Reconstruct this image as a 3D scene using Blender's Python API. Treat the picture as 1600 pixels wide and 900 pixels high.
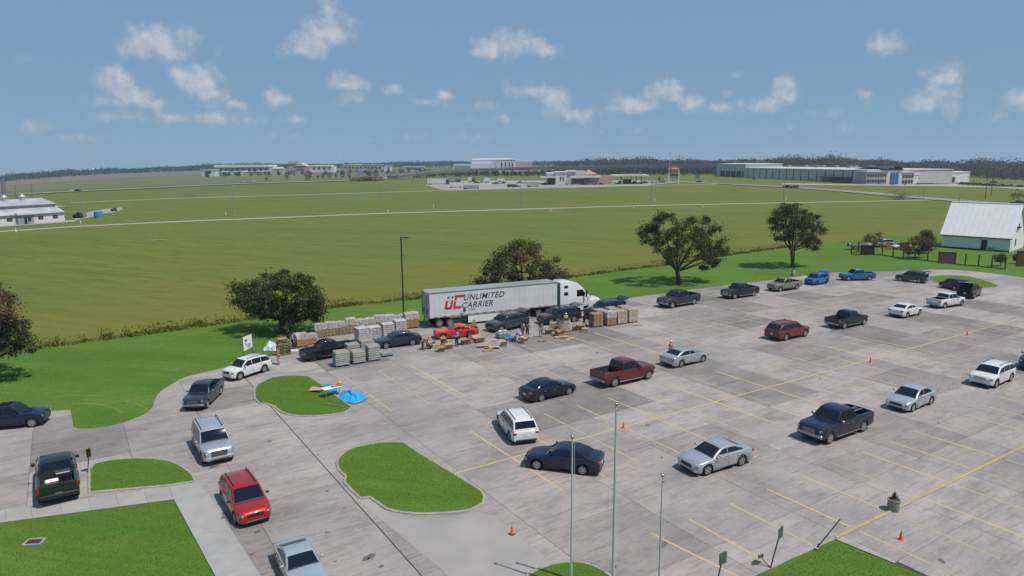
import bpy, bmesh, math, random
import numpy as np
from mathutils import Vector, Matrix
R = math.radians; HAZE = 0.00013
random.seed(7); RNG = np.random.default_rng(7)
for o in list(bpy.data.objects): bpy.data.objects.remove(o)
SC = bpy.context.scene
COL = SC.collection
# ------------------------------------------------------------------ camera
F_PX, CAM_H, YC, SLOPE = 1100.0, 18.6, 250.0, -14/1600
roll = math.atan(SLOPE); pitch = math.atan((450-YC)*math.cos(roll)/F_PX)
FW = Vector((0, math.cos(pitch), -math.sin(pitch))); R0 = Vector((1,0,0)); U0 = R0.cross(FW)
RT = R0*math.cos(roll)+U0*math.sin(roll); UP = -R0*math.sin(roll)+U0*math.cos(roll)
cd = bpy.data.cameras.new('camera'); cam = bpy.data.objects.new('camera', cd); COL.objects.link(cam)
cam.matrix_world = Matrix(((RT.x,UP.x,-FW.x,0),(RT.y,UP.y,-FW.y,0),(RT.z,UP.z,-FW.z,CAM_H),(0,0,0,1)))
cd.sensor_width = 36; cd.lens = 36*F_PX/1600; cd.clip_start = 0.5; cd.clip_end = 20000
SC.camera = cam
# ------------------------------------------------------------------ sun, sky, exposure
SUN_EL = 61.0; SUN_AZ = Vector((0.86,-0.51)).normalized()
sdir = Vector((SUN_AZ.x*math.cos(R(SUN_EL)), SUN_AZ.y*math.cos(R(SUN_EL)), math.sin(R(SUN_EL))))
sl = bpy.data.lights.new('sun','SUN'); so = bpy.data.objects.new('sun', sl); COL.objects.link(so)
sl.energy = 4.4; sl.angle = R(0.55); sl.color = (1.0,0.94,0.85)
so.rotation_euler = sdir.to_track_quat('Z','Y').to_euler(); so.location = (0,0,200)
SC.view_settings.view_transform = 'Standard'; SC.view_settings.look = 'None'
SC.view_settings.exposure = 0.0; SC.view_settings.gamma = 1.0; SC.view_settings.use_curve_mapping = False
SC.render.engine = 'CYCLES'; SC.cycles.volume_bounces = 1; SC.cycles.max_bounces = 6; SC.cycles.transparent_max_bounces = 12

def pix_dir(px, py):
    v = FW*F_PX + RT*(px-800) - UP*(py-450); return v.normalized()

W = bpy.data.worlds.new('World'); SC.world = W; W.use_nodes = True
nt = W.node_tree; nt.nodes.clear()
def N(t, **k):
    n = nt.nodes.new(t)
    for a, b in k.items(): setattr(n, a, b)
    return n
def LK(a, b): nt.links.new(a, b)
def M2(op, a, b=None, c=None, clamp=False):
    n = N('ShaderNodeMath', operation=op, use_clamp=clamp)
    for i, v in enumerate((a,b,c)):
        if v is None: continue
        if isinstance(v,(int,float)): n.inputs[i].default_value = v
        else: LK(v, n.inputs[i])
    return n.outputs[0]
sky = N('ShaderNodeTexSky', sky_type='NISHITA', sun_disc=False)
sky.sun_elevation = R(SUN_EL); sky.sun_rotation = math.atan2(SUN_AZ.x, SUN_AZ.y)
sky.altitude = 0; sky.air_density = 1.0; sky.dust_density = 0.0; sky.ozone_density = 5.0
tc = N('ShaderNodeTexCoord'); sx = N('ShaderNodeSeparateXYZ'); LK(tc.outputs['Generated'], sx.inputs[0])
az = M2('DEGREES' if False else 'MULTIPLY', M2('ARCTAN2', sx.outputs[0], sx.outputs[1]), 57.29578)
el = M2('MULTIPLY', M2('ARCSINE', sx.outputs[2]), 57.29578)
azw = M2('SUBTRACT', M2('WRAP', M2('ADD', az, 40.0), 90.0, 0.0), 40.0)   # the same cumulus field all round the horizon
cv = N('ShaderNodeCombineXYZ'); LK(azw, cv.inputs[0]); LK(el, cv.inputs[1])
CLOUDS = [(262,66,42,22,1.0),(222,74,34,15,.8),(513,14,18,22,1.0),(518,45,32,24,1.05),(490,70,38,17,.95),(800,70,52,17,1.0),(845,78,36,12,.95),(765,80,26,10,.85),
(182,132,22,22,.9),(205,150,34,14,.8),(165,158,34,10,.75),(283,118,18,15,.9),(315,130,28,22,1.0),(335,145,24,10,.85),(372,163,16,8,.75),(433,154,20,10,.9),(180,180,34,9,.65),
(250,160,18,8,.6),(290,186,60,9,.6),(385,186,26,9,.62),(460,188,24,8,.55),(525,122,14,14,.8),(548,132,26,10,.7),(556,152,22,11,.7),(612,141,14,9,.68),(670,161,22,9,.68),(695,150,16,11,.72),
(760,164,16,9,.6),(830,142,32,15,.9),(868,152,26,14,.8),(880,180,50,12,.55),(780,185,40,10,.5),(960,155,16,9,.65),(1000,163,38,11,.85),(1012,148,18,11,.8),(1050,146,20,18,.95),(1075,160,28,12,.8),
(1125,168,32,12,.72),(1132,148,12,10,.6),(1195,168,28,11,.68),(1225,135,16,14,.75),(1240,150,18,12,.7),(1275,176,24,9,.68),(1375,64,20,14,.9),(1395,72,24,8,.65),(1352,150,12,10,.5),(1443,113,14,7,.6),
(1485,118,22,16,.9),(1480,142,28,12,.72),(1446,160,26,14,.85),(1482,168,16,14,.65),(1590,158,22,12,.85),(1560,178,30,8,.5),(58,200,24,8,.62),(26,90,12,8,.45),(346,78,14,8,.5),(690,60,0,0,0),
(100,214,60,7,.42),(960,205,50,7,.42),(700,215,70,8,.4),(1250,200,60,7,.42),(430,212,80,8,.42),(1150,118,14,8,.5)]
CL_NOISE, CL_AMT, CL_DARK, CL_LIT = 1.75, 0.66, (4.0,4.75,5.9,1), (8.2,7.9,7.9,1)
SKY_STR = 0.082
def sky_bg(col):
    b = N('ShaderNodeBackground'); LK(col, b.inputs[0]); b.inputs[1].default_value = SKY_STR; return b.outputs[0]
BL = []
for (px,py,rx,ry,k) in CLOUDS:
    if k == 0: continue
    d = pix_dir(px,py); BL.append((math.degrees(math.atan2(d.x,d.y)), math.degrees(math.asin(d.z)), rx/F_PX*57.3*1.27, ry/F_PX*57.3*1.4, k))
skm = N('ShaderNodeMix', data_type='RGBA'); skm.inputs[0].default_value = 0.88; LK(sky.outputs[0], skm.inputs[6]); skm.inputs[7].default_value = (2.3,4.05,6.25,1)
SKYC = skm.outputs[2]
shader = sky_bg(SKYC); A0, STEP = -40.0, 7.5
for i in range(12):          # the sky is evaluated sector by sector, only to keep it quick
    s0, s1_ = A0+i*STEP, A0+(i+1)*STEP
    near = [q for q in BL if q[0]+2.1*q[2] > s0 and q[0]-2.1*q[2] < s1_]
    if not near: continue
    nz = N('ShaderNodeTexNoise', noise_dimensions='2D'); nz2 = N('ShaderNodeTexNoise', noise_dimensions='2D')
    for n_ in (nz,nz2): n_.inputs['Scale'].default_value = 0.42; n_.inputs['Detail'].default_value = 6; n_.inputs['Roughness'].default_value = 0.62
    LK(cv.outputs[0], nz.inputs['Vector'])
    sh = N('ShaderNodeVectorMath', operation='ADD'); LK(cv.outputs[0], sh.inputs[0]); sh.inputs[1].default_value = (0.35,0.45,0); LK(sh.outputs[0], nz2.inputs['Vector'])
    dens = None
    for (a0,e0,ra,re,k) in near:
        s1 = N('ShaderNodeVectorMath', operation='SUBTRACT'); LK(cv.outputs[0], s1.inputs[0]); s1.inputs[1].default_value = (a0,e0,0)
        s2 = N('ShaderNodeVectorMath', operation='MULTIPLY'); LK(s1.outputs[0], s2.inputs[0]); s2.inputs[1].default_value = (k/ra,k/re,0)
        s3 = N('ShaderNodeVectorMath', operation='LENGTH'); LK(s2.outputs[0], s3.inputs[0])
        v = M2('SUBTRACT', 1.25*k, s3.outputs['Value']); dens = v if dens is None else M2('MAXIMUM', dens, v)
    dens = M2('ADD', M2('MAXIMUM', dens, -0.6), M2('MULTIPLY', M2('SUBTRACT', nz.outputs[0], 0.5), CL_NOISE))
    mr = N('ShaderNodeMapRange', interpolation_type='SMOOTHSTEP'); LK(dens, mr.inputs[0])
    mr.inputs[1].default_value = 0.2; mr.inputs[2].default_value = 1.05; mr.inputs[3].default_value = 0; mr.inputs[4].default_value = CL_AMT
    lit = M2('ADD', M2('MULTIPLY', M2('SUBTRACT', nz.outputs[0], nz2.outputs[0]), 2.2), 0.62, clamp=True)
    cc = N('ShaderNodeMix', data_type='RGBA'); LK(lit, cc.inputs[0]); cc.inputs[6].default_value = CL_DARK; cc.inputs[7].default_value = CL_LIT
    cm = N('ShaderNodeMix', data_type='RGBA'); LK(mr.outputs[0], cm.inputs[0]); LK(SKYC, cm.inputs[6]); LK(cc.outputs[2], cm.inputs[7])
    inside = M2('MULTIPLY', M2('MULTIPLY', M2('GREATER_THAN', azw, s0), M2('LESS_THAN', azw, s1_)), M2('MULTIPLY', M2('GREATER_THAN', el, -0.5), M2('LESS_THAN', el, 15.5)))
    mxs = N('ShaderNodeMixShader'); LK(inside, mxs.inputs[0]); LK(shader, mxs.inputs[1]); LK(sky_bg(cm.outputs[2]), mxs.inputs[2]); shader = mxs.outputs[0]
W.cycles.sampling_method = 'MANUAL'; W.cycles.sample_map_resolution = 512
wo = N('ShaderNodeOutputWorld'); LK(shader, wo.inputs[0])

# ------------------------------------------------------------------ helpers
def T(x, y):
    D = math.hypot(x,y); dd = max(0.0, D-230)
    if y <= 0 or dd == 0: return 0.0
    u = min(abs(x)/y, 0.84); k = 0.0140 if x < 0 else 0.0125
    s = k*(u/0.727)**4*min(1.0, max(0.0, y/D*2))
    return -s*dd*dd/(dd+120)
def G(px, py, z=0.0):
    v = pix_dir(px,py); t = (z-CAM_H)/v.z; return Vector((v.x*t, v.y*t, z))
def GT(px, py, off=0.0):
    v = pix_dir(px,py); lo, hi = 3.0, 3.0
    h = lambda t: CAM_H+v.z*t-T(v.x*t, v.y*t)+0.06
    while h(hi) > 0 and hi < 9000: lo = hi; hi *= 1.15
    for _ in range(40):
        m = (lo+hi)/2
        if h(m) > 0: lo = m
        else: hi = m
    return Vector((v.x*hi, v.y*hi, T(v.x*hi,v.y*hi)-0.06+off))
def AT(px, D):
    """ground point in the direction of pixel column px at plan distance D"""
    v = pix_dir(px, 255); k = D/math.hypot(v.x,v.y); return Vector((v.x*k, v.y*k, T(v.x*k,v.y*k)-0.06))
def zof(p, px, py):
    """height at which the ray of a pixel passes the vertical line (plane facing the camera) through p"""
    v = pix_dir(px,py); t = p.y/v.y; return CAM_H+v.z*t
def pt(px, py, p):
    v = pix_dir(px,py); t = p.y/v.y; return Vector((v.x*t, p.y, CAM_H+v.z*t))
LA = R(57.5); EA = Vector((math.sin(LA),math.cos(LA),0)); EB = Vector((math.cos(LA),-math.sin(LA),0)); O0 = G(972,668)
def AB(a, b, z=0.0): p = O0+EA*a+EB*b; return Vector((p.x,p.y,z))
def toab(p): d = p-O0; return (d.dot(EA), d.dot(EB))

def tag(o, label=None, cat=None, group=None, kind=None):
    for k, v in (('label',label),('category',cat),('group',group),('kind',kind)):
        if v: o[k] = v
    return o
def thing(name, label, cat, loc=(0,0,0), rz=0.0, group=None):
    o = bpy.data.objects.new(name, None); COL.objects.link(o); o.location = loc; o.rotation_euler = (0,0,rz); o.empty_display_size = 0.3
    return tag(o, label, cat, group)
def link(name, me, parent=None, loc=None, rot=None):
    o = bpy.data.objects.new(name, me); COL.objects.link(o)
    if parent is not None: o.parent = parent
    if loc is not None: o.location = loc
    if rot is not None: o.rotation_euler = rot
    return o
class MB:
    def __init__(s): s.v=[]; s.f=[]; s.m=[]
    def add(s, v, f, m=0):
        n=len(s.v); s.v += [tuple(p) for p in v]; s.f += [tuple(i+n for i in q) for q in f]; s.m += [m]*len(f); return s
    def box(s, c, d, rz=0, m=0, ch=0.0, taper=1.0):
        x,y,z = d[0]/2,d[1]/2,d[2]/2; cs,sn = math.cos(rz),math.sin(rz); out=[]
        if ch <= 0:
            P=[(sx*x*(taper if sz>0 else 1),sy*y*(taper if sz>0 else 1),sz*z) for sz in(-1,1) for sx,sy in((-1,-1),(1,-1),(1,1),(-1,1))]
            Fc=[(3,2,1,0),(4,5,6,7),(0,1,5,4),(1,2,6,5),(2,3,7,6),(3,0,4,7)]
        else:
            ch=min(ch,x*.9,y*.9,z*.9); P=[]
            for sz in(-1,1):
                for zz,ins in((z,ch),(z-ch,0)):
                    pass
            lev=[(-z,ch),(-z+ch,0),(z-ch,0),(z,ch)]; Fc=[]
            for zz,i in lev:
                xx,yy=x-i,y-i; c2=ch if i==0 else ch*.7
                P+=[(-xx+c2,-yy,zz),(xx-c2,-yy,zz),(xx,-yy+c2,zz),(xx,yy-c2,zz),(xx-c2,yy,zz),(-xx+c2,yy,zz),(-xx,yy-c2,zz),(-xx,-yy+c2,zz)]
            Fc=[tuple(range(7,-1,-1)),tuple(range(24,32))]
            for l in range(3):
                for k in range(8): Fc.append((l*8+k,l*8+(k+1)%8,l*8+8+(k+1)%8,l*8+8+k))
        for p in P: out.append((c[0]+p[0]*cs-p[1]*sn, c[1]+p[0]*sn+p[1]*cs, c[2]+p[2]))
        return s.add(out,Fc,m)
    def tube(s, p0, p1, r0, r1=None, n=10, m=0, caps=True):
        r1 = r0 if r1 is None else r1; p0,p1=Vector(p0),Vector(p1); d=(p1-p0).normalized()
        a=d.orthogonal().normalized(); b=d.cross(a); V=[]
        for p,r in((p0,r0),(p1,r1)):
            for k in range(n):
                t=2*math.pi*k/n; V.append(p+a*(r*math.cos(t))+b*(r*math.sin(t)))
        Fc=[(k,(k+1)%n,n+(k+1)%n,n+k) for k in range(n)]
        if caps: Fc+=[tuple(range(n-1,-1,-1)),tuple(range(n,2*n))]
        return s.add(V,Fc,m)
    def lathe(s, prof, n=16, c=(0,0,0), m=0):
        V=[];L=len(prof)
        for r,z in prof:
            for k in range(n): t=2*math.pi*k/n; V.append((c[0]+r*math.cos(t),c[1]+r*math.sin(t),c[2]+z))
        Fc=[(l*n+k,l*n+(k+1)%n,(l+1)*n+(k+1)%n,(l+1)*n+k) for l in range(L-1) for k in range(n)]
        Fc+=[tuple(range(n-1,-1,-1)),tuple(range((L-1)*n,L*n))]
        return s.add(V,Fc,m)
    def prism(s, poly, z0, z1, m=0, mside=None):
        n=len(poly); A=sum(poly[i][0]*poly[(i+1)%n][1]-poly[(i+1)%n][0]*poly[i][1] for i in range(n))
        if A<0: poly=poly[::-1]
        V=[(p[0],p[1],z0) for p in poly]+[(p[0],p[1],z1) for p in poly]
        s.add(V,[tuple(range(n,2*n))],m); k=len(s.v)-2*n
        s.f+= [(k+i,k+(i+1)%n,k+n+(i+1)%n,k+n+i) for i in range(n)]; s.m+=[m if mside is None else mside]*n
        return s
    def mesh(s, name, mats, smooth=None):
        me=bpy.data.meshes.new(name); me.from_pydata(s.v,[],s.f); 
        if not isinstance(mats,(list,tuple)): mats=[mats]
        for m in mats: me.materials.append(m)
        if len(mats)>1: me.polygons.foreach_set('material_index', s.m)
        if smooth:
            me.polygons.foreach_set('use_smooth',[True]*len(me.polygons)); me.set_sharp_from_angle(angle=R(smooth))
        me.update(); return me
    def build(s, name, mats, parent=None, smooth=None, loc=None, rot=None):
        return link(name, s.mesh(name,mats,smooth), parent, loc, rot)

# ------------------------------------------------------------------ materials
MATS = {}
def mat(name, col, rough=0.8, metal=0.0, coat=0.0, spec=0.5, noise=None, bump=0.0, bscale=20.0, rand=0.0, emis=None):
    """noise=(scale, colour2, detail[, stretch xyz[, lo, hi]])"""
    if name in MATS: return MATS[name]
    m = bpy.data.materials.new(name); m.use_nodes = True; t = m.node_tree; p = t.nodes['Principled BSDF']
    p.inputs['Base Color'].default_value = (*col,1); p.inputs['Roughness'].default_value = rough; p.inputs['Metallic'].default_value = metal
    p.inputs['Coat Weight'].default_value = coat; p.inputs['Coat IOR'].default_value = 1.55; p.inputs['Coat Roughness'].default_value = 0.04; p.inputs['Specular IOR Level'].default_value = spec
    out = None; tcn = t.nodes.new('ShaderNodeTexCoord')
    if noise:
        mp = t.nodes.new('ShaderNodeMapping'); t.links.new(tcn.outputs['Object'], mp.inputs[0])
        if len(noise)>3: mp.inputs['Scale'].default_value = noise[3]
        n = t.nodes.new('ShaderNodeTexNoise'); n.inputs['Scale'].default_value = noise[0]; n.inputs['Detail'].default_value = noise[2]; t.links.new(mp.outputs[0], n.inputs['Vector'])
        r = t.nodes.new('ShaderNodeMapRange'); t.links.new(n.outputs[0], r.inputs[0]); r.inputs[1].default_value = noise[4] if len(noise)>4 else .3; r.inputs[2].default_value = noise[5] if len(noise)>5 else .7
        x = t.nodes.new('ShaderNodeMix'); x.data_type='RGBA'; t.links.new(r.outputs[0], x.inputs[0]); x.inputs[6].default_value=(*col,1); x.inputs[7].default_value=(*noise[1],1)
        out = x.outputs[2]
    if rand:
        oi = t.nodes.new('ShaderNodeObjectInfo'); hs = t.nodes.new('ShaderNodeHueSaturation'); hs.inputs['Color'].default_value=(*col,1)
        if out: t.links.new(out, hs.inputs['Color'])
        mr_ = t.nodes.new('ShaderNodeMapRange'); t.links.new(oi.outputs['Random'], mr_.inputs[0]); mr_.inputs[3].default_value=1-rand; mr_.inputs[4].default_value=1+rand
        t.links.new(mr_.outputs[0], hs.inputs['Value']); out = hs.outputs[0]
    if out: t.links.new(out, p.inputs['Base Color'])
    if bump:
        n = t.nodes.new('ShaderNodeTexNoise'); n.inputs['Scale'].default_value=bscale; n.inputs['Detail'].default_value=4; t.links.new(tcn.outputs['Object'], n.inputs['Vector'])
        b = t.nodes.new('ShaderNodeBump'); b.inputs['Strength'].default_value=bump; b.inputs['Distance'].default_value=0.05; t.links.new(n.outputs[0], b.inputs['Height']); t.links.new(b.outputs[0], p.inputs['Normal'])
    if emis: p.inputs['Emission Color'].default_value=(*emis,1); p.inputs['Emission Strength'].default_value=1
    MATS[name]=m; return m
def leaf_mat(name, c1, c2, c3, trans=0.25):
    if name in MATS: return MATS[name]
    m = bpy.data.materials.new(name); m.use_nodes=True; t=m.node_tree; p=t.nodes['Principled BSDF']; p.inputs['Roughness'].default_value=.75; p.inputs['Specular IOR Level'].default_value=.2
    g=t.nodes.new('ShaderNodeNewGeometry'); r=t.nodes.new('ShaderNodeValToRGB'); t.links.new(g.outputs['Random Per Island'], r.inputs[0])
    e=r.color_ramp.elements; e[0].color=(*c1,1); e[1].color=(*c3,1); k=e.new(.55); k.color=(*c2,1)
    t.links.new(r.outputs[0], p.inputs['Base Color'])
    tr=t.nodes.new('ShaderNodeBsdfTranslucent'); t.links.new(r.outputs[0], tr.inputs[0]); mx=t.nodes.new('ShaderNodeMixShader'); mx.inputs[0].default_value=trans
    t.links.new(p.outputs[0], mx.inputs[1]); t.links.new(tr.outputs[0], mx.inputs[2]); t.links.new(mx.outputs[0], t.nodes['Material Output'].inputs[0])
    MATS[name]=m; return m

def ground_mat(name, cols, scales, stretch=None, bump=0.3, rough=.95, rot=0.0):
    """layers of noise: cols[0] base, then (col, scale, lo, hi, stretch) layers, in world metres"""
    m = bpy.data.materials.new(name); m.use_nodes=True; t=m.node_tree; p=t.nodes['Principled BSDF']; p.inputs['Roughness'].default_value=rough; p.inputs['Specular IOR Level'].default_value=.15
    g=t.nodes.new('ShaderNodeNewGeometry'); base=None
    for i,(c,sc,lo,hi,st,amt) in enumerate(scales):
        mp=t.nodes.new('ShaderNodeMapping'); mp.vector_type='POINT'; t.links.new(g.outputs['Position'], mp.inputs[0])
        mp0=t.nodes.new('ShaderNodeMapping'); mp0.inputs['Rotation'].default_value=(0,0,rot); t.links.new(g.outputs['Position'], mp0.inputs[0]); t.links.new(mp0.outputs[0], mp.inputs[0])
        mp.inputs['Scale'].default_value=(sc*st[0],sc*st[1],sc); mp.inputs['Location'].default_value=(i*13.7,i*7.1,i*3)
        n=t.nodes.new('ShaderNodeTexNoise'); n.inputs['Scale'].default_value=1; n.inputs['Detail'].default_value=5; n.inputs['Roughness'].default_value=.6; t.links.new(mp.outputs[0], n.inputs['Vector'])
        r=t.nodes.new('ShaderNodeMapRange'); t.links.new(n.outputs[0], r.inputs[0]); r.inputs[1].default_value=lo; r.inputs[2].default_value=hi; r.inputs[4].default_value=amt
        x=t.nodes.new('ShaderNodeMix'); x.data_type='RGBA'; t.links.new(r.outputs[0], x.inputs[0]); x.inputs[7].default_value=(*c,1)
        if base is None: x.inputs[6].default_value=(*cols,1)
        else: t.links.new(base, x.inputs[6])
        base=x.outputs[2]
    t.links.new(base, p.inputs['Base Color'])
    if bump:
        n=t.nodes.new('ShaderNodeTexNoise'); n.inputs['Scale'].default_value=9; n.inputs['Detail'].default_value=5; t.links.new(g.outputs['Position'], n.inputs['Vector'])
        b=t.nodes.new('ShaderNodeBump'); b.inputs['Strength'].default_value=bump; b.inputs['Distance'].default_value=.08; t.links.new(n.outputs[0], b.inputs['Height']); t.links.new(b.outputs[0], p.inputs['Normal'])
    MATS[name]=m; return m

M_FIELD = ground_mat('field_grass', (.122,.150,.026), [((.155,.150,.032),.016,.42,.66,(1,2.2),.85),((.082,.108,.018),.035,.48,.7,(.5,2.6),.7),((.12,.15,.04),.008,.5,.7,(1,1.5),.6),((.062,.086,.013),.5,.46,.72,(.35,1.6),.65),((.072,.10,.014),.13,.47,.68,(.35,2.6),.6),((.17,.17,.045),.22,.56,.72,(.3,2.4),.45),((.15,.14,.05),2.2,.58,.8,(1,1),.4)], rot=-LA+R(82), bump=.5)
def dry_margin(m):
    t=m.node_tree; p=t.nodes['Principled BSDF']; src=p.inputs['Base Color'].links[0].from_socket; g=t.nodes.new('ShaderNodeNewGeometry'); d=t.nodes.new('ShaderNodeVectorMath'); d.operation='DOT_PRODUCT'; t.links.new(g.outputs['Position'],d.inputs[0]); d.inputs[1].default_value=(EB.x,EB.y,0)
    n=t.nodes.new('ShaderNodeTexNoise'); n.inputs['Scale'].default_value=.03; n.inputs['Detail'].default_value=5; t.links.new(g.outputs['Position'],n.inputs['Vector'])
    a=t.nodes.new('ShaderNodeMath'); a.operation='MULTIPLY_ADD'; t.links.new(n.outputs[0],a.inputs[0]); a.inputs[1].default_value=40; t.links.new(d.outputs['Value'],a.inputs[2]); b0=O0.dot(EB)
    r=t.nodes.new('ShaderNodeMapRange'); r.interpolation_type='SMOOTHSTEP'; t.links.new(a.outputs[0],r.inputs[0]); r.inputs[1].default_value=b0-75; r.inputs[2].default_value=b0-30; r.inputs[4].default_value=.42
    x=t.nodes.new('ShaderNodeMix'); x.data_type='RGBA'; t.links.new(r.outputs[0],x.inputs[0]); t.links.new(src,x.inputs[6]); x.inputs[7].default_value=(.165,.14,.028,1); t.links.new(x.outputs[2],p.inputs['Base Color'])
dry_margin(M_FIELD)
M_LAWN = ground_mat('mown_lawn', (.076,.150,.018), [((.120,.185,.032),.09,.42,.68,(.5,1.6),.8),((.066,.118,.014),.5,.48,.75,(1,1),.55),((.165,.185,.05),.22,.56,.74,(.6,1.4),.6),((.062,.128,.012),.35,.45,.6,(.12,4.5),.45),((.055,.11,.011),6,.5,.75,(1,1),.5)], rot=-LA+R(70), bump=.6)
M_FARGREEN = ground_mat('far_field', (.115,.135,.05), [((.14,.14,.065),.006,.4,.65,(.4,2.5),.8),((.08,.1,.03),.02,.5,.7,(.4,2.5),.5)], rot=R(8), bump=0)
M_FALLOW = ground_mat('fallow_field', (.17,.135,.105), [((.13,.115,.075),.01,.4,.65,(.4,2.5),.8)], rot=R(8), bump=0)
M_ROAD = ground_mat('road_asphalt', (.20,.195,.19), [((.28,.27,.265),.06,.4,.7,(1,1),.8)], bump=0)
M_PATH = ground_mat('pale_concrete_road', (.34,.31,.245), [((.24,.22,.16),.15,.45,.7,(1,1),.6)], bump=0)
M_YARD = ground_mat('yard_paving', (.3,.29,.28), [((.2,.195,.19),.03,.4,.7,(1,1),.7)], bump=0)
M_JOINT = mat('joint_filler', (.06,.055,.055), .95)
M_WALK = mat('sidewalk_concrete', (.33,.315,.305), .9, noise=(1.2,(.27,.26,.25),5), bump=.1, rand=.05)
def concrete():
    m = bpy.data.materials.new('lot_concrete'); m.use_nodes=True; t=m.node_tree; p=t.nodes['Principled BSDF']; p.inputs['Roughness'].default_value=.82; p.inputs['Specular IOR Level'].default_value=.3
    g=t.nodes.new('ShaderNodeNewGeometry'); oi=t.nodes.new('ShaderNodeObjectInfo')
    rotm=t.nodes.new('ShaderNodeMapping'); rotm.inputs['Rotation'].default_value=(0,0,LA-R(90)); t.links.new(g.outputs['Position'], rotm.inputs[0])
    def nz(sc,st,det,lo,hi,amt,perslab=0.0):
        mp=t.nodes.new('ShaderNodeMapping'); t.links.new(rotm.outputs[0], mp.inputs[0]); mp.inputs['Scale'].default_value=(sc*st[0],sc*st[1],sc)
        src=mp.outputs[0]
        if perslab:
            cb=t.nodes.new('ShaderNodeVectorMath'); cb.operation='SCALE'; cb.inputs[0].default_value=(37,91,13); t.links.new(oi.outputs['Random'], cb.inputs['Scale'])
            ad=t.nodes.new('ShaderNodeVectorMath'); t.links.new(src, ad.inputs[0]); t.links.new(cb.outputs[0], ad.inputs[1]); src=ad.outputs[0]
        n=t.nodes.new('ShaderNodeTexNoise'); n.inputs['Scale'].default_value=1; n.inputs['Detail'].default_value=det; n.inputs['Roughness'].default_value=.62; t.links.new(src, n.inputs['Vector'])
        r=t.nodes.new('ShaderNodeMapRange'); t.links.new(n.outputs[0], r.inputs[0]); r.inputs[1].default_value=lo; r.inputs[2].default_value=hi; r.inputs[4].default_value=amt; return r.outputs[0]
    def mix(fac,a,b):
        x=t.nodes.new('ShaderNodeMix'); x.data_type='RGBA'; t.links.new(fac,x.inputs[0]); 
        if isinstance(a,tuple): x.inputs[6].default_value=(*a,1)
        else: t.links.new(a,x.inputs[6])
        x.inputs[7].default_value=(*b,1); return x.outputs[2]
    c=mix(nz(.12,(1,1),4,.4,.62,1),(.342,.300,.285),(.275,.246,.235))
    c=mix(nz(.38,(.7,1.3),7,.46,.7,.7,1),c,(.155,.145,.138))        # grime on slabs
    c=mix(nz(.6,(.45,2.3),6,.52,.74,.38),c,(.13,.125,.125))           # tyre-worn streaks
    c=mix(nz(1.5,(.4,2.6),4,.52,.68,.42),c,(.12,.115,.113))
    c=mix(nz(.07,(1,1),4,.52,.68,.5),c,(.17,.163,.16))
    c=mix(nz(5,(.6,1.6),6,.5,.72,.4),c,(.15,.142,.138))
    c=mix(nz(2.2,(1,1),6,.54,.76,.4),c,(.40,.365,.345))
    hs=t.nodes.new('ShaderNodeHueSaturation'); t.links.new(c,hs.inputs['Color'])
    mr_=t.nodes.new('ShaderNodeValToRGB'); t.links.new(oi.outputs['Random'],mr_.inputs[0]); e=mr_.color_ramp.elements; e[0].color=(.66,.66,.66,1); e[1].color=(1.12,1.12,1.12,1)
    for q_,v_ in((.2,.8),(.4,.95),(.7,1.03)): k_=e.new(q_); k_.color=(v_,v_,v_,1)
    t.links.new(mr_.outputs[0],hs.inputs['Value'])
    t.links.new(hs.outputs[0],p.inputs['Base Color'])
    n=t.nodes.new('ShaderNodeTexNoise'); n.inputs['Scale'].default_value=14; n.inputs['Detail'].default_value=4; t.links.new(g.outputs['Position'],n.inputs['Vector'])
    b=t.nodes.new('ShaderNodeBump'); b.inputs['Strength'].default_value=.12; b.inputs['Distance'].default_value=.03; t.links.new(n.outputs[0],b.inputs['Height']); t.links.new(b.outputs[0],p.inputs['Normal'])
    return m
M_CONC = concrete()
def paint(name, col, under):
    m = bpy.data.materials.new(name); m.use_nodes=True; t=m.node_tree; p=t.nodes['Principled BSDF']; p.inputs['Roughness'].default_value=.8
    g=t.nodes.new('ShaderNodeNewGeometry'); n=t.nodes.new('ShaderNodeTexNoise'); n.inputs['Scale'].default_value=1.3; n.inputs['Detail'].default_value=8; n.inputs['Roughness'].default_value=.75; t.links.new(g.outputs['Position'],n.inputs['Vector'])
    oi=t.nodes.new('ShaderNodeObjectInfo'); a=t.nodes.new('ShaderNodeMath'); a.operation='MULTIPLY_ADD'; t.links.new(oi.outputs['Random'],a.inputs[0]); a.inputs[1].default_value=.3; t.links.new(n.outputs[0],a.inputs[2])
    r=t.nodes.new('ShaderNodeMapRange'); t.links.new(a.outputs[0],r.inputs[0]); r.inputs[1].default_value=.5; r.inputs[2].default_value=.9
    x=t.nodes.new('ShaderNodeMix'); x.data_type='RGBA'; t.links.new(r.outputs[0],x.inputs[0]); x.inputs[6].default_value=(*col,1); x.inputs[7].default_value=(*under,1); t.links.new(x.outputs[2],p.inputs['Base Color'])
    return m
M_YELLOW = paint('worn_yellow_paint',(.50,.36,.15),(.28,.245,.20))
M_KERBY = mat('kerb_yellow',(.46,.33,.09),.8,noise=(1.5,(.3,.26,.16),6))
M_KERB = mat('kerb_concrete',(.34,.32,.28),.9,noise=(1.2,(.24,.225,.2),5))

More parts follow.
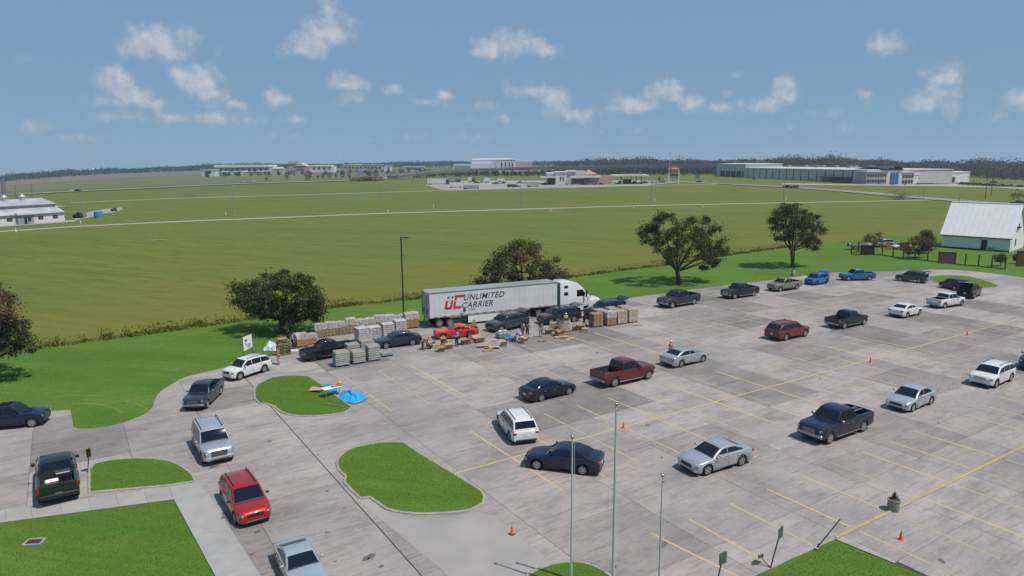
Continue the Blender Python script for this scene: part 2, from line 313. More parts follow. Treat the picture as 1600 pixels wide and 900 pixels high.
# ------------------------------------------------------------------ ground and lot
def px_poly(pts, z=0.0): return [G(x,y,z) for x,y in pts]
rings=[0,12,30,60,100,150,190]+[230*1.045**i for i in range(69)]; NA=720
V=[(0,0,-.06)]; Fc=[]
for r in rings[1:]:
    for k in range(NA):
        a=2*math.pi*k/NA; x,y=r*math.sin(a),r*math.cos(a); V.append((x,y,T(x,y)-.06))
for k in range(NA): Fc.append((0,1+(k+1)%NA,1+k))
for l in range(len(rings)-2):
    for k in range(NA):
        a=1+l*NA+k; b=1+l*NA+(k+1)%NA; Fc.append((a,b,b+NA,a+NA))
me=bpy.data.meshes.new('ground'); me.from_pydata(V,[],Fc); me.materials.append(M_FIELD); me.update(); me.flip_normals() if me.polygons[5].normal.z<0 else None
tag(link('ground',me),kind='structure')

def sheet(name, pts, z, m, kind='structure'):
    mb=MB(); P=[(p.x,p.y) for p in pts]; n=len(P); A=sum(P[i][0]*P[(i+1)%n][1]-P[(i+1)%n][0]*P[i][1] for i in range(n))
    if A<0: P=P[::-1]
    mb.add([(x,y,z) for x,y in P],[tuple(range(n))]); me=mb.mesh(name,m)
    bm=bmesh.new(); bm.from_mesh(me); bmesh.ops.triangulate(bm,faces=bm.faces[:]); bm.to_mesh(me); bm.free()
    return tag(link(name,me),kind=kind)
LAWN=[(-260,592),(0,552),(55,545),(140,534),(250,520),(360,504),(450,492),(520,481),(590,474),(655,467),(760,452),(887,435),(970,424),(1050,414),(1137,400),(1200,391),(1290,379),(1400,368),(1470,361),(1620,356),(2100,390),(2100,1500),(900,2400),(-1500,1500),(-700,700)]
sheet('lawn', px_poly(LAWN), -.05, M_LAWN)
CONC=[(1900,470),(1720,452),(1600,434),(1560,428),(1525,424),(1490,421.5),(1457,421),(1425,422),(1395,424),(1345,424.5),(1295,426),(1192,439),(1080,452.5),(980,466),(880,480),(650,507),(560,514),(470,530),(428,556),(385,566),(340,577),(300,586),(280,593),(265,602.5),(253,610),(246,617),(242,625),(240,631),(238,637),(230,645),(217,651),(202,657),(182,663),(162,667),(142,669.5),(124,670),(115,667),(110,640),(70,643),(0,648),(-200,668),(-200,824),(0,797),(264,761.5),(308,754),(326,772),(400,888),(420,920),(480,1020),(700,1010),(980,1000),(1150,915),(1179,900),(1305,842),(1447,900),(1520,930),(1720,990),(2000,820)]
conc_w=px_poly(CONC)
lot=sheet('parking_lot', conc_w, -.034, M_JOINT)
def clip(poly, ax, val, keep_less):
    out=[]
    for i in range(len(poly)):
        p,q=poly[i],poly[(i+1)%len(poly)]; a=(val-p[ax]) if keep_less else (p[ax]-val); b=(val-q[ax]) if keep_less else (q[ax]-val)
        if a>=0: out.append(p)
        if (a>0)!=(b>0) and abs(a-b)>1e-9: t=a/(a-b); out.append((p[0]+(q[0]-p[0])*t,p[1]+(q[1]-p[1])*t))
    return out
cab=[toab(p) for p in conc_w]
def parea(P): return abs(sum(P[i][0]*P[(i+1)%len(P)][1]-P[(i+1)%len(P)][0]*P[i][1] for i in range(len(P))))/2
def slab_mesh(poly, gap):
    mb=MB(); P=[AB(a,b) for a,b in poly]; mb.prism([(p.x,p.y) for p in P],-.03,0.0); me=mb.mesh('slab',M_CONC)
    bm=bmesh.new(); bm.from_mesh(me); bmesh.ops.triangulate(bm,faces=[f for f in bm.faces if len(f.verts)>4]); bm.to_mesh(me); bm.free(); return me
acuts=[-60,-49,-41.5,-35,-29.5,-24.6,-19.6]+[-13+6.25*i for i in range(24)]
bcuts=[-60,-46,-36.2,-30.6,-25,-19.8,-14.6,-8.9,-2.7,3.0,8.6,14.2,19.8,25.4,31,37,44]
nslab=0
for i in range(len(acuts)-1):
    for j in range(len(bcuts)-1):
        gl=.035 if abs(acuts[i]+19.6)<.1 else .011; gr=.035 if abs(acuts[i+1]+19.6)<.1 else .011
        P=clip(cab,0,acuts[i]+gl,False); 
        if len(P)>2: P=clip(P,0,acuts[i+1]-gr,True)
        if len(P)>2: P=clip(P,1,bcuts[j]+.011,False)
        if len(P)>2: P=clip(P,1,bcuts[j+1]-.011,True)
        if len(P)<3 or parea(P)<.6: continue
        Q=[P[0]]
        for q in P[1:]:
            if math.hypot(q[0]-Q[-1][0],q[1]-Q[-1][1])>.02: Q.append(q)
        if math.hypot(Q[0][0]-Q[-1][0],Q[0][1]-Q[-1][1])<.02: Q.pop()
        if len(Q)<3: continue
        link('slab',slab_mesh(Q,0),lot); nslab+=1
print('slabs',nslab)
def line_ab(a0,b0,a1,b1,w=.135,name='parking_line',m=None,z=.004):
    p,q=AB(a0,b0),AB(a1,b1); d=(q-p).normalized(); n=Vector((-d.y,d.x,0))*(w/2); mb=MB()
    mb.add([p-n+Vector((0,0,z)),q-n+Vector((0,0,z)),q+n+Vector((0,0,z)),p+n+Vector((0,0,z))],[(0,1,2,3)]); return mb.build(name,m or M_YELLOW,lot)
def inlot(a,b):
    c=False; n=len(cab)
    for i in range(n):
        (x1,y1),(x2,y2)=cab[i],cab[(i+1)%n]
        if (y1>b)!=(y2>b) and a<(x2-x1)*(b-y1)/(y2-y1)+x1: c=not c
    return c
SP=3.12
line_ab(-13.4,0,60,0,.13,z=.008); line_ab(-7.5,-17.4,78,-17.4,.13,z=.008)
for k in range(-3,20): line_ab(.15+SP*k,-5.35,.15+SP*k,5.4)
for k in range(-3,25): line_ab(3.4+SP*k-3*SP+.0,-22.6,3.4+SP*k-3*SP,-12.1)
for k in range(-3,16): 
    if k>-3: line_ab(.6+SP*k,11.7,.6+SP*k,16.75)
    if k>=0: line_ab(.6+SP*k,17.25,.6+SP*k,22.3)
line_ab(-8.3,11.6,-7.6,17); 
for k in range(0,13): line_ab(33+SP*k,-33.6,33+SP*k,-28.6)
mb=MB(); p,q=AB(-1.0,17),AB(62,17); d=(q-p); mb.box(((p+q)/2)[:2]+(.03,),(d.length,.17,.06),math.atan2(d.y,d.x),ch=.03); mb.build('kerb',M_KERBY,lot)

# oil drips and patches
M_STAIN=mat('oil_stain',(.075,.07,.068),.7,noise=(2,(.14,.132,.128),6))
for i in range(46):
    px_,py_=random.choice([(random.uniform(640,1580),random.uniform(520,880)),(random.uniform(300,700),random.uniform(660,890))]); c=G(px_,py_); 
    if not inlot(*toab(c)): continue
    r_=random.uniform(.06,.22); k_=random.uniform(1,2.2); a_=LA+random.uniform(-.4,.4); mb=MB(); P=[]
    for q_ in range(11): t_=2*math.pi*q_/11; rr=r_*random.uniform(.6,1.2); x_,y_=rr*k_*math.cos(t_),rr*math.sin(t_); P.append((c.x+x_*math.cos(a_)-y_*math.sin(a_),c.y+x_*math.sin(a_)+y_*math.cos(a_),.0025))
    mb.add(P,[tuple(range(11))]); mb.build('oil_stain',M_STAIN,lot)
# islands
def offset_poly(P, d):
    n=len(P); out=[]; A=sum(P[i].x*P[(i+1)%n].y-P[(i+1)%n].x*P[i].y for i in range(n)); s=1 if A>0 else -1
    for i in range(n):
        a,b,c=P[i-1],P[i],P[(i+1)%n]; e1=(b-a); e2=(c-b); e1.z=e2.z=0; e1.normalize(); e2.normalize(); t=(e1+e2); 
        if t.length<1e-4: t=e1.copy()
        t.normalize(); nrm=Vector((-t.y,t.x,0))*s; out.append(b+nrm*d)
    return out
def island(name, pts, kerb=True, h=.07):
    P=px_poly(pts); 
    isl=sheet(name, offset_poly(P,.10) if kerb else P, h-.012, M_LAWN)
    if kerb:
        I=offset_poly(P,.16); n=len(P); mb=MB()
        V=[(p.x,p.y,.001) for p in P]+[(p.x,p.y,h-.02) for p in P]+[((P[i]*.8+I[i]*.2).x,(P[i]*.8+I[i]*.2).y,h) for i in range(n)]+[(p.x,p.y,h) for p in I]+[(p.x,p.y,.001) for p in I]
        F_=[(l*n+i,l*n+(i+1)%n,(l+1)*n+(i+1)%n,(l+1)*n+i) for l in range(4) for i in range(n)]
        mb.add(V,F_).build('kerb',M_KERB,isl)
    return P
ISL={}
ISL['dome']=island('grass_island',[(137.5,771),(137,752),(137,735),(146,726),(158,722),(174,719),(196,717),(218,716),(242,717),(264,719.5),(276,724),(286,729),(295,735),(302,741),(306,748),(306,753),(264,760)])
ISL['tarp']=island('grass_island',[(396,609),(402,601),(411,596),(423,591),(437.5,588),(460,587),(483,588),(502,600),(527,619),(551,636),(548,641),(539.5,645),(520,649),(494,651),(470,651.5),(456,650),(446,648),(437,644),(427,636),(414,631),(405,632),(396,622)])
ISL['mid']=island('grass_island',[(524,724),(530,713),(539.5,705),(553,699.5),(570,696),(585,693),(600,691.4),(617,691),(632,692),(660,710),(705,737),(746,762),(756,769),(759.5,777),(757,787),(748,793),(736,798),(718,801.5),(695,803.5),(672,804.5),(650,804.5),(632,803),(616,800.5),(602,796.5),(590,788),(577,778.5),(562,780),(548,768),(536,755),(538,745),(527,735)])
ISL['low']=island('grass_island',[(815,904),(830,894),(845,886.5),(862,881),(880,878),(897,877.6),(914,879),(930,884),(944,891),(956,900),(962,912),(960,935),(935,965),(860,965),(820,935)])
ISL['loop']=island('grass_island',[(1450,432.5),(1470,430.5),(1495,430.5),(1515,432.5),(1535,437),(1552,442.5),(1562,447),(1557,449.5),(1543,450.5),(1525,450),(1505,448),(1480,444.5),(1460,441),(1451,438)])
# sidewalk slabs
sw=thing('sidewalk','pale concrete sidewalk bending round the corner lawn','sidewalk'); del sw['category']; del sw['label']; sw['kind']='structure'
def quad_slab(pts,par,m,z0=-.03,z1=.012,name='slab'):
    P=offset_poly(px_poly(pts),.008); mb=MB(); mb.prism([(p.x,p.y) for p in P],z0,z1); return mb.build(name,m,par)
top=lambda t:(-40+t*(264+40),802.5+t*(761.5-802.5)); bot=lambda t:(-40+t*(272+40),822+t*(780-822))
cuts=[0,.16,.29,.44,.585,.725,.87,1.0]
for i in range(len(cuts)-1): quad_slab([top(cuts[i]),top(cuts[i+1]),bot(cuts[i+1]),bot(cuts[i])],sw,M_WALK)
quad_slab([(264,761.5),(308,754),(326,772),(274,785)],sw,M_WALK)
rl=lambda y:(326+(y-772)*.638,y); ll=lambda y:(274+(y-785)*.54,y)
ys=[(785,772),(804,797),(835,826),(869,860),(905,896),(945,935),(990,980)]
for i in range(len(ys)-1): quad_slab([ll(ys[i][0]),rl(ys[i][1]),rl(ys[i+1][1]),ll(ys[i+1][0])],sw,M_WALK)
quad_slab([(602,800),(640,808),(700,807),(745,800),(770,806),(850,868),(930,1000),(800,1012),(690,890),(560,783),(579,781)],lot,mat('apron_concrete',(.325,.298,.285),.85,noise=(.35,(.245,.228,.22),7),bump=.1),-.02,.006,'apron_slab')
# ------------------------------------------------------------------ vehicles
M_GLASS = mat('tinted_glass',(.003,.0065,.014),.03,spec=.6)
M_TYRE = mat('tyre_rubber',(.014,.014,.015),.85)
M_RIMS = mat('alloy_silver',(.42,.42,.43),.32,metal=.7)
M_RIMD = mat('wheel_dark',(.02,.02,.021),.5,metal=.3)
M_UNDER = mat('underbody_black',(.008,.008,.009),.9)
M_TRIM = mat('black_trim',(.014,.014,.015),.5)
M_CHROME = mat('chrome',(.40,.40,.41),.34,metal=.9)
M_HEADD = mat('headlight_housing',(.10,.105,.115),.12,coat=.8)
M_HEAD = mat('headlight_lens',(.55,.57,.6),.1,coat=.8)
M_TAIL = mat('tail_lens',(.30,.012,.010),.2,coat=.8)
M_PLATE = mat('plate_white',(.6,.6,.58),.5)
M_SEAM = mat('door_gap_black',(.01,.01,.01),.9)
M_LINER = mat('bed_liner',(.022,.022,.023),.8)
def pm(name, col, metal=.25, rough=.38):
    return mat('paint_'+name, col, rough, metal=metal, coat=1.0, spec=.15, noise=(.9,tuple(c*.9 for c in col),3), bump=0)
PAINT = {'white':pm('white',(.62,.62,.61),0,.45),'silver':pm('silver',(.40,.435,.465),.45,.34),'silver_blue':pm('silver_blue',(.42,.465,.505),.45,.34),'charcoal':pm('charcoal',(.017,.019,.023),.0,.6),'grey':pm('grey',(.055,.062,.074),.5,.3),
 'black':pm('black',(.004,.0045,.006),.0,.6),'navy':pm('navy',(.0022,.0060,.030),.0,.6),'red':pm('red',(.33,.012,.012),.2),'bright_red':pm('bright_red',(.56,.03,.014),.05),'maroon':pm('maroon',(.15,.014,.012),.1),
 'darkred':pm('darkred',(.10,.011,.010),.1),'blue':pm('blue',(.018,.135,.40),.3),'tan':pm('tan',(.30,.255,.185),.5),'green':pm('green',(.014,.026,.022),.1,.5),'slate':pm('slate',(.026,.032,.044),.3,.3),'dgrey':pm('dgrey',(.020,.023,.029),.2,.35)}
SPEC = {
 'sedan':dict(L=4.86,W=1.83,H=1.45,r=.335,wb=2.78,fo=.94,gc=.19,top=[(0,.78),(.012,.93),(.05,1.0),(.16,1.03),(.3,.98),(.62,.93),(.70,.93),(.80,.88),(.92,.79),(.97,.71),(1,.58)],A=(.715,.93),B=(.545,1.0),C=(.30,.985),D=(.125,1.03),pil=[.46],wr=.74,rails=0,arch=1),
 'coupe':dict(L=5.0,W=1.9,H=1.42,r=.36,wb=3.0,fo=.95,gc=.19,top=[(0,.78),(.012,.94),(.05,1.0),(.14,1.03),(.3,.99),(.62,.95),(.67,.95),(.80,.92),(.93,.86),(.975,.80),(1,.64)],A=(.675,.95),B=(.515,1.0),C=(.31,.98),D=(.12,1.03),pil=[.40],wr=.72,rails=0,arch=1),
 'suv':dict(L=4.92,W=1.95,H=1.80,r=.385,wb=2.87,fo=.95,gc=.25,top=[(0,.90),(.01,1.05),(.03,1.13),(.3,1.15),(.62,1.12),(.73,1.12),(.83,1.10),(.93,1.04),(.975,.95),(1,.74)],A=(.76,1.12),B=(.61,1.0),C=(.13,.965),D=(.018,1.16),pil=[.50,.275],wr=.78,rails=1,arch=1),
 'bigsuv':dict(L=5.18,W=2.03,H=1.9,r=.40,wb=2.95,fo=.98,gc=.27,top=[(0,.92),(.008,1.08),(.02,1.16),(.3,1.17),(.62,1.16),(.72,1.16),(.83,1.14),(.95,1.10),(.985,1.02),(1,.85)],A=(.725,1.16),B=(.60,1.0),C=(.06,.985),D=(.010,1.18),pil=[.49,.27],wr=.80,rails=1,arch=1),
 'cross':dict(L=4.88,W=1.86,H=1.69,r=.36,wb=2.89,fo=.92,gc=.21,top=[(0,.84),(.01,.98),(.03,1.04),(.3,1.06),(.62,1.02),(.75,1.02),(.85,.98),(.94,.90),(.98,.80),(1,.64)],A=(.765,1.02),B=(.60,1.0),C=(.11,.97),D=(.02,1.07),pil=[.51,.28],wr=.77,rails=1,arch=1),
 'hatch':dict(L=4.14,W=1.80,H=1.61,r=.34,wb=2.57,fo=.82,gc=.20,top=[(0,.82),(.012,.96),(.03,1.02),(.3,1.04),(.62,1.0),(.74,1.0),(.85,.97),(.94,.92),(.98,.82),(1,.64)],A=(.755,1.0),B=(.63,1.0),C=(.08,.97),D=(.02,1.05),pil=[.52,.27],wr=.80,rails=0,arch=1),
 'pickup':dict(L=5.88,W=2.04,H=1.92,r=.41,wb=3.72,fo=.96,gc=.33,top=[(0,1.25),(.012,1.27),(.33,1.27),(.36,1.23),(.62,1.21),(.70,1.22),(.82,1.20),(.94,1.16),(.985,1.10),(1,.95)],A=(.715,1.22),B=(.605,1.0),C=(.375,.985),D=(.348,1.25),pil=[.485],wr=.73,rails=0,arch=1,bed=(.012,.335)),
}
WHEELS={}
def wheel_meshes(r, kind):
    k=(round(r,3),kind)
    if k in WHEELS: return WHEELS[k]
    w=.235; n=22; ri=r*.66
    tb=MB(); prof=[(ri,-w/2+.01),(r-.05,-w/2),(r-.012,-w/2+.03),(r,-w/2+.07),(r,w/2-.07),(r-.012,w/2-.03),(r-.05,w/2),(ri,w/2-.01)]
    V=[];L=len(prof)
    for rr,z in prof:
        for q in range(n): t=2*math.pi*q/n; V.append((rr*math.cos(t),z,rr*math.sin(t)))
    tb.add(V,[(l*n+q,(l+1)*n+q,(l+1)*n+(q+1)%n,l*n+(q+1)%n) for l in range(L-1) for q in range(n)])
    rb=MB(); dark=1
    V=[(0,w/2-.07,0)]+[(ri*math.cos(2*math.pi*q/n),w/2-.045,ri*math.sin(2*math.pi*q/n)) for q in range(n)]
    rb.add(V,[(0,1+(q+1)%n,1+q) for q in range(n)],dark)
    # outer lip ring
    V=[]
    for rr,yy in((ri*1.01,w/2-.004),(ri*.9,w/2-.01),(ri*.88,w/2-.05)):
        V+=[(rr*math.cos(2*math.pi*q/n),yy,rr*math.sin(2*math.pi*q/n)) for q in range(n)]
    rb.add(V,[(l*n+q,(l+1)*n+q,(l+1)*n+(q+1)%n,l*n+(q+1)%n) for l in range(2) for q in range(n)],0)
    ns=6 if kind!='five' else 5
    for s in range(ns):
        t=2*math.pi*s/ns+.3; c,sn=math.cos(t),math.sin(t); wd0,wd1=ri*.17,ri*.2
        V=[]
        for (rr,hw) in((ri*.12,wd0),(ri*.93,wd1)):
            for sd in(-1,1):
                for yy in(w/2-.06,w/2-.012): V.append((rr*c-sd*hw*sn,yy,rr*sn+sd*hw*c))
        rb.add(V,[(1,3,7,5),(0,1,5,4),(2,6,7,3)],0)
    V=[(ri*.2*math.cos(2*math.pi*q/8),w/2-.008,ri*.2*math.sin(2*math.pi*q/8)) for q in range(8)]; rb.add(V,[tuple(range(7,-1,-1))],0)
    tm=tb.mesh('wheel',M_TYRE,40); rm=rb.mesh('rim',[M_RIMD if kind=='black' else M_RIMS,M_RIMD],None)
    WHEELS[k]=(tm,rm); return WHEELS[k]
def interp(pts, s):
    if s<=pts[0][0]: return pts[0][1]
    for (a,za),(b,zb) in zip(pts,pts[1:]):
        if s<=b: 
            t=(s-a)/(b-a) if b>a else 0; return za+(zb-za)*t
    return pts[-1][1]
def make_car(name, kind, paint, label, loc, rz, L=None, H=None, W=None, hatch=None, wheels='six', bumper=None, grille='dark', lod=1, cat='car', roofcol=None, load=None, trimchrome=False, top=None):
    S=dict(SPEC[kind]); 
    if L: S['wb']=S['wb']*(L/S['L']); S['L']=L
    if H: S['H']=H
    if W: S['W']=W
    if top: S.update(top)
    L_,W_,H_,r,wb,fo,gc=S['L'],S['W'],S['H'],S['r'],S['wb'],S['fo'],S['gc']; L_=wb+(L_-wb)*.9; fo*=.9
    xf=wb/2+fo; xr=xf-L_; X=lambda s: xr+s*L_; hw=W_/2; P_=PAINT[paint]
    bed=S.get('bed'); root=thing(name,label,cat,loc,rz,'vehicles around the parking lot')
    tops=S['top']
    def ztop(x): return interp(tops,(x-xr)/L_)
    ra=r+.07; wx=(-wb/2,wb/2)
    def zbot(x):
        z=gc
        e=min(x-xr,xf-x)
        if e<.35: z=gc+.10*(1-e/.35)
        for c in wx:
            d=abs(x-c)
            if d<ra*.9995: z=max(z,r+math.sqrt(max(0,ra*ra-d*d))*.96)
        return z
    def hwid(x):
        e=xf-x; k=1.0
        if e<.75: k-= .20*(1-e/.75)**2.2
        e=x-xr
        if e<.45: k-= (.10 if not bed else .02)*(1-e/.45)**2.2
        return hw*k
    xs=set([xr,xr+.03,xr+.1,xr+.25,xf,xf-.03,xf-.1,xf-.22,xf-.4,xf-.6]+[X(s) for s,_ in tops if .02<s<.98])
    for c in wx:
        for d in(-1,-.999,-.9,-.72,-.45,-.15,.15,.45,.72,.9,.999,1): xs.add(c+d*ra)
    if bed: xs|={X(bed[0]),X(bed[0])+.002,X(bed[1]),X(bed[1])-.002}; xs={x for x in xs if not (X(bed[0])-.09<x<X(bed[0])-.0001 and x!=xr)}
    xs=sorted(x for x in xs if xr<=x<=xf); q=[xs[0]]
    for x in xs[1:]:
        if x-q[-1]>.0012: q.append(x)
    xs=q
    mb=MB(); V=[]; NP=10
    for x in xs:
        w=hwid(x); zb=zbot(x); zt=ztop(x); zs=max(zt-.13,zb+.03); z2=min(zb+.05,zs-.01); zm=z2+(zs-z2)*.62
        inb = bed and X(bed[0])+.001<=x<=X(bed[1])-.001
        half=[(0,zb),(w*.95,zb),(w*.985,z2),(w,zm),(w*.985,zs),(w*.955,zt-.035)]
        if inb: half+=[(w*.94,zt),(w*.80,zt),(w*.79,.78),(0,.78)]
        else: half+=[(w*.90,zt),(w*.6,zt+.018),(w*.3,zt+.028),(0,zt+.03)]
        V+=[(x,-y,z) for y,z in half]+[(x,y,z) for y,z in half]
    n2=2*NP; Fc=[];Mi=[]
    for i in range(len(xs)-1):
        for side in(0,1):
            o=side*NP
            for k in range(NP-1):
                a=i*n2+o+k; b=a+1; c=b+n2; d=a+n2
                Fc.append((a,d,c,b) if side==0 else (a,b,c,d)); inb=bed and k>=7 and X(bed[0])<=xs[i]<X(bed[1])
                Mi.append(1 if k==0 else (2 if inb else (1 if k==1 and kind in('suv','bigsuv','cross') else 0)))
    for i,fl in((0,0),(len(xs)-1,1)):
        lp=[i*n2+k for k in range(NP)]+[i*n2+NP+k for k in range(NP-1,-1,-1)]
        lp2=[lp[0]]+lp[1:NP]+lp[NP+1:-1]   # merge centre points loosely
        Fc.append(tuple(lp2) if fl==0 else tuple(lp2[::-1])); Mi.append(0)
    mb.v=V; mb.f=Fc; mb.m=Mi
    body=mb.build('body',[P_,M_UNDER,M_LINER],root,38)
    # greenhouse
    (sA,zA),(sB,_),(sC,kC),(sD,zD)=S['A'],S['B'],S['C'],S['D']; xA,xB,xC,xD=X(sA),X(sB),X(sC),X(sD); zB=H_-.035; zC=H_*kC if kC<1 else H_
    zR=H_
    prof=[(xD,zD),(xD+(xC-xD)*.5,zD+(zC-zD)*.56),(xC-.06*(1 if not bed else .2),zC-.06),(xC+.10,zC),(xC+(xB-xC)*.35,zR),(xC+(xB-xC)*.7,zR),(xB-.05,zB),(xB+.06,zB-.05),(xA-(xA-xB)*.45,zA+(zB-zA)*.5),(xA,zA)]
    prof.sort()
    def gz(x): return interp(prof,x)
    zbl=lambda x: ztop(x)-.03
    wbelt=hw*.925; wroof=hw*S['wr']; kk=(wbelt-wroof)/(H_-(min(zA,zD)))
    def gy(x,z): 
        zb=min(zA,zD)-.02; return wbelt-kk*max(0,z-zb)
    mb=MB(); xs2=[p[0] for p in prof]; V=[]
    for x in xs2:
        zt=gz(x); zb=min(zbl(x),zt-.001)-.01; y1=gy(x,max(zt-.05,zb)); half=[(gy(x,zb),zb),(y1,max(zt-.055,zb)),(y1-.035,max(zt-.018,zb)),(y1-.11,zt),(y1*.45,zt+.014),(0,zt+.018)]
        V+=[(x,-y,z) for y,z in half]+[(x,y,z) for y,z in half]
    for i in range(len(xs2)-1):
        for side in(0,1):
            for k in range(5):
                a=i*12+side*6+k; b=a+1; mb.f.append((a,a+12,b+12,b) if side==0 else (a,b,b+12,a+12)); mb.m.append(0)
    mb.f.append((0,1,2,3,4,5,10,9,8,7,6)); mb.m.append(0)
    mb.v=V
    roof=mb.build('roof',PAINT[roofcol] if roofcol else P_,root,32)
    # glass
    def band(nm,x0,z0,x1,z1,t0,t1,inset,off,mt=M_GLASS,par=root):
        n=6; mbg=MB(); V=[]; d=Vector((x1-x0,0,z1-z0)).normalized(); nrm=Vector((-d.z,0,d.x)) if d.x*0+1 else None
        if nrm.z<0: nrm=-nrm
        for t in(t0,(t0+t1)/2,t1):
            x=x0+(x1-x0)*t; z=z0+(z1-z0)*t; zz=gz(x); y=(gy(x,zz)-inset)
            for k in range(n+1):
                f=-1+2*k/n; V.append((x+nrm.x*off,y*f,zz+.018*(1-f*f)+nrm.z*off))
        fc=[(l*(n+1)+k,l*(n+1)+k+1,(l+1)*(n+1)+k+1,(l+1)*(n+1)+k) for l in range(2) for k in range(n)]
        if (x1-x0)>0: fc=[f_[::-1] for f_ in fc]
        mbg.add(V,fc); return mbg.build(nm,mt,par,50)
    band('cowl',xA,zA,xB+.06,zB-.05,-.04,.085,.05,.010,M_TRIM)
    band('windshield',xA,zA,xB+.06,zB-.05,.07,.97,.075,.014)
    if not hatch: band('rear_window',xD,zD,xC-.06*(1 if not bed else .2),zC-.06,.12 if not bed else .2,.93,.10,.014)
    bps=[xD+.0]+[]
    pil=[X(s) for s in S['pil']]
    edges=[xA-.06]+pil+[xD+.10]
    belt=max(zA,zD)+.015
    segs=[(edges[i]-(.03 if i else 0),edges[i+1]+.03) for i in range(len(edges)-1)]
    for sd in(-1,1):
        for (x1,x0) in segs:
            n=9; V=[]; cols=[]
            for k in range(n+1):
                x=x0+(x1-x0)*k/n; zt=gz(x)-.10; zb=max(belt,ztop(x)+.02) if not bed else belt
                if zt<zb+.005: 
                    if not cols: continue
                    zt=zb+.002
                cols.append((x,zb,zt))
            if len(cols)<3: continue
            for x,zb,zt in cols:
                for z in(zb,zt): V.append((x,sd*(gy(x,z)+.012),z))
            fc=[(2*k,2*k+2,2*k+3,2*k+1) for k in range(len(cols)-1)]
            if sd>0: fc=[f_[::-1] for f_ in fc]
            mbg=MB().add(V,fc); mbg.build('side_window',M_GLASS,root)
    # doors
    if lod:
        def sidey(x,z):
            w=hwid(x); zb=zbot(x); zt=ztop(x); zs=max(zt-.13,zb+.03); z2=min(zb+.05,zs-.01); zm=z2+(zs-z2)*.62
            return interp([(zb,w*.95),(z2,w*.985),(zm,w),(zs,w*.985),(zt-.035,w*.955),(zt,w*.90)],z)
        dn=[xA-.12]+pil[:1]+[max(xD+.35 if len(pil)==1 else pil[1]-.1,-wb/2+ra*.35)]
        for i in range(2):
            x1,x0=dn[i],dn[i+1]
            for sd in(-1,1):
                for off,ins,m_,nm in((.004,-.012,M_SEAM,'door_gap'),(.009,.012,P_,'door')):
                    V=[]; n=6; zsn=[gc+.10,gc+.32,.75,ztop((x0+x1)/2)-.15,ztop((x0+x1)/2)-.05]
                    for k in range(n+1):
                        x=x0+ins+(x1-x0-2*ins)*k/n
                        for j,z in enumerate(zsn):
                            z=z+(ins if j==0 else (-ins if j==4 else 0)); z=max(z,zbot(x)+.02); V.append((x,sd*(sidey(x,z)+off),z))
                    fc=[(k*5+j,k*5+5+j,k*5+6+j,k*5+1+j) for k in range(n) for j in range(4)]
                    if sd>0: fc=[f_[::-1] for f_ in fc]
                    d_=MB().add(V,fc).build(nm,m_,root,40)
                hx=x0+.14; hz=ztop(hx)-.17
                MB().box((hx+.06,sd*(sidey(hx,hz)+.022),hz),(.2,.035,.03),m=0).build('handle',M_CHROME if trimchrome else P_,d_)
    # wheels
    tm,rm=wheel_meshes(r,wheels)
    for c in wx:
        for sd in(-1,1):
            wo_=link('wheel',tm,root,(c,sd*(hw-.14),r),(0,0,0 if sd>0 else math.pi)); link('rim',rm,wo_)
    # lamps, grille, bumpers, mirrors
    zn=ztop(xf-.25); tr = bed is not None or kind=='bigsuv'
    wl=hwid(xf-.12)
    hz=zn-(.16 if not tr else .2); hh=.15 if not tr else .2
    for sd in(-1,1):
        an=-sd*(.62 if not tr else .30); sx_=.40 if not tr else .26; yy=sd*(hwid(xf-.20)-(.17 if not tr else .16)); xx=xf-(.17 if not tr else .10)
        hl=MB().box((0,0,0),(sx_*.55,.34 if not tr else .30,hh),an,ch=.03).build('headlight',M_HEADD,root,None,(xx,yy,hz-.01)); MB().box((sx_*.25*math.cos(an),sx_*.25*math.sin(an),0),(.06,.22,hh*.55),an,ch=.02).build('lamp_bulb',M_HEAD,hl)
    gw=wl*1.12; gz0=hz-(.02 if not tr else .10); gh=.20 if not tr else .42
    g_=MB().box((xf-.005,0,gz0),(.05,gw,gh),ch=.02).build('grille',M_TRIM if grille=='dark' else M_CHROME,root)
    if tr or grille!='dark' or trimchrome:
        for k in range(3 if tr else 2): MB().box((xf+.024,0,gz0-gh*.3+k*gh*.3),(.02,gw*.92,.045)).build('grille_bar',M_CHROME if grille!='body' else P_,g_)
    bm_={'chrome':M_CHROME,'body':P_,'dark':M_TRIM,None:None}[bumper]
    if bm_: MB().box((xf-.06,0,gc+.26),(.2,W_*.90,.24),ch=.06).build('front_bumper',bm_,root,40)
    MB().box((xf-.03,0,gc+.11),(.10,gw*1.2,.13),ch=.03).build('air_intake',M_TRIM,root)
    MB().box((xf+.028,0,gc+.27) if bumper!='chrome' else (xf+.05,0,gc+.27),(.012,.31,.15)).build('number_plate',M_PLATE,root) if lod and paint in('white','black','tan') else None
    zr=ztop(xr+.06); wr_=hwid(xr+.06)
    for sd in(-1,1):
        if tr or bed: MB().box((xr+.06,sd*(wr_-.055),zr-.22),(.15,.15,.36),ch=.025).build('taillight',M_TAIL,root)
        elif kind in('suv','cross','hatch'): MB().box((xr+.07,sd*(wr_-.10),zr-.10),(.2,.24,.2),ch=.03).build('taillight',M_TAIL,root)
        else: MB().box((xr+.06,sd*(wr_-.14),zr-.10),(.2,.32,.15),ch=.03).build('taillight',M_TAIL,root)
    MB().box((xr-.004,0,zr-.32 if not bed else zr-.62),(.02,.32,.16)).build('number_plate',M_PLATE,root)
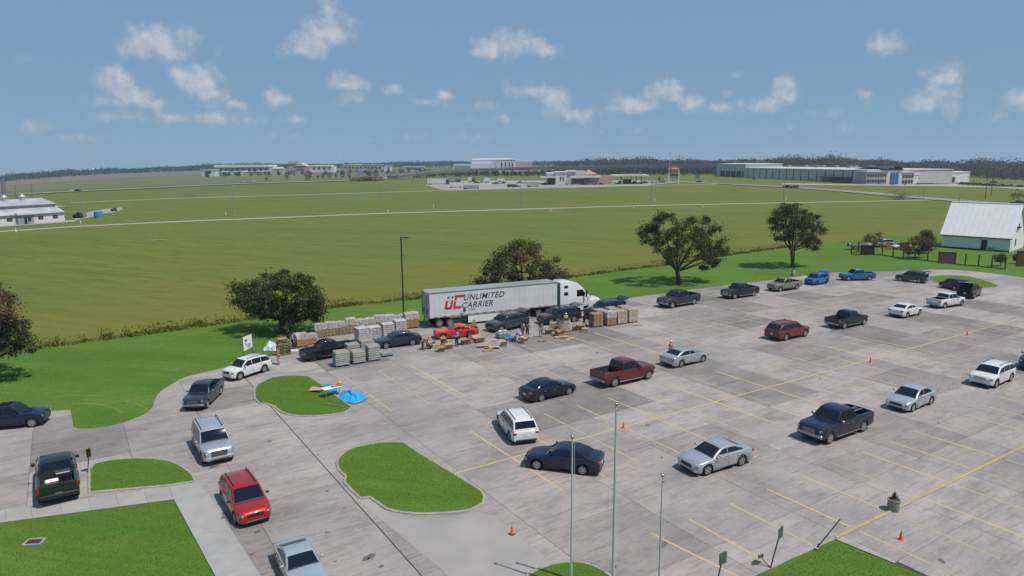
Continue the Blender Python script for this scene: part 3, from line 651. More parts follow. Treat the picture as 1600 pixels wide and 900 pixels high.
    if bed or bumper=='chrome': MB().box((xr-.03,0,.62),(.2,W_*.92,.2),ch=.05).build('rear_bumper',bm_ or M_CHROME,root,40)
    else: MB().box((xr+.03,0,gc+.14),(.12,W_*.80,.16),ch=.04).build('rear_bumper',M_TRIM,root,40)
    if bed:
        MB().box((xr+.005,0,.98),(.035,W_*.84,.48),ch=.01).build('tailgate',P_,root)
        for sd in(-1,1): MB().box((-.15,sd*(hw*.985),gc+.05),(wb-2*ra-.25,.14,.05),ch=.015).build('side_step',M_CHROME if bumper=='chrome' else M_TRIM,root)
    for sd in(-1,1):
        MB().box((xA-.32,sd*(hw+.085),belt+.06),(.12,.2,.15 if not bed else .2),ch=.04).build('mirror',M_TRIM if (bed and not trimchrome) or paint=='red' else (M_CHROME if trimchrome else P_),root,40)
    if S['rails']:
        for sd in(-1,1):
            x0,x1=xC+.15,xB-.2; yy=sd*(gy(0,H_)-.14); MB().tube((x0,yy,H_+.045),(x1,yy,H_+.05),.022,n=6).box((x0,yy,H_+.015),(.12,.04,.07)).box((x1,yy,H_+.015),(.12,.04,.07)).build('roof_rail',M_TRIM,root)
    # raised hatch / boot lid
    if hatch:
        # dark opening
        if kind in('suv','bigsuv','cross','hatch'):
            MB().box((xr+.02,0,(zD+gc)/2+.35),(.05,W_*.70,H_-gc-.62),ch=.02).build('cargo_opening',M_UNDER,root)
            ln=1.02; a=R(hatch); p0=Vector((xC-.02,0,H_-.06)); d=Vector((-math.cos(a),0,math.sin(a))); n_=Vector((d.z,0,-d.x)); wt=W_*.36; wt2=W_*.40
            V=[]
            for t,w_,bow in((0,wt,0),(.5,wt2*1.03,.06),(.8,wt2,.02),(1,wt2*.92,-.10)):
                for th in(0,.07):
                    for sd in(-1,1): c=p0+d*(ln*t)+n_*(bow+th); V.append((c.x,sd*w_,c.z))
            fc=[]
            for l in range(3):
                b=l*4; fc+=[(b,b+1,b+5,b+4),(b+2,b+6,b+7,b+3),(b,b+4,b+6,b+2),(b+1,b+3,b+7,b+5)]
            fc+=[(0,2,3,1),(12,13,15,14)]
            tg=MB().add(V,fc).build('liftgate',P_,root,30)
            V=[]
            for t,w_,bow in((.08,wt*.9,.012),(.5,wt2*.92,.07)):
                for sd in(-1,1): c=p0+d*(ln*t)+n_*(bow-.02); V.append((c.x,sd*w_,c.z))
            MB().add(V,[(0,1,3,2)]).build('liftgate_glass',M_GLASS,tg)
            for sd in(-1,1):
                c=p0+d*(ln*.45); MB().tube((xr+.12,sd*W_*.36,1.15),(c.x,sd*wt2*.9,c.z),.018,n=6).build('gas_strut',M_TRIM,root)
        else:
            a=R(hatch); p0=Vector((xD-.05,0,1.06)); d=Vector((-math.cos(a),0,math.sin(a))); n_=Vector((d.z,0,-d.x)); V=[]
            for t in(0,.5,1):
                for th in(0,.05):
                    for sd in(-1,1): c=p0+d*(.72*t)+n_*(th-.05*(4*t*(1-t))); V.append((c.x,sd*W_*.41,c.z))
            fc=[]
            for l in range(2):
                b=l*4; fc+=[(b,b+1,b+5,b+4),(b+2,b+6,b+7,b+3),(b,b+4,b+6,b+2),(b+1,b+3,b+7,b+5)]
            fc+=[(0,2,3,1),(8,9,11,10)]
            MB().add(V,fc).build('boot_lid',P_,root,30)
            MB().box(((xD+xr)/2-.02,0,1.015),(abs(xD-xr)-.12,W_*.72,.10)).build('boot_opening',M_UNDER,root)
            band('rear_window',xD,zD,xC-.06,zC-.06,.12,.93,.10,.014)
    return root
def park(side, F, Rr, *a, **k):
    """front and rear wheel contact pixels on the visible side ('L' or 'R' of the car)"""
    f,r=G(*F),G(*Rr); h=(f-r).normalized(); n=Vector((-h.y,h.x,0)); mid=(f+r)/2; w=SPEC[a[1]]['W']/2-.07
    c=mid-n*w if side=='L' else mid+n*w
    wbm=SPEC[a[1]]['wb']*(k['L']/SPEC[a[1]]['L'] if k.get('L') else 1); q=(f-r).length/wbm; sc=min(1.06,max(.86,1+.85*(q-1)))
    if 'bottle' in a[3]: sc=1
    c=mid-n*w*sc if side=='L' else mid+n*w*sc
    o=make_car(*a, loc=c, rz=math.atan2(h.y,h.x), **k); o.scale=(sc,sc,sc*((1.05 if sc<.93 else .95) if a[1] in('suv','cross') else 1)); return o

park('L',(376,594),(413,582.5),'suv_car','suv','white','white three-row SUV with dark grille beside the white banner',L=5.0,H=1.77,cat='suv')
park('L',(325,637.5),(345,617),'pickup_truck','pickup','slate','dark slate pickup truck with chrome grille bars turning into the drive',bumper='chrome',cat='pickup truck',trimchrome=True)
park('R',(316.6,724),(304.8,701),'suv_car','bigsuv','silver_blue','large silver SUV with black roof rails ahead of the dark slate pickup',cat='suv',bumper='body')
park('R',(368.5,819),(349,786),'crossover_car','cross','red','red family crossover with black mirrors driving beside the sidewalk',cat='car',bumper=None,trimchrome=False)
park('R',(452,925),(436,890),'sedan_car','coupe','silver_blue','pale silver car following the red crossover down the drive',H=1.43)
rg=G(94,787); hd=(G(88,712)-G(95.5,787)); hd.z=0; hd.normalize()
GREEN_LOC=rg+hd*2.6; GREEN_RZ=math.atan2(hd.y,hd.x)
make_car('pickup_truck','pickup','green','dark green pickup truck with a red cooler in its bed',GREEN_LOC,GREEN_RZ,cat='pickup truck',L=5.6,bumper='dark')
park('R',(49,668),(-28,675),'pickup_truck','pickup','navy','navy pickup truck parked on the concrete pad cut into the big lawn',cat='pickup truck')
park('L',(490,565),(541,556),'pickup_truck','pickup','black','black pickup truck with black wheels beside the grey block pallets',cat='pickup truck',wheels='black',bumper='dark')
park('L',(603.7,545),(645,540),'sedan_car','sedan','dgrey','dark grey sedan between the grey block pallets and the red coupe',H=1.46)
park('L',(693,531),(735,528),'coupe_car','coupe','bright_red','bright red coupe with its boot lid raised beside the trailer',hatch=62,wheels='five',L=4.95)
park('L',(783,519.5),(817,512.5),'suv_car','suv','grey','grey SUV with raised liftgate beside the white trailer skirt',hatch=18,cat='suv',H=1.70)
park('L',(859,508.5),(899,503),'suv_car','suv','charcoal','charcoal SUV with raised liftgate beside the truck cab',hatch=14,cat='suv',L=5.0,H=1.74)
park('L',(932,500),(972,494),'suv_car','bigsuv','navy','navy SUV with raised liftgate behind the wrapped pallet boxes',hatch=16,cat='suv',L=5.1,H=1.78)
park('L',(1050,482),(1085,476),'pickup_truck','pickup','slate','slate blue pickup truck queuing under the big spreading oak',bumper='chrome',cat='pickup truck')
park('L',(1148,467.5),(1177.5,463),'pickup_truck','pickup','black','black pickup truck with silver bumper queuing ahead of the tan pickup',bumper='chrome',cat='pickup truck',grille='chrome')
park('L',(1219,456),(1245,452.5),'pickup_truck','pickup','tan','tan two-tone pickup truck queuing behind the black one',cat='pickup truck',H=1.85,L=5.7,bumper='body')
park('L',(1276,446),(1291.5,443),'hatchback_car','hatch','blue','small boxy blue hatchback with its liftgate raised',hatch=12,wheels='black')
park('L',(1326,439),(1358,438.4),'pickup_truck','pickup','blue','bright blue pickup truck with black grille at the lot edge',cat='pickup truck',bumper='dark')
park('L',(1406.5,439.5),(1435,442.5),'suv_car','suv','grey','grey SUV with raised liftgate by the grass loop island',hatch=10,cat='suv')
park('L',(1473,450),(1489,453.5),'crossover_car','cross','navy','dark navy crossover with open rear door on the grass loop island side',hatch=10,L=4.4)
park('R',(1531.5,462),(1521.5,467),'suv_car','suv','black','black SUV with open tailgate at the head of the loop drive',hatch=30,cat='suv',L=4.5)
park('R',(1502.5,478),(1476,482),'pickup_truck','pickup','white','white pickup truck heading for the loop drive',cat='pickup truck',bumper='chrome')
park('R',(1436.5,492.5),(1417,497),'sedan_car','sedan','white','small white sedan queuing behind the white pickup',L=4.5,H=1.44)
park('R',(1350,508),(1319.5,514),'pickup_truck','pickup','black','black pickup truck queuing ahead of the maroon SUV',cat='pickup truck',bumper='chrome')
park('R',(1258,526),(1228,532.5),'suv_car','suv','maroon','maroon red SUV with tinted rear glass queuing behind the black pickup',cat='suv',L=5.15,H=1.79)
park('R',(1098,566),(1064.5,574),'sedan_car','sedan','silver','silver sedan with a person in red at its far door')
park('R',(1013,593),(960.5,605),'pickup_truck','pickup','darkred','dark red pickup truck with chrome bumper and empty bed',cat='pickup truck',bumper='chrome',L=5.8)
park('R',(889,617),(846,627.6),'sedan_car','sedan','black','black sedan queuing behind the dark red pickup',wheels='five',trimchrome=True)
park('L',(779,665),(796.6,689),'crossover_car','cross','white','white family crossover with black roof rails near the mid grass island',cat='car')
park('L',(839,734),(910,742.6),'sedan_car','sedan','navy','navy blue sedan parked across the stalls beside the flagpoles')
park('L',(1105,743),(1158.7,728),'sedan_car','sedan','silver','silver compact sedan with tall red tail lamps among empty stalls',L=4.64,H=1.42,wheels='five')
park('L',(1296,694),(1348.4,675),'pickup_truck','pickup','navy','navy blue pickup truck with big chrome grille and ladder in bed',bumper='chrome',cat='pickup truck',trimchrome=True,grille='dark')
park('L',(1425.9,643.8),(1453.8,632.5),'sedan_car','sedan','silver_blue','pale silver sedan following the navy pickup',L=4.63,H=1.49)
park('L',(1556,606.5),(1578.8,596.6),'suv_car','suv','white','white rounded SUV following the pale silver sedan',L=4.8,H=1.72,cat='suv',grille='chrome')
park('L',(1634,582),(1654,572),'suv_car','suv','charcoal','dark car just behind the white rounded SUV',cat='car')
# things carried in pickup beds
ladder=thing('bed_ladder','silver ladder lying in the bed of the navy pickup','ladder')
f,r_=G(1296,694),G(1348.4,675); h=(f-r_).normalized(); n=Vector((-h.y,h.x,0)); c=(f+r_)/2-n*.95
ladder.location=c-h*1.95+Vector((0,0,1.29)); ladder.rotation_euler=(0,0,math.atan2(h.y,h.x))
for s in(-1,1): MB().box((0,s*.22,0),(1.7,.06,.06)).build('rail',M_RIMS,ladder)
for k in range(5): MB().box((-.6+k*.3,0,0),(.05,.40,.05)).build('rung',M_RIMS,ladder)
M_RED=mat('cooler_red',(.5,.03,.02),.5); M_WHITE=mat('white_plastic',(.72,.72,.71),.5)
def at_bed(x,y,z): 
    c_,s_=math.cos(GREEN_RZ),math.sin(GREEN_RZ); return Vector((GREEN_LOC.x+x*c_-y*s_,GREEN_LOC.y+x*s_+y*c_,z))
co=thing('cooler','red cooler with white lid in the dark green pickup bed','cooler',at_bed(-2.15,.25,.785),GREEN_RZ)
MB().box((0,0,.22),(.38,.62,.44),ch=.04).build('tub',M_RED,co); MB().box((0,0,.48),(.40,.64,.08),ch=.03).build('lid',M_WHITE,co)
tb=thing('tool_box','black tool box behind the cab of the dark green pickup','tool box',at_bed(-1.2,-.3,.785),GREEN_RZ)
MB().box((0,0,.25),(.5,.7,.5),ch=.03).build('chest',M_TRIM,tb); MB().box((0,0,.53),(.52,.72,.06),ch=.02).build('lid',mat('dull_steel',(.2,.21,.23),.4,metal=.8),tb)
# ------------------------------------------------------------------ semi truck and trailer
M_TRW = mat('trailer_white',(.60,.60,.61),.45,noise=(.5,(.53,.53,.545),5,(1,1,3)),bump=0)
M_TRR = mat('trailer_roof',(.42,.43,.45),.35,metal=.4,noise=(.6,(.36,.37,.38),4))
M_STEEL = mat('steel_grey',(.22,.22,.23),.5,metal=.5)
M_TRUCKW = mat('truck_white',(.66,.66,.66),.3,coat=.8)
M_DKBLUE = mat('fairing_dark',(.02,.04,.06),.4,coat=.5)
M_LOGO_RED = mat('logo_red',(.5,.015,.015),.5); M_LOGO_DK = mat('logo_dark',(.03,.033,.05),.5)
t0=G(672,514); t1=G(906,488.5); hv=(t1-t0).normalized(); TRZ=math.atan2(hv.y,hv.x)
trl=thing('semi_trailer','long white box trailer lettered with a red and black carrier logo','trailer',t0,TRZ)
TL,TW=16.1,2.59
MB().box((TL/2,TW/2,2.64),(TL,TW,2.80)).build('box_body',M_TRW,trl)
MB().box((TL/2,TW/2,4.055),(TL-.02,TW-.02,.03)).build('roof',M_TRR,trl)
for y in(-.006,TW+.006):
    MB().box((TL/2,y,4.03),(TL,.05,.10)).build('top_rail',M_STEEL,trl); MB().box((TL/2,y,1.27),(TL,.06,.16)).build('bottom_rail',mat('rail_alu',(.5,.5,.51),.4,metal=.3),trl)
for k in range(1,26):
    MB().box((k*TL/26,-.006,2.68),(.05,.012,2.62)).build('side_post',M_TRW,trl)
for k in range(16):
    for j,m_ in((0,M_LOGO_RED),(1,M_TRIM)): MB().box((.5+k*1.0+j*.3,-.042,1.27),(.28,.008,.06)).build('marker_tape',m_,trl)
for s in(0,1):
    d=MB().box((-.02,TW/4+s*TW/2,2.64),(.05,TW/2-.03,2.72),ch=.012).build('rear_door',mat('door_grey',(.42,.44,.47),.45),trl)
    for q in(.35,.95): MB().tube((-.06,s*TW/2+q,1.35),(-.06,s*TW/2+q,3.95),.02,n=6).build('lock_rod',M_STEEL,d)
    MB().box((-.06,TW/4+s*TW/2,1.9),(.03,.3,.45)).build('latch_plate',M_TRIM,d)
for y in(.03,TW-.03): MB().box((-.03,y,2.6),(.10,.09,2.95)).build('rear_frame',M_STEEL,trl)
MB().box((-.02,TW/2,.62),(.10,TW*.8,.12)).box((-.0,.6,.9),(.1,.1,.6)).box((0,TW-.6,.9),(.1,.1,.6)).build('underride_guard',M_STEEL,trl)
MB().box((TL/2,TW/2,1.12),(TL-.2,1.1,.18)).build('chassis',M_UNDER,trl)
MB().box((7.9,.05,.72),(6.6,.03,.95),ch=.01).build('side_skirt',M_TRUCKW,trl); MB().box((7.9,TW-.05,.72),(6.6,.03,.95),ch=.01).build('side_skirt',M_TRUCKW,trl)
tmB,rmB=wheel_meshes(.5,'truck')
for x in(1.15,2.45):
    MB().tube((x,.2,.5),(x,TW-.2,.5),.08,n=8).build('axle',M_UNDER,trl)
    for y in(.16,.45,TW-.45,TW-.16):
        w_=link('wheel',tmB,trl,(x,y,.5),(0,0,math.pi if y<1 else 0)); link('rim',rmB,w_)
for y in(.5,TW-.5): MB().box((12.6,y,.62),(.14,.14,1.15)).box((12.6,y,.05),(.3,.3,.08)).build('landing_leg',M_STEEL,trl)
def text_mesh(txt, size, shear=0.0, extrude=.004, m=None, name='lettering', bold=0.0, space=1.0):
    c=bpy.data.curves.new('t','FONT'); c.body=txt; c.size=size; c.shear=shear; c.extrude=extrude; c.offset=bold; c.space_character=space; c.resolution_u=3
    o=bpy.data.objects.new('t',c); COL.objects.link(o); bpy.context.view_layer.update(); dg=bpy.context.evaluated_depsgraph_get()
    me=bpy.data.meshes.new_from_object(o.evaluated_get(dg)); bpy.data.objects.remove(o); me.materials.clear(); me.materials.append(m); me.name=name; return me
SIDE=(math.pi/2,0,0)
link('lettering',text_mesh('UNLIMITED',.95,.28,m=M_LOGO_DK,bold=.004,space=1.06),trl,(4.0,-.022,2.92),SIDE)
link('lettering',text_mesh('CARRIER',.95,.28,m=M_LOGO_DK,bold=.004,space=1.06),trl,(3.75,-.022,2.02),SIDE)
def logo(polys,name):
    mb=MB()
    for P in polys:
        n=len(P); P=[(x+.22*z,z) for x,z in P]; mb.add([(x,-.03,z) for x,z in P]+[(x,-.010,z) for x,z in P],[tuple(range(n))]+[(i,n+i,n+(i+1)%n,(i+1)%n) for i in range(n)])
    return mb.build(name,M_LOGO_RED,trl,loc=(1.75,0,2.05))
U=[[(0,1.0),(.26,1.0),(.26,.26),(.62,.26),(.62,1.0),(.88,1.0),(.88,0),(.12,0),(0,.12)]]
C_=[[(1.0,1.55),(2.1,1.55),(2.1,1.28),(1.26,1.28),(1.26,1.0),(1.0,1.0)],[(1.0,.88),(1.26,.88),(1.26,.26),(2.0,.26),(2.0,0),(1.12,0),(1.0,.12)]]
logo(U,'logo'); logo(C_,'logo')
for x in(.2,.72): 
    mb=MB(); mb.add([(x+.3+.12*math.cos(t*math.pi/4),-.03,1.35+.12*math.sin(t*math.pi/4)) for t in range(8)],[tuple(range(8))]); mb.build('logo_dot',M_LOGO_DK,trl,loc=(1.75,0,2.05))
mb=MB(); mb.add([(4.15+.2*math.cos(t*math.pi/5),-.022,1.78+.2*math.sin(t*math.pi/5)) for t in range(10)],[tuple(range(10))]); mb.build('emblem',mat('emblem_blue',(.03,.08,.2),.5),trl)
for x,z,w_ in((5.1,1.86,.9),(5.1,1.72,.7),(3.9,1.45,.7),(3.9,1.36,.5)): MB().box((x,-.018,z),(w_,.008,.035)).build('small_print',M_STEEL,trl)
# tractor
trk=thing('semi_tractor','white sleeper cab semi tractor coupled to the white trailer','truck',t0,TRZ)
CX=16.55
prof=[(CX,1.0),(CX,3.75),(CX+.35,3.98),(CX+1.5,3.98),(CX+2.4,3.75),(CX+3.25,3.05),(CX+3.75,2.25),(CX+3.8,2.0),(CX+3.8,.75),(CX,.75)]
def xz_solid(prof,y0,y1,name,m,par,inset=.0,sm=35):
    n=len(prof); mb=MB(); mb.add([(x,y0,z) for x,z in prof]+[(x,y1,z) for x,z in prof],[tuple(range(n)),tuple(range(2*n-1,n-1,-1))]+[(i,n+i,n+(i+1)%n,(i+1)%n) for i in range(n)])
    me=mb.mesh(name,m); bm=bmesh.new(); bm.from_mesh(me); bmesh.ops.recalc_face_normals(bm,faces=bm.faces[:]); bmesh.ops.bevel(bm,geom=bm.edges[:],offset=.07,segments=2,affect='EDGES',profile=.6); bm.to_mesh(me); bm.free()
    me.polygons.foreach_set('use_smooth',[True]*len(me.polygons)); me.set_sharp_from_angle(angle=R(sm)); return link(name,me,par)
cabo=xz_solid(prof,.12,2.47,'cab',M_TRUCKW,trk)
xz_solid([(CX+3.72,.75),(CX+3.72,2.12),(CX+4.3,2.02),(CX+5.3,1.72),(CX+5.75,1.45),(CX+5.9,1.05),(CX+5.9,.75)],.30,2.29,'hood',M_TRUCKW,trk)
xz_solid([(CX+4.0,.55),(CX+4.0,1.0),(CX+4.25,1.45),(CX+4.8,1.6),(CX+5.5,1.45),(CX+5.85,1.0),(CX+5.85,.55)],.06,.42,'fender',M_TRUCKW,trk)
xz_solid([(CX+4.0,.55),(CX+4.0,1.0),(CX+4.25,1.45),(CX+4.8,1.6),(CX+5.5,1.45),(CX+5.85,1.0),(CX+5.85,.55)],2.17,2.53,'fender',M_TRUCKW,trk)
MB().box((CX-.32,TW/2,2.45),(.55,2.44,2.9),ch=.04).build('side_extender',M_DKBLUE,trk)
MB().box((CX-.03,TW/2,2.45),(.05,2.50,2.95)).build('gap_seal',M_TRIM,trk)
for (x,z,w_,h_) in((CX+.85,3.35,.55,.34),(CX+.85,2.5,.55,.42)): MB().box((x,.115,z),(w_,.02,h_),ch=.008).build('sleeper_window',M_GLASS,trk)
MB().add([(CX+2.35,.105,2.05),(CX+3.45,.105,2.05),(CX+3.55,.105,2.35),(CX+3.15,.105,2.85),(CX+2.35,.105,2.85)],[(0,1,2,3,4)]).build('door_window',M_GLASS,trk)
MB().add([(CX+3.85,.3,2.2),(CX+3.85,2.29,2.2),(CX+3.36,2.25,3.0),(CX+3.36,.34,3.0)],[(0,1,2,3)]).build('windshield',M_GLASS,trk)
MB().box((CX+3.55,-.18,2.35),(.14,.22,.85),ch=.04).build('mirror',M_TRIM,trk); MB().box((CX+4.2,.05,2.1),(.1,.15,.3),ch=.03).build('hood_mirror',M_TRIM,trk)
MB().box((CX+5.92,TW/2,1.05),(.08,1.1,.75),ch=.03).build('grille',M_CHROME,trk); MB().box((CX+5.9,TW/2,.45),(.3,2.4,.4),ch=.08).build('front_bumper',M_TRUCKW,trk,40)
for y in(.22,2.37): MB().box((CX+5.62,y,1.2),(.3,.22,.3),ch=.05).build('headlight',M_HEAD,trk)
MB().box((CX+2.2,.18,.6),(2.2,.1,.6),ch=.03).build('chassis_fairing',M_TRUCKW,trk); MB().box((CX+1.2,TW/2,.85),(8.8,.9,.25)).build('frame_rails',M_UNDER,trk)
for x in(CX-2.9,CX-1.6):
    for y in(.16,.45,TW-.45,TW-.16): w_=link('wheel',tmB,trk,(x,y,.5),(0,0,math.pi if y<1 else 0)); link('rim',rmB,w_)
for y in(.2,TW-.2): w_=link('wheel',tmB,trk,(CX+4.85,y,.5),(0,0,math.pi if y<1 else 0)); link('rim',rmB,w_)

# ------------------------------------------------------------------ pallets and goods
M_CARD=mat('cardboard',(.30,.19,.105),.85,noise=(2,(.25,.155,.085),4),rand=.12)
M_CARDL=mat('pale_cardboard',(.40,.30,.20),.85,noise=(2,(.33,.24,.15),4),rand=.12)
M_AMBER=mat('amber_carton',(.36,.20,.07),.8,noise=(2,(.3,.16,.05),4))
M_WOOD=mat('pallet_wood',(.36,.28,.18),.85,noise=(3,(.24,.18,.11),5,(1,6,1)),rand=.1)
M_BLUEP=mat('blue_pallet',(.05,.13,.28),.7)
M_BLOCK=mat('grey_roll_goods',(.36,.36,.33),.85,noise=(3,(.27,.27,.245),5),rand=.06)
M_BLOCKT=mat('grey_goods_top',(.30,.25,.235),.85,noise=(2,(.24,.2,.19),4))
M_WCASE=mat('water_case_white',(.58,.57,.56),.4,noise=(1,(.45,.44,.45),4))
M_CAP=mat('bottle_dark',(.05,.05,.07),.5); M_CAPB=mat('bottle_red',(.25,.05,.06),.5)
def film():
    m=bpy.data.materials.new('stretch_film'); m.use_nodes=True; t=m.node_tree; p=t.nodes['Principled BSDF']; p.inputs['Base Color'].default_value=(.6,.6,.63,1); p.inputs['Roughness'].default_value=.18; p.inputs['Specular IOR Level'].default_value=.6
    tr=t.nodes.new('ShaderNodeBsdfTransparent'); mx=t.nodes.new('ShaderNodeMixShader'); tc_=t.nodes.new('ShaderNodeTexCoord'); n=t.nodes.new('ShaderNodeTexNoise'); n.inputs['Scale'].default_value=3; n.inputs['Detail'].default_value=5; t.links.new(tc_.outputs['Object'],n.inputs['Vector'])
    r=t.nodes.new('ShaderNodeMapRange'); t.links.new(n.outputs[0],r.inputs[0]); r.inputs[1].default_value=.35; r.inputs[2].default_value=.7; r.inputs[3].default_value=.04; r.inputs[4].default_value=.5
    b=t.nodes.new('ShaderNodeBump'); b.inputs['Strength'].default_value=.8; b.inputs['Distance'].default_value=.1; t.links.new(n.outputs[0],b.inputs['Height']); t.links.new(b.outputs[0],p.inputs['Normal'])
    t.links.new(r.outputs[0],mx.inputs[0]); t.links.new(tr.outputs[0],mx.inputs[1]); t.links.new(p.outputs[0],mx.inputs[2]); t.links.new(mx.outputs[0],t.nodes['Material Output'].inputs[0]); return m
M_FILM=film(); M_FILMCAP=film(); M_FILMCAP.name='film_cap'
for n_ in M_FILMCAP.node_tree.nodes:
    if n_.type=='MAP_RANGE': n_.inputs[3].default_value=.3; n_.inputs[4].default_value=.95
def pallet_mesh(w,d,m):
    mb=MB()
    for k in range(6): mb.box((0,-d/2+d*(k+.5)/6,.125),(w,d/6*.72,.025))
    for x in(-w/2+.05,0,w/2-.05): mb.box((x,0,.06),(.09,d,.10))
    for y in(-d/2+.06,0,d/2-.06): mb.box((0,y,-.0+.006),(w,.1,.012))
    return mb.mesh('pallet',m)
PAL=pallet_mesh(1.2,1.05,M_WOOD); PALB=pallet_mesh(1.25,1.1,M_BLUEP)
def sheetwrap(w,d,z0,z1,full=False,seed=0):
    """crumpled film cap over a load"""
    rnd=random.Random(seed); mb=MB(); n=5; V=[]
    for i in range(n+1):
        for j in range(n+1):
            x=(-.5+i/n)*w; y=(-.5+j/n)*d; V.append((x*1.03,y*1.03,z1+.03+rnd.uniform(0,.07)))
    mb.add(V,[(i*(n+1)+j,(i+1)*(n+1)+j,(i+1)*(n+1)+j+1,i*(n+1)+j+1) for i in range(n) for j in range(n)])
    per=[(i,0) for i in range(n)]+[(n,j) for j in range(n)]+[(i,n) for i in range(n,0,-1)]+[(0,j) for j in range(n,0,-1)]; L=len(per); V=[]
    lo=z0 if full else z1-(z1-z0)*.38
    for lev in(z1+.03,z1-(z1-lo)*.5,lo):
        for (i,j) in per: x=(-.5+i/n)*w*1.05; y=(-.5+j/n)*d*1.05; V.append((x+rnd.uniform(-.02,.02),y+rnd.uniform(-.02,.02),lev+(rnd.uniform(-.12,.05) if lev==lo and not full else 0)))
    mb.add(V,[(l*L+k,l*L+(k+1)%L,(l+1)*L+(k+1)%L,(l+1)*L+k) for l in range(2) for k in range(L)])
    return mb.mesh('film_wrap',M_FILM if full else M_FILMCAP,60)
def load(px,py,rz,w,d,h,kind,label,nx=3,ny=3,nz=4,wrap='cap',seed=0,grp='pallet loads set out for handing out',cat='pallet load',loc=None):
    rnd=random.Random(seed); g=loc if loc is not None else G(px,py); root=thing('pallet_load',label,cat,g,rz,grp)
    link('pallet',PALB if kind=='block' else PAL,root)
    z0=.14; mats={'card':M_CARD,'pale':M_CARDL,'amber':M_AMBER,'block':M_BLOCK,'water':M_WCASE}
    if kind=='block':
        mb=MB(); lh=h/nz
        for k in range(nz): mb.box((rnd.uniform(-.02,.02),rnd.uniform(-.02,.02),z0+lh*(k+.5)),(w,d,lh*.86),ch=.03)
        mb.build('stacked_goods',M_BLOCK,root); MB().box((0,0,z0+h+.0),(w*.96,d*.96,.05),ch=.02).build('top_sheet',M_BLOCKT,root)
    else:
        bw,bd,bh=w/nx,d/ny,h/nz; bmesh_=MB().box((0,0,bh/2),(bw*.965,bd*.965,bh*.965),ch=.012).mesh('carton' if kind!='water' else 'bottle_case',mats[kind])
        for k in range(nz):
            for i in range(nx):
                for j in range(ny):
                    if 0<i<nx-1 and 0<j<ny-1 and k<nz-1: continue
                    o=link(bmesh_.name.split('.')[0],bmesh_,root,(-w/2+bw*(i+.5)+rnd.uniform(-.012,.012),-d/2+bd*(j+.5)+rnd.uniform(-.012,.012),z0+bh*k),(0,0,rnd.uniform(-.02,.02)))
        if kind=='water':     # rows of dark and red bottle labels seen through the film
            mb=MB()
            for k in range(nz):
                for s in range(9):
                    for face in(0,1):
                        q=-.5+(s+.5)/9+rnd.uniform(-.01,.01); m_=0 if rnd.random()<.6 else 1; zz=z0+bh*(k+.52)
                        if face==0: mb.box((q*w,-d/2-.006,zz),(.055,.02,bh*.42),m=m_)
                        else: mb.box((-w/2-.006,q*d,zz),(.02,.055,bh*.42),m=m_)
            mb.build('bottle_labels',[M_CAP,M_CAPB],root)['kind']='stuff'
        elif kind!='amber':
            mb=MB()
            for k in range(nz):
                for i in range(nx): mb.box((-w/2+bw*(i+.5),-d/2-.003,z0+bh*(k+.5)),(bw*.22,.01,bh*.13))
            mb.build('carton_labels',M_WCASE,root)['kind']='stuff'
    if wrap: link('film_wrap',sheetwrap(w,d,z0,z0+h,wrap=='full',seed),root)
    return root
AR=math.atan2(EA.y,EA.x)
RZ1=TRZ+R(1)
def row(p,q,n): return [p+(q-p)*(i/(n-1)) for i in range(n)]
for i,g in enumerate(row(G(500,526),G(624,509.5),9)):
    names=['first','second','third','fourth','fifth','sixth','seventh','eighth','ninth']
    load(0,0,RZ1+random.uniform(-.14,.14),1.08,1.0,1.25+random.uniform(-.15,.18),'card' if i not in(5,7) else 'pale','%s carton pallet from the oak in the film-capped back row'%names[i],3,3,4,'cap',i,grp='film-capped carton pallets in the back row',loc=g)
for i,(x,y,h) in enumerate(((566,533,1.35),(585,530,1.25),(606,526,1.35),(625.5,522,1.45))):
    load(x,y,RZ1+(.25 if i==0 else .02),1.2,1.05,h,'water','%s pallet of bottled drinks from the oak before the carton row'%['first','second','third','fourth'][i],3,3,6,'full',20+i,grp='bottled drink pallets')
load(643,511.5,RZ1-.1,1.5,1.4,1.5,'amber','leaning amber carton pallet between lamp post and trailer doors',3,3,5,'cap',31)
load(471,541,RZ1+.2,1.25,1.15,1.15,'amber','amber carton pallet under a film tent by the oak trunk',3,3,4,'cap',32)
load(486,537,RZ1+.1,1.1,1.0,.85,'amber','low amber carton pallet draped in film near the oak',3,3,3,'cap',33)
BR=TRZ+R(4)
load(533.5,571,BR,1.3,1.12,1.25,'block','grey layered block pallet on blue base, nearest the black pickup door',nz=7,wrap=None,seed=41,grp='grey block pallets')
load(559.5,566.5,BR,1.2,1.12,1.05,'block','short grey layered block pallet between two taller ones',nz=6,wrap=None,seed=42,grp='grey block pallets')
load(583,562.5,BR,1.15,1.15,1.35,'block','tallest grey layered block pallet, facing the open stalls',nz=8,wrap=None,seed=43,grp='grey block pallets')
load(551,557,BR,1.25,1.12,1.15,'block','grey layered block pallet behind the short one',nz=6,wrap=None,seed=44,grp='grey block pallets')
load(572.5,553,BR,1.2,1.12,1.3,'block','grey layered block pallet behind the tallest one',nz=7,wrap=None,seed=45,grp='grey block pallets')
load(602,555.5,BR,.95,.9,.2,'block','nearly empty grey block pallet beside the dark grey sedan',nz=2,wrap=None,seed=46,grp='grey block pallets')
for i,(x,y,k,w_,l_) in enumerate(((931,510,'card',None,'tan carton pallet beside the person in black'),(952,508,'card','cap','tan carton pallet with film cap, second from the person in black'),(968.5,505.5,'pale','full','carton pallet half hidden by white film'),(986,503,'pale','full','pale pallet wholly wrapped in white film at the row end'))):
    load(x,y,RZ1,1.22,1.1,1.4,k,l_,3,3,5,w_,50+i,grp='carton pallets by the navy SUV')
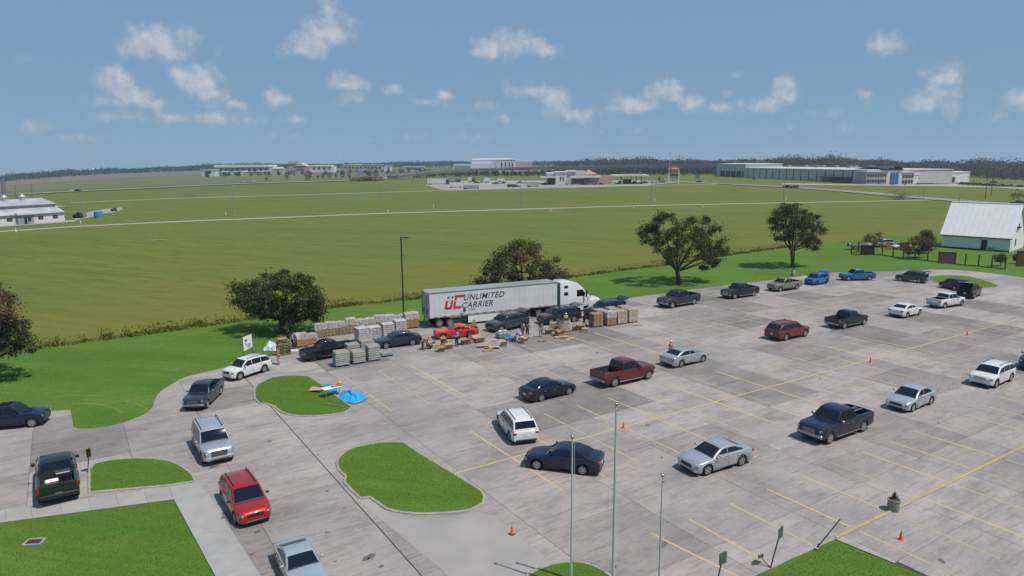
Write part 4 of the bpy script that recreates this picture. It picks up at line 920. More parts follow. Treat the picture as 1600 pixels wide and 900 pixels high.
for i,(x,y) in enumerate(((937,503),(956,500),(975,497.5))):
    load(x,y,RZ1,1.2,1.05,1.35,'pale','%s film-wrapped pallet behind the tan cartons'%['first','middle','last'][i],3,3,4,'full',60+i,grp='carton pallets by the navy SUV')
# stack of empty pallets
st=thing('empty_pallets','stack of empty wooden pallets under the spreading oak','pallet stack',G(444,553),RZ1+.1)
for k in range(8): link('pallet',PAL,st,(random.uniform(-.05,.05),random.uniform(-.05,.05),.145*k),(0,0,random.uniform(-.08,.08)))
bd=thing('scrap_bundle','brown scrap cardboard heaped on the empty pallets','cardboard',G(444,553)+Vector((0,0,1.17)),.4)
for k in range(6): MB().box((random.uniform(-.2,.2),random.uniform(-.2,.2),.05+.07*k),(.9,.7,.06),random.uniform(-.5,.5)).build('cardboard_sheet',M_CARD,bd)
def crumple(name,label,cat,g,sx,sy,sz,m,seed,n=9,smooth=None):
    rnd=random.Random(seed); mb=MB(); V=[]
    for i in range(n+1):
        for j in range(n+1):
            u,v=-1+2*i/n,-1+2*j/n; e=max(0,1-max(abs(u),abs(v))**3); V.append((u*sx*(1+rnd.uniform(-.08,.08)),v*sy*(1+rnd.uniform(-.08,.08)),.012+sz*e*(.35+.65*rnd.random())))
    mb.add(V,[(i*(n+1)+j,(i+1)*(n+1)+j,(i+1)*(n+1)+j+1,i*(n+1)+j+1) for i in range(n) for j in range(n)])
    o=mb.build(name,m,None,smooth); o.location=g; return tag(o,label,cat)
M_TARP=mat('blue_tarp',(.015,.26,.58),.4,noise=(4,(.03,.36,.68),5),bump=.6,bscale=6)
M_PLAST=mat('clear_plastic_heap',(.42,.48,.58),.25,noise=(5,(.62,.66,.7),5),bump=1,bscale=8)
crumple('plastic_heap','crumpled blue-grey plastic film heap at the oak','plastic film',G(424.5,546),.7,.6,.9,M_PLAST,3)
crumple('plastic_scrap','white plastic scrap on the concrete by the empty pallets','plastic film',G(459,548),.45,.3,.12,M_WCASE,4)
# loose cartons
def carton(px,py,w,d,h,rz,label,m=None,open_=False,grp='loose cartons around the queue'):
    g=G(px,py); root=thing('carton',label,'box',g,rz,grp); m=m or M_CARD
    MB().box((0,0,h/2+.003),(w,d,h),ch=.008).build('box_body',m,root)
    if open_:
        for sx,sy in((1,0),(-1,0),(0,1),(0,-1)):
            L=(w if sy else d); fl=.45*(d if sy else w); a=random.uniform(.3,.9); px_,py_=sx*w/2,sy*d/2
            if sx: V=[(px_,-L/2,h),(px_,L/2,h),(px_+sx*fl*math.cos(a),L/2,h+fl*math.sin(a)),(px_+sx*fl*math.cos(a),-L/2,h+fl*math.sin(a))]
            else: V=[(-L/2,py_,h),(L/2,py_,h),(L/2,py_+sy*fl*math.cos(a),h+fl*math.sin(a)),(-L/2,py_+sy*fl*math.cos(a),h+fl*math.sin(a))]
            MB().add(V,[(0,1,2,3)]).build('flap',m,root)
    else: MB().box((0,0,h+.006),(w,.06,.006)).build('tape',M_CARDL,root)
    return root
CB=[(693,541,.5,.45,.8,'tall open carton by the front wheel of the red coupe',1),(701,538,.6,.45,.45,'brown carton against the red coupe front wheel',0),(690,549,.6,.5,.35,'open carton lying before the red coupe',1),(702.5,545,.6,.45,.45,'square brown carton by the blue shirted person',1),
(727,538,.7,.6,.5,'open brown carton under the red coupe rear door',1),(736,536,.6,.5,.45,'brown carton by the red coupe rear wheel',0),(748,534,1.0,.8,.45,'wide open carton behind the red coupe',1),(752,528,.5,.4,.35,'small carton on the far side of the wide one',0),(681,543,.8,.4,.35,'low carton beside the bending person',0),(675,541,.5,.4,.4,'carton in the crouching person hands reach',1),
(787,541.5,.6,.5,.45,'open carton beside the flattened cardboard pile',1),(819.5,535.5,.7,.5,.5,'carton with open flaps before the standing pair',1),(857,522,.6,.5,.45,'brown carton between the lone standing person and the cardboard bin',1),(864,514,.75,.6,.75,'tall carton against the big cardboard bin',0),(874,524,.9,.6,.4,'broken carton in front of the big cardboard bin',1),(899,517,.6,.5,.45,'brown carton on the bin side of the person in dark clothes',1),(908,515.5,.6,.5,.5,'brown carton at the feet of the person in dark clothes',1),(914,519,.7,.5,.45,'brown carton nearest the tan pallets',0),(868,517,.6,.5,.5,'closed carton between tall carton and cardboard bin',0)]
for (x,y,w_,d_,h_,l_,op) in CB: carton(x,y,w_,d_,h_,TRZ+random.uniform(-.6,.6),l_,M_CARD if random.random()<.6 else M_CARDL,bool(op))
def flat(px,py,w,d,rz,label,m=None,n=1):
    root=thing('flat_cardboard',label,'cardboard',G(px,py),rz,'flattened cardboard on the concrete')
    for k in range(n): 
        bx=MB(); ww,dd=w*random.uniform(.8,1.1),d*random.uniform(.8,1.1); V=[(-ww/2,-dd/2,.0),(0,-dd/2,.06),(ww/2,-dd/2,.02),(-ww/2,dd/2,.02),(0,dd/2,.03),(ww/2,dd/2,.05)]
        V=[(x,y,z+.01+k*.07) for x,y,z in V]; V+=[(x,y,z-.008) for x,y,z in V]; bx.add(V,[(0,1,4,3),(1,2,5,4),(9,10,7,6),(10,11,8,7),(0,3,9,6),(2,8,11,5),(0,6,7,1),(1,7,8,2),(3,4,10,9),(4,5,11,10)]); bx.build('sheet',m or (M_CARD if k%2 else M_CARDL),root,loc=(random.uniform(-.2,.2),random.uniform(-.15,.15),0),rot=(0,0,random.uniform(-.6,.6)))
    return root
flat(757,542.5,1.2,.8,.3,'tallest pile of flattened cartons behind the red coupe',n=3); flat(770,544,1.3,.8,-.2,'flattened cartons spread beside the larger pile',n=3); flat(764,548,1.2,.6,.1,'single flattened carton before the piles',n=2); flat(766,532.5,1.4,.9,TRZ,'clean flat cardboard sheet behind the red coupe',M_CARDL); flat(849,532.5,1.0,.6,.4,'dark flattened carton alone in the empty stall',n=2)
flat(893,530,1.2,.5,.1,'narrow flattened carton past the cardboard bin',n=1); flat(993,508,1.6,.9,.2,'flat cardboard sheet beside the white wrapped pallet',M_CARDL); flat(877,527,1.6,.9,TRZ,'long flat cardboard sheet before the cardboard bin',M_CARDL,2); flat(888,521,1.4,.7,.4,'flattened carton between cardboard bin and person in dark clothes',M_CARD)
# big cardboard bin
bn=thing('cardboard_bin','big eight-sided cardboard bin half wrapped in white film','bin',G(881,518),.3)
oc=[(.72*math.cos(R(22.5+45*k)),.72*math.sin(R(22.5+45*k))) for k in range(8)]
MB().prism(oc,.14,1.35).build('bin_wall',M_CARDL,bn); MB().prism([(x*.94,y*.94) for x,y in oc],1.352,1.36).build('bin_inside',M_UNDER,bn); link('pallet',PAL,bn)
link('film_wrap',sheetwrap(1.35,1.35,.2,1.0,True,77),bn)
# teal bins and blue tubs
M_TEAL=mat('teal_bottles',(.10,.22,.21),.35,noise=(7,(.2,.32,.3),4)); M_BLUE=mat('tub_blue',(.02,.08,.33),.5)
tq=thing('bottle_pallet','low pallet of teal shrink-wrapped bottles beside the grey SUV','pallet load',G(786,527.5),RZ1); link('pallet',PAL,tq)
for i in range(3):
    for j in range(2): MB().box((-.45+.45*i,-.27+.54*j,.38),(.43,.52,.46),ch=.04).build('bottle_case',M_TEAL,tq)
for i in range(2): MB().box((-.3+.55*i,.1,.7),(.4,.4,.16),.3*i,ch=.04).build('white_case',M_WCASE,tq)
for (x,y,l_) in((795,533.5,'blue plastic tub beside the teal bottle pallet'),):
    tb_=thing('plastic_tub',l_,'tub',G(x,y),RZ1,'blue tubs'); MB().box((0,0,.2),(.9,.55,.38),ch=.04).build('tub',M_BLUE,tb_); MB().box((0,0,.41),(.95,.6,.05),ch=.015).build('rim',mat('tub_blue_light',(.05,.17,.5),.5),tb_)
for i,(x,y,m_,l_) in enumerate(((808.5,531,M_BLUE,'blue package leaning beside the standing pair'),(812.5,530.5,M_WCASE,'white package leaning on the blue one'),(806,534.5,M_CARD,'thin brown package by the blue tub'))):
    b_=thing('package',l_,'package',G(x,y),RZ1+.2*i); MB().box((0,0,.36),(.28,.4,.68),ch=.03).build('packet',m_,b_); MB().box((0,-.205,.4),(.2,.01,.3)).build('print',M_WCASE if m_!=M_WCASE else M_BLUE,b_)

# tarp island
TP=[(531,615.6),(538,611.5),(546,610),(560,614),(576,622),(566,628.5),(553,632.5),(541,629),(531,626)]
def tarp(name,label,pts,h,seed,m):
    P=px_poly(pts); c=sum(P,Vector())/len(P); rnd=random.Random(seed); mb=MB(); V=[]; rg=[0,.25,.5,.75,.93,1.0]; n=len(P)*3
    Q=[]
    for i in range(len(P)):
        for k in range(3): Q.append(P[i]+(P[(i+1)%len(P)]-P[i])*(k/3))
    for f_ in rg:
        for q in Q: p=c+(q-c)*f_; V.append((p.x,p.y,.02+(h*(1-f_**3)*rnd.uniform(.3,1.0) if f_<1 else 0)))
    mb.add(V,[(l*n+i,l*n+(i+1)%n,(l+1)*n+(i+1)%n,(l+1)*n+i) for l in range(len(rg)-1) for i in range(n)])
    o=mb.build(name,m); o.location=(0,0,.06); return tag(o,label,'tarp')
tarp('tarp','bright blue tarp spread crumpled over the island edge',TP,.30,5,M_TARP)
tarp('tarp','smaller blue tarp bunched under the folding table',[(504,603),(513,600.5),(522,601),(527,606),(531,614),(523,618),(511,612)],.22,6,M_TARP)
def card_sheet(pts,label):
    P=px_poly(pts,.2); mb=MB(); n=len(P); z=[.14,.24,.19,.30,.2][:n]
    V=[(p.x,p.y,z[i]) for i,p in enumerate(P)]; V+=[(x,y,q-.015) for x,y,q in V]
    mb.add(V,[tuple(range(n)),tuple(range(2*n-1,n-1,-1))]+[(i,n+i,n+(i+1)%n,(i+1)%n) for i in range(n)]); return tag(mb.build('cardboard_sheet',M_CARDL),label,'cardboard')
card_sheet([(481.5,609),(488,604.5),(505.6,606),(500,611.6)],'bent cardboard sheet lying on the tarp island grass')
tbl=thing('folding_table','white folding table with splayed metal legs on the tarp island','table',G(518,619),TRZ+.3)
MB().box((0,0,.74),(1.5,.7,.05),ch=.015).build('table_top',M_WHITE,tbl)
for sx in(-.55,.55):
    for sy in(-.28,.28): MB().tube((sx,sy,.72),(sx*1.15,sy*1.15,.06),.02,n=6).build('leg',M_RIMS,tbl)
yb=thing('yellow_bag','crumpled yellow bag standing on the folding table','bag',G(518,619)+Vector((.62,.32,.77)),.2); MB().box((0,0,.2),(.4,.3,.4),ch=.1,taper=.7).build('bag_body',mat('bag_yellow',(.45,.26,.04),.6,noise=(6,(.6,.4,.1),4)),yb); MB().box((0,0,.46),(.12,.05,.14),ch=.02).build('bag_knot',mat('bag_pale',(.6,.5,.3),.6),yb)
bx_=thing('parcel','flat tan parcel on the end of the folding table','parcel',G(518,619)+Vector((.15,.02,.765)),TRZ+.3); MB().box((.2,0,.06),(.6,.4,.12),ch=.02).build('parcel_body',M_CARDL,bx_); MB().box((.2,0,.122),(.6,.05,.006)).build('tape',M_CARD,bx_)
pl0,pl1=G(508,631.6),G(535,637); tag(MB().tube(pl0+Vector((0,0,.1)),pl1+Vector((0,0,.1)),.03,n=6).tube(pl1+Vector((0,0,.1)),pl1+(pl1-pl0)*.03+Vector((0,0,.1)),.04,n=6).build('loose_pole',M_CARDL),'pale wooden pole lying on the tarp island grass','pole')

# ------------------------------------------------------------------ people
SKIN=[mat('skin_light',(.42,.25,.18),.6),mat('skin_brown',(.15,.08,.05),.6)]
M_HAIR=mat('hair_dark',(.012,.009,.007),.7)
CLOTH={}
def cl(c): 
    k='cloth_%02d%02d%02d'%tuple(int(x*99) for x in c)
    return mat(k,c,.9,noise=(6,tuple(x*.75 for x in c),4))
def skin_mesh(name,verts,edges,rad,root,mats_,level=1):
    me=bpy.data.meshes.new(name); me.from_pydata(verts,edges,[]); o=bpy.data.objects.new(name,me); COL.objects.link(o)
    o.modifiers.new('s','SKIN'); 
    for i,sv in enumerate(me.skin_vertices[0].data): sv.radius=(rad[i],rad[i]) if not isinstance(rad[i],tuple) else rad[i]; sv.use_root=(i==root)
    u=o.modifiers.new('u','SUBSURF'); u.levels=level; u.render_levels=level
    bpy.context.view_layer.update(); r=bpy.data.meshes.new_from_object(o.evaluated_get(bpy.context.evaluated_depsgraph_get())); bpy.data.objects.remove(o); bpy.data.meshes.remove(me)
    r.name=name; r.materials.clear(); r.materials.append(mats_); r.polygons.foreach_set('use_smooth',[True]*len(r.polygons)); return r
def person(px,py,face,pose,shirt,legs,label,skin=0,hat=None,h=1.72,short=False,loc=None):
    k=h/1.72; g=loc if loc is not None else G(px,py); root=thing('person',label,'person',g,face,'people at the distribution point')
    J={'pel':(0,0,.93),'wai':(0,.0,1.08),'che':(0,.01,1.30),'nek':(0,.0,1.47),'hed':(0,.02,1.58),'top':(0,.02,1.68)}
    for s,n in((-1,'l'),(1,'r')):
        J['sh'+n]=(s*.18,0,1.40); J['hip'+n]=(s*.095,0,.88); J['kn'+n]=(s*.11,.03,.48); J['an'+n]=(s*.12,-.02,.08); J['to'+n]=(s*.135,.15,.035)
        J['el'+n]=(s*.25,-.02,1.13); J['wr'+n]=(s*.27,.08,.90); J['ha'+n]=(s*.27,.12,.82)
    if pose=='carry':
        for s,n in((-1,'l'),(1,'r')): J['el'+n]=(s*.24,.02,1.13); J['wr'+n]=(s*.17,.28,1.12); J['ha'+n]=(s*.14,.37,1.13)
    if pose=='walk':
        J['knl']=(-.10,.16,.50); J['anl']=(-.11,.22,.09); J['tol']=(-.12,.40,.05); J['knr']=(.10,-.02,.49); J['anr']=(.11,-.28,.12); J['tor']=(.12,-.12,.03)
        J['ell']=(-.24,-.14,1.15); J['wrl']=(-.24,-.12,.92); J['hal']=(-.24,-.08,.85); J['elr']=(.24,.06,1.14); J['wrr']=(.22,.24,.98); J['har']=(.21,.31,.95)
    if pose in('bend','crouch'):
        a=R(75 if pose=='bend' else 40); up=('wai','che','nek','hed','top','shl','shr','ell','elr','wrl','wrr','hal','har'); p0=Vector(J['pel'])
        for n in up:
            v=Vector(J[n])-p0; J[n]=(v.x,p0.y+v.y*math.cos(a)+v.z*math.sin(a),p0.z-v.y*math.sin(a)+v.z*math.cos(a))
        for n in 'lr':
            s=J['sh'+n]; J['el'+n]=(s[0]*1.2,s[1]+.08,s[2]-.28); J['wr'+n]=(s[0]*1.0,s[1]+.16,s[2]-.52); J['ha'+n]=(s[0]*.95,s[1]+.2,s[2]-.61)
        if pose=='crouch':
            dz=.52
            for n in J:
                if n[:2] not in('kn','an','to'): J[n]=(J[n][0],J[n][1]-.18,J[n][2]-dz)
            for s,n in((-1,'l'),(1,'r')): J['kn'+n]=(s*.17,.28,.46); J['ha'+n]=(J['ha'+n][0],J['ha'+n][1],max(.2,J['ha'+n][2])); J['wr'+n]=(J['wr'+n][0],J['wr'+n][1],max(.28,J['wr'+n][2])); 
    names=list(J); rad=dict(pel=(.14,.11),wai=(.13,.10),che=(.155,.115),nek=.058,hed=.098,top=.055,sh=.065,hip=.085,kn=.058,an=.042,to=.035,el=.042,wr=.030,ha=.034)
    V=[tuple(c*k for c in J[n]) for n in names]; Rr=[(rad[n] if n in rad else rad[n[:-1]]) for n in names]; ix={n:i for i,n in enumerate(names)}
    E_=[('pel','wai'),('wai','che'),('che','nek'),('nek','hed'),('hed','top')]
    for n in 'lr': E_+=[('che','sh'+n),('sh'+n,'el'+n),('el'+n,'wr'+n),('wr'+n,'ha'+n),('pel','hip'+n),('hip'+n,'kn'+n),('kn'+n,'an'+n),('an'+n,'to'+n)]
    E2=[(ix[a],ix[b]) for a,b in E_]
    for n in 'lr':           # five fingers
        hnd=Vector(J['ha'+n]); w=Vector(J['wr'+n]); d=(hnd-w).normalized(); sd=1 if n=='r' else -1; ax=Vector((0,1,0)).cross(d); ax=ax.normalized() if ax.length>.1 else Vector((1,0,0))
        lat=d.cross(Vector((1,0,0))); lat=lat.normalized() if lat.length>.1 else Vector((0,1,0))
        for f_,(o_,ln) in enumerate(((.034,.075),(.012,.085),(-.011,.08),(-.033,.062),(.06,.05))):
            b0=hnd+lat*o_*.9+d*(.03 if f_<4 else -.01); b1=b0+d*ln*.6+(lat*.025 if f_==4 else Vector()); b2=b1+d*ln*.35-Vector((sd*.02,0,0)); i0=len(V)
            V+= [tuple(c*k for c in p) for p in(b0,b1,b2)]; Rr+=[.0095,.009,.0075]; E2+=[(ix['ha'+n],i0),(i0,i0+1),(i0+1,i0+2)]
    link('body',skin_mesh('body',V,E2,Rr,ix['pel'],SKIN[skin]),root)
    def sub(nm,keys,extra,m_,scale=None):
        ids={q:i for i,q in enumerate(keys)}; vv=[tuple(c*k for c in (J[q] if q in J else scale[q])) for q in keys]; rr=[]
        for q in keys:
            r0=rad[q] if q in rad else rad.get(q[:-1],.05)
            rr.append(tuple(x+extra for x in r0) if isinstance(r0,tuple) else r0+extra)
        ee=[(ids[a],ids[b]) for a,b in E_+[('sh'+n,'sl'+n) for n in 'lr']+[('kn'+n,'cu'+n) for n in 'lr']+[('hip'+n,'cu'+n) for n in 'lr'] if a in ids and b in ids and not (a[:3]=='hip' and b[:2]=='cu' and 'kn'+b[-1] in ids)]
        return link(nm,skin_mesh(nm,vv,ee,rr,0,m_),root)
    ex={}
    for n in 'lr':
        s,e=Vector(J['sh'+n]),Vector(J['el'+n]); ex['sl'+n]=tuple(s+(e-s)*.75); kn,an,hp=Vector(J['kn'+n]),Vector(J['an'+n]),Vector(J['hip'+n]); ex['cu'+n]=tuple(kn+(an-kn)*.9) if not short else tuple(hp+(kn-hp)*.95)
    rad.update(sl=.05,cu=.055 if not short else .075)
    sub('shirt',['pel','wai','che','shl','shr','sll','slr'],.018,cl(shirt),ex)
    if short: sub('shorts',['pel','hipl','hipr','cul','cur'],.022,cl(legs),ex)
    else: sub('trousers',['pel','hipl','hipr','knl','knr','cul','cur'],.02,cl(legs),ex)
    for n in 'lr':
        a,t_=Vector(J['an'+n]),Vector(J['to'+n]); d=(t_-a); c=(a+t_)/2*k; MB().box((c.x,c.y,max(.045,c.z-.02)*1.0),(.10,.27,.09),math.atan2(d.y,d.x)-math.pi/2,ch=.03).build('shoe',M_TRIM,root)
    hd_=Vector(J['hed'])*k; tp=(Vector(J['top'])-Vector(J['hed'])).normalized(); q=tp.to_track_quat('Z','Y')
    mb=MB(); mb.lathe([(.104,-.03),(.112,.03),(.10,.085),(.06,.12),(.02,.13)],12); hair=mb.build('hair' if not hat else 'cap',M_HAIR if not hat else cl(hat),root,60,hd_+q@Vector((0,-.018,.02))); hair.rotation_euler=q.to_euler()
    fw=q@Vector((0,1,0)); 
    nose=MB().box((0,.105,.0),(.03,.03,.05),ch=.008,taper=.5); 
    for s in(-1,1): nose.box((s*.105,0,.0),(.02,.05,.07),ch=.006)
    f_=nose.build('nose_and_ears',SKIN[skin],root,None,hd_); f_.rotation_euler=q.to_euler()
    ey=MB()
    for s in(-1,1): ey.box((s*.036,.096,.03),(.026,.012,.014))
    ey.box((0,.098,-.05),(.045,.01,.012)); e_=ey.build('eyes_and_mouth',M_HAIR,root,None,hd_); e_.rotation_euler=q.to_euler()
    return root
person(435.6,569.6,R(100),'carry',(.40,.16,.14),(.40,.29,.17),'person in pinkish shirt and khaki trousers near the white banner',0)
person(458,545,R(-70),'stand',(.25,.36,.50),(.012,.012,.016),'person in light blue shirt and black trousers by the empty pallets',0)
person(451,538,R(160),'stand',(.012,.012,.014),(.015,.015,.018),'person dressed in black behind the empty pallets',1)
person(661,547,R(-40),'bend',(.02,.026,.05),(.20,.17,.13),'person in navy bending over cartons before the red coupe',0)
person(671,545,R(60),'crouch',(.42,.18,.16),(.09,.09,.10),'person in pink crouching beside the bending one',0)
person(714,541,R(150),'carry',(.22,.33,.60),(.012,.012,.014),'person in blue shirt at the red coupe door',0)
person(817,527,R(120),'stand',(.55,.53,.50),(.30,.22,.13),'person in white shirt and khaki shorts beside the grey SUV',1,short=True)
person(824,527.5,R(200),'carry',(.10,.065,.045),(.025,.022,.02),'person in brown shirt beside the white shirted one',1)
person(845,526.5,R(170),'stand',(.12,.15,.19),(.36,.29,.21),'person in grey-blue shirt and tan shorts standing alone',1,short=True)
person(884,512,R(-150),'carry',(.50,.52,.16),(.05,.05,.06),'person in yellow shirt and white cap behind the cardboard bin',0,hat=(.6,.6,.58))
person(913,510,R(90),'walk',(.012,.012,.016),(.012,.012,.014),'person in dark clothes walking beside the tan pallets',1)
cf,cr=G(1098,566),G(1064.5,574); ch_=(cf-cr).normalized(); cn=Vector((-ch_.y,ch_.x,0))
person(0,0,math.atan2(-cn.y,-cn.x)-math.pi/2,'carry',(.45,.035,.03),(.05,.05,.07),'person in red shirt and white cap leaning at the silver sedan',0,hat=(.65,.65,.63),loc=(cf+cr)/2+cn*2.55-ch_*.15,h=1.8)
# ------------------------------------------------------------------ street furniture
M_ORANGE=mat('cone_orange',(.62,.12,.025),.6); M_POLE=mat('flagpole_alu',(.52,.53,.55),.45,metal=.25); M_DPOLE=mat('lamp_pole_bronze',(.03,.028,.026),.5,metal=.3)
for x,y,l_ in((800,835,'orange traffic cone alone near the low grass island'),(974,669,'orange traffic cone in the stall beside the tall flagpole'),(1360,566,'orange traffic cone behind the maroon SUV on the painted line'),(1511,524,'orange traffic cone beyond the white rounded SUV'),(1407.5,843,'orange traffic cone beside the concrete planter')):
    c=thing('traffic_cone',l_,'cone',G(x,y),random.random(),'traffic cones in the lot'); c.scale=(.68,.68,.68); MB().box((0,0,.02),(.38,.38,.035),ch=.012).build('base',M_TRIM if y>800 and x<900 else M_ORANGE,c); MB().lathe([(.14,.04),(.115,.2),(.06,.55),(.03,.71),(.022,.72)],14).build('cone_body',M_ORANGE,c,50)
def flagpole(bx,by,tx,ty,l_,r=.06):
    b=G(bx,by); z=zof(b,tx,ty); p=thing('flagpole',l_,'flagpole',b,0,'flagpoles on the low grass island')
    MB().tube((0,0,0),(0,0,z*.55),r,r*.85,n=12).tube((0,0,z*.55),(0,0,z-.12),r*.85,r*.5,n=12).build('pole',M_POLE,p,40)
    MB().lathe([(.02,-.09),(.07,-.05),(.085,0),(.07,.05),(.02,.08)],12,(0,0,z-.05)).build('ball_finial',M_CHROME,p,60)
    MB().box((r*.8,0,z-.3),(.12,.05,.08),ch=.02).build('pulley',M_STEEL,p); MB().box((r,0,1.3),(.1,.04,.16),ch=.01).build('cleat',M_STEEL,p)
    MB().tube((r+.07,0,1.3),(r*.6+.07,0,z-.3),.006,n=5).build('halyard',M_WHITE,p); MB().lathe([(.22,0),(.2,.05),(r+.03,.1),(r+.01,.13)],14).build('base_collar',M_POLE,p)
flagpole(957.5,928,967.5,630,'tallest silver flagpole with ball finial',.075); flagpole(892.5,920,897,681,'silver flagpole standing before the navy sedan',.055); flagpole(1028.5,955,1039,741,'shortest silver flagpole beside the tallest',.05)
def lamp(bx,by,tx,ty,l_,arms=((1,0),)):
    b=G(bx,by); z=zof(b,tx,ty); p=thing('lamp_post',l_,'lamp post',b,0,'parking lot lamp posts'); MB().lathe([(.32,0),(.32,.75),(.29,.82)],14).build('concrete_base',M_KERB,p,40)
    MB().box((0,0,.8+(z-.8)/2),(.16,.16,z-.8),taper=.8).build('pole',M_DPOLE,p)
    for ax,ay in arms: MB().box((ax*.25,ay*.25,z-.1),(.5 if ax else .08,.5 if ay else .08,.07)).build('arm',M_DPOLE,p); MB().box((ax*.62,ay*.62,z-.1),(.5,.36,.12),ch=.03).build('lamp_head',M_DPOLE,p)
lamp(631.5,510,631,370,'tall dark lamp post among the film-capped pallets'); lamp(1239,430.5,1241.5,318,'tall dark lamp post before the oak by the blue hatchback')
pl=thing('planter','round concrete planter with a dead plant on the yellow kerb','planter',G(1395.5,797),0); pl.scale=(.72,.72,.86)
MB().lathe([(.40,0),(.42,.05),(.42,.62),(.46,.66),(.46,.74),(.38,.74),(.37,.66)],20).build('tub',mat('planter_concrete',(.27,.25,.22),.9,noise=(3,(.19,.175,.15),5,(3,3,.6)),bump=.3),pl,35)
MB().lathe([(.375,.71),(.2,.77),(.05,.8)],14).build('soil',mat('soil',(.05,.035,.025),.95),pl)
mb=MB()
for k in range(40):
    a=random.uniform(0,6.28); r_=random.uniform(.02,.25); mb.tube((r_*.4*math.cos(a),r_*.4*math.sin(a),.75),(r_*1.1*math.cos(a),r_*1.1*math.sin(a),.78+random.uniform(.1,.55)*(1-r_*2)),.03,.015,n=5)
mb.build('dead_plant',mat('dead_stems',(.05,.035,.025),.9),pl)
M_SIGNG=mat('sign_back_grey',(.14,.17,.165),.5,metal=.5); M_POST=mat('sign_post_dark',(.05,.05,.048),.7)
def signpost(bx,by,tx,ty,w,h,l_,m,face=0):
    b=G(bx,by); t=pt(tx,ty,b); p=thing('sign_post',l_,'sign',b,0,'small signs on posts'); d=t-b
    MB().tube((0,0,0),d,.032,n=6).build('post',M_POST,p); c=d*(1-.5*h/d.length)+Vector((0,-.05,0)); MB().box(c,(w,.02,h),face,ch=.008).build('sign_plate',m,p); MB().box(c+Vector((0,.03,0)),(w*.9,.02,.04),face).build('bracket',M_STEEL,p)
    return p
signpost(1204,887,1221.5,823,.42,.55,'leaning grey sign seen edge-on at the lawn corner by the yellow kerb',M_SIGNG,.7); signpost(1117,925,1131,862,.45,.55,'grey sign standing at the edge of the empty stalls',M_SIGNG,.5)
sp=signpost(137,738,139.5,699,.35,.62,'yellow sign with dark face beside the dome-shaped island',mat('sign_yellow',(.5,.34,.02),.5),1.2)
cpl=[c_ for c_ in sp.children if c_.name.startswith('sign_plate')][0]; bb=sum((Vector(b) for b in cpl.bound_box),Vector())/8; MB().box(bb+Vector((.02,-.03,0)),(.29,.02,.5),1.2).build('dark_face',M_TRIM,sp)
bp0,bp1=G(1275.5,857),None; bt=pt(1313,811,bp0); lp=thing('bent_post','bare thin post leaning hard where the yellow kerb meets the lawn','post',bp0); MB().tube((0,0,0),bt-bp0,.03,n=6).build('post',M_POST,lp); MB().lathe([(.1,0),(.1,.04),(.05,.06)],10).build('socket',M_KERB,lp)
fb=thing('fallen_sign','small fallen sign bracket beside the leaning grey sign','sign',G(1203,886),.4); MB().box((-.35,.25,.5),(.3,.05,.18),ch=.01).build('plate',M_SIGNG,fb); MB().tube((0,0,0),(-.35,.25,.45),.025,n=6).build('stub',M_POST,fb)
# banner
bq=[(380,528),(393,522),(394.5,541.6),(381.5,549)]; b0,b1=G(381.5,562),G(395,556)
bn_=thing('banner_sign','white banner with a small blue emblem on two stakes','banner',b0); dv=b1-b0; z0_,z1_=zof(b0,381.5,549),zof(b0,380,527); z2_,z3_=zof(b1,394.5,541.6),zof(b1,393,521.5)
for p_,z_ in((Vector((0,0,0)),z1_),(dv,z3_)): MB().tube(p_,p_+Vector((0,0,z_+.05)),.03,n=6).build('stake',M_POST,bn_)
nn=Vector((dv.y,-dv.x,0)).normalized()*.04; V=[nn+Vector((0,0,z0_)),nn+dv+Vector((0,0,z2_)),nn+dv+Vector((0,0,z3_)),nn+Vector((0,0,z1_))]
MB().add(V+[v-nn*.3 for v in V],[(0,1,2,3),(7,6,5,4),(0,4,5,1),(1,5,6,2),(2,6,7,3),(3,7,4,0)]).build('sheet',M_WHITE,bn_)
def on_banner(u,v,s): p=V[0]+(V[1]-V[0])*u+(V[3]-V[0])*v+nn*.4; return [p+(V[1]-V[0])*(s*math.cos(a*math.pi/4))+(V[3]-V[0])*(s*.8*math.sin(a*math.pi/4)) for a in range(8)]
MB().add(on_banner(.3,.68,.12),[tuple(range(8))]).build('emblem',mat('emblem_navy',(.02,.03,.07),.6),bn_); MB().add(on_banner(.6,.25,.2),[tuple(range(8))]).build('print',mat('print_grey',(.3,.32,.36),.6),bn_)
MB().add(on_banner(.3,.4,.1),[tuple(range(8))]).build('print',mat('print_grey',(.3,.32,.36),.6),bn_)
# drain grate in the corner lawn
dr=thing('drain_inlet','square concrete drain inlet with rusty grate in the corner lawn','drain',G(53.5,847),math.atan2((G(66,840.5)-G(40,842)).y,(G(66,840.5)-G(40,842)).x)); dr.location.z=-.03
for s in(-1,1): MB().box((0,s*.27,.03),(.86,.09,.10),ch=.01).build('frame_bar',M_KERB,dr); MB().box((s*.39,0,.03),(.09,.46,.099),ch=.01).build('frame_bar',M_KERB,dr)
MB().box((0,0,.0),(.70,.46,.02)).build('pit',mat('rust_dark',(.03,.015,.01),.9),dr)
for k in range(11): MB().box((-.32+.064*k,0,.045),(.03,.46,.03)).build('grate_bar',mat('rust',(.09,.04,.025),.9),dr)

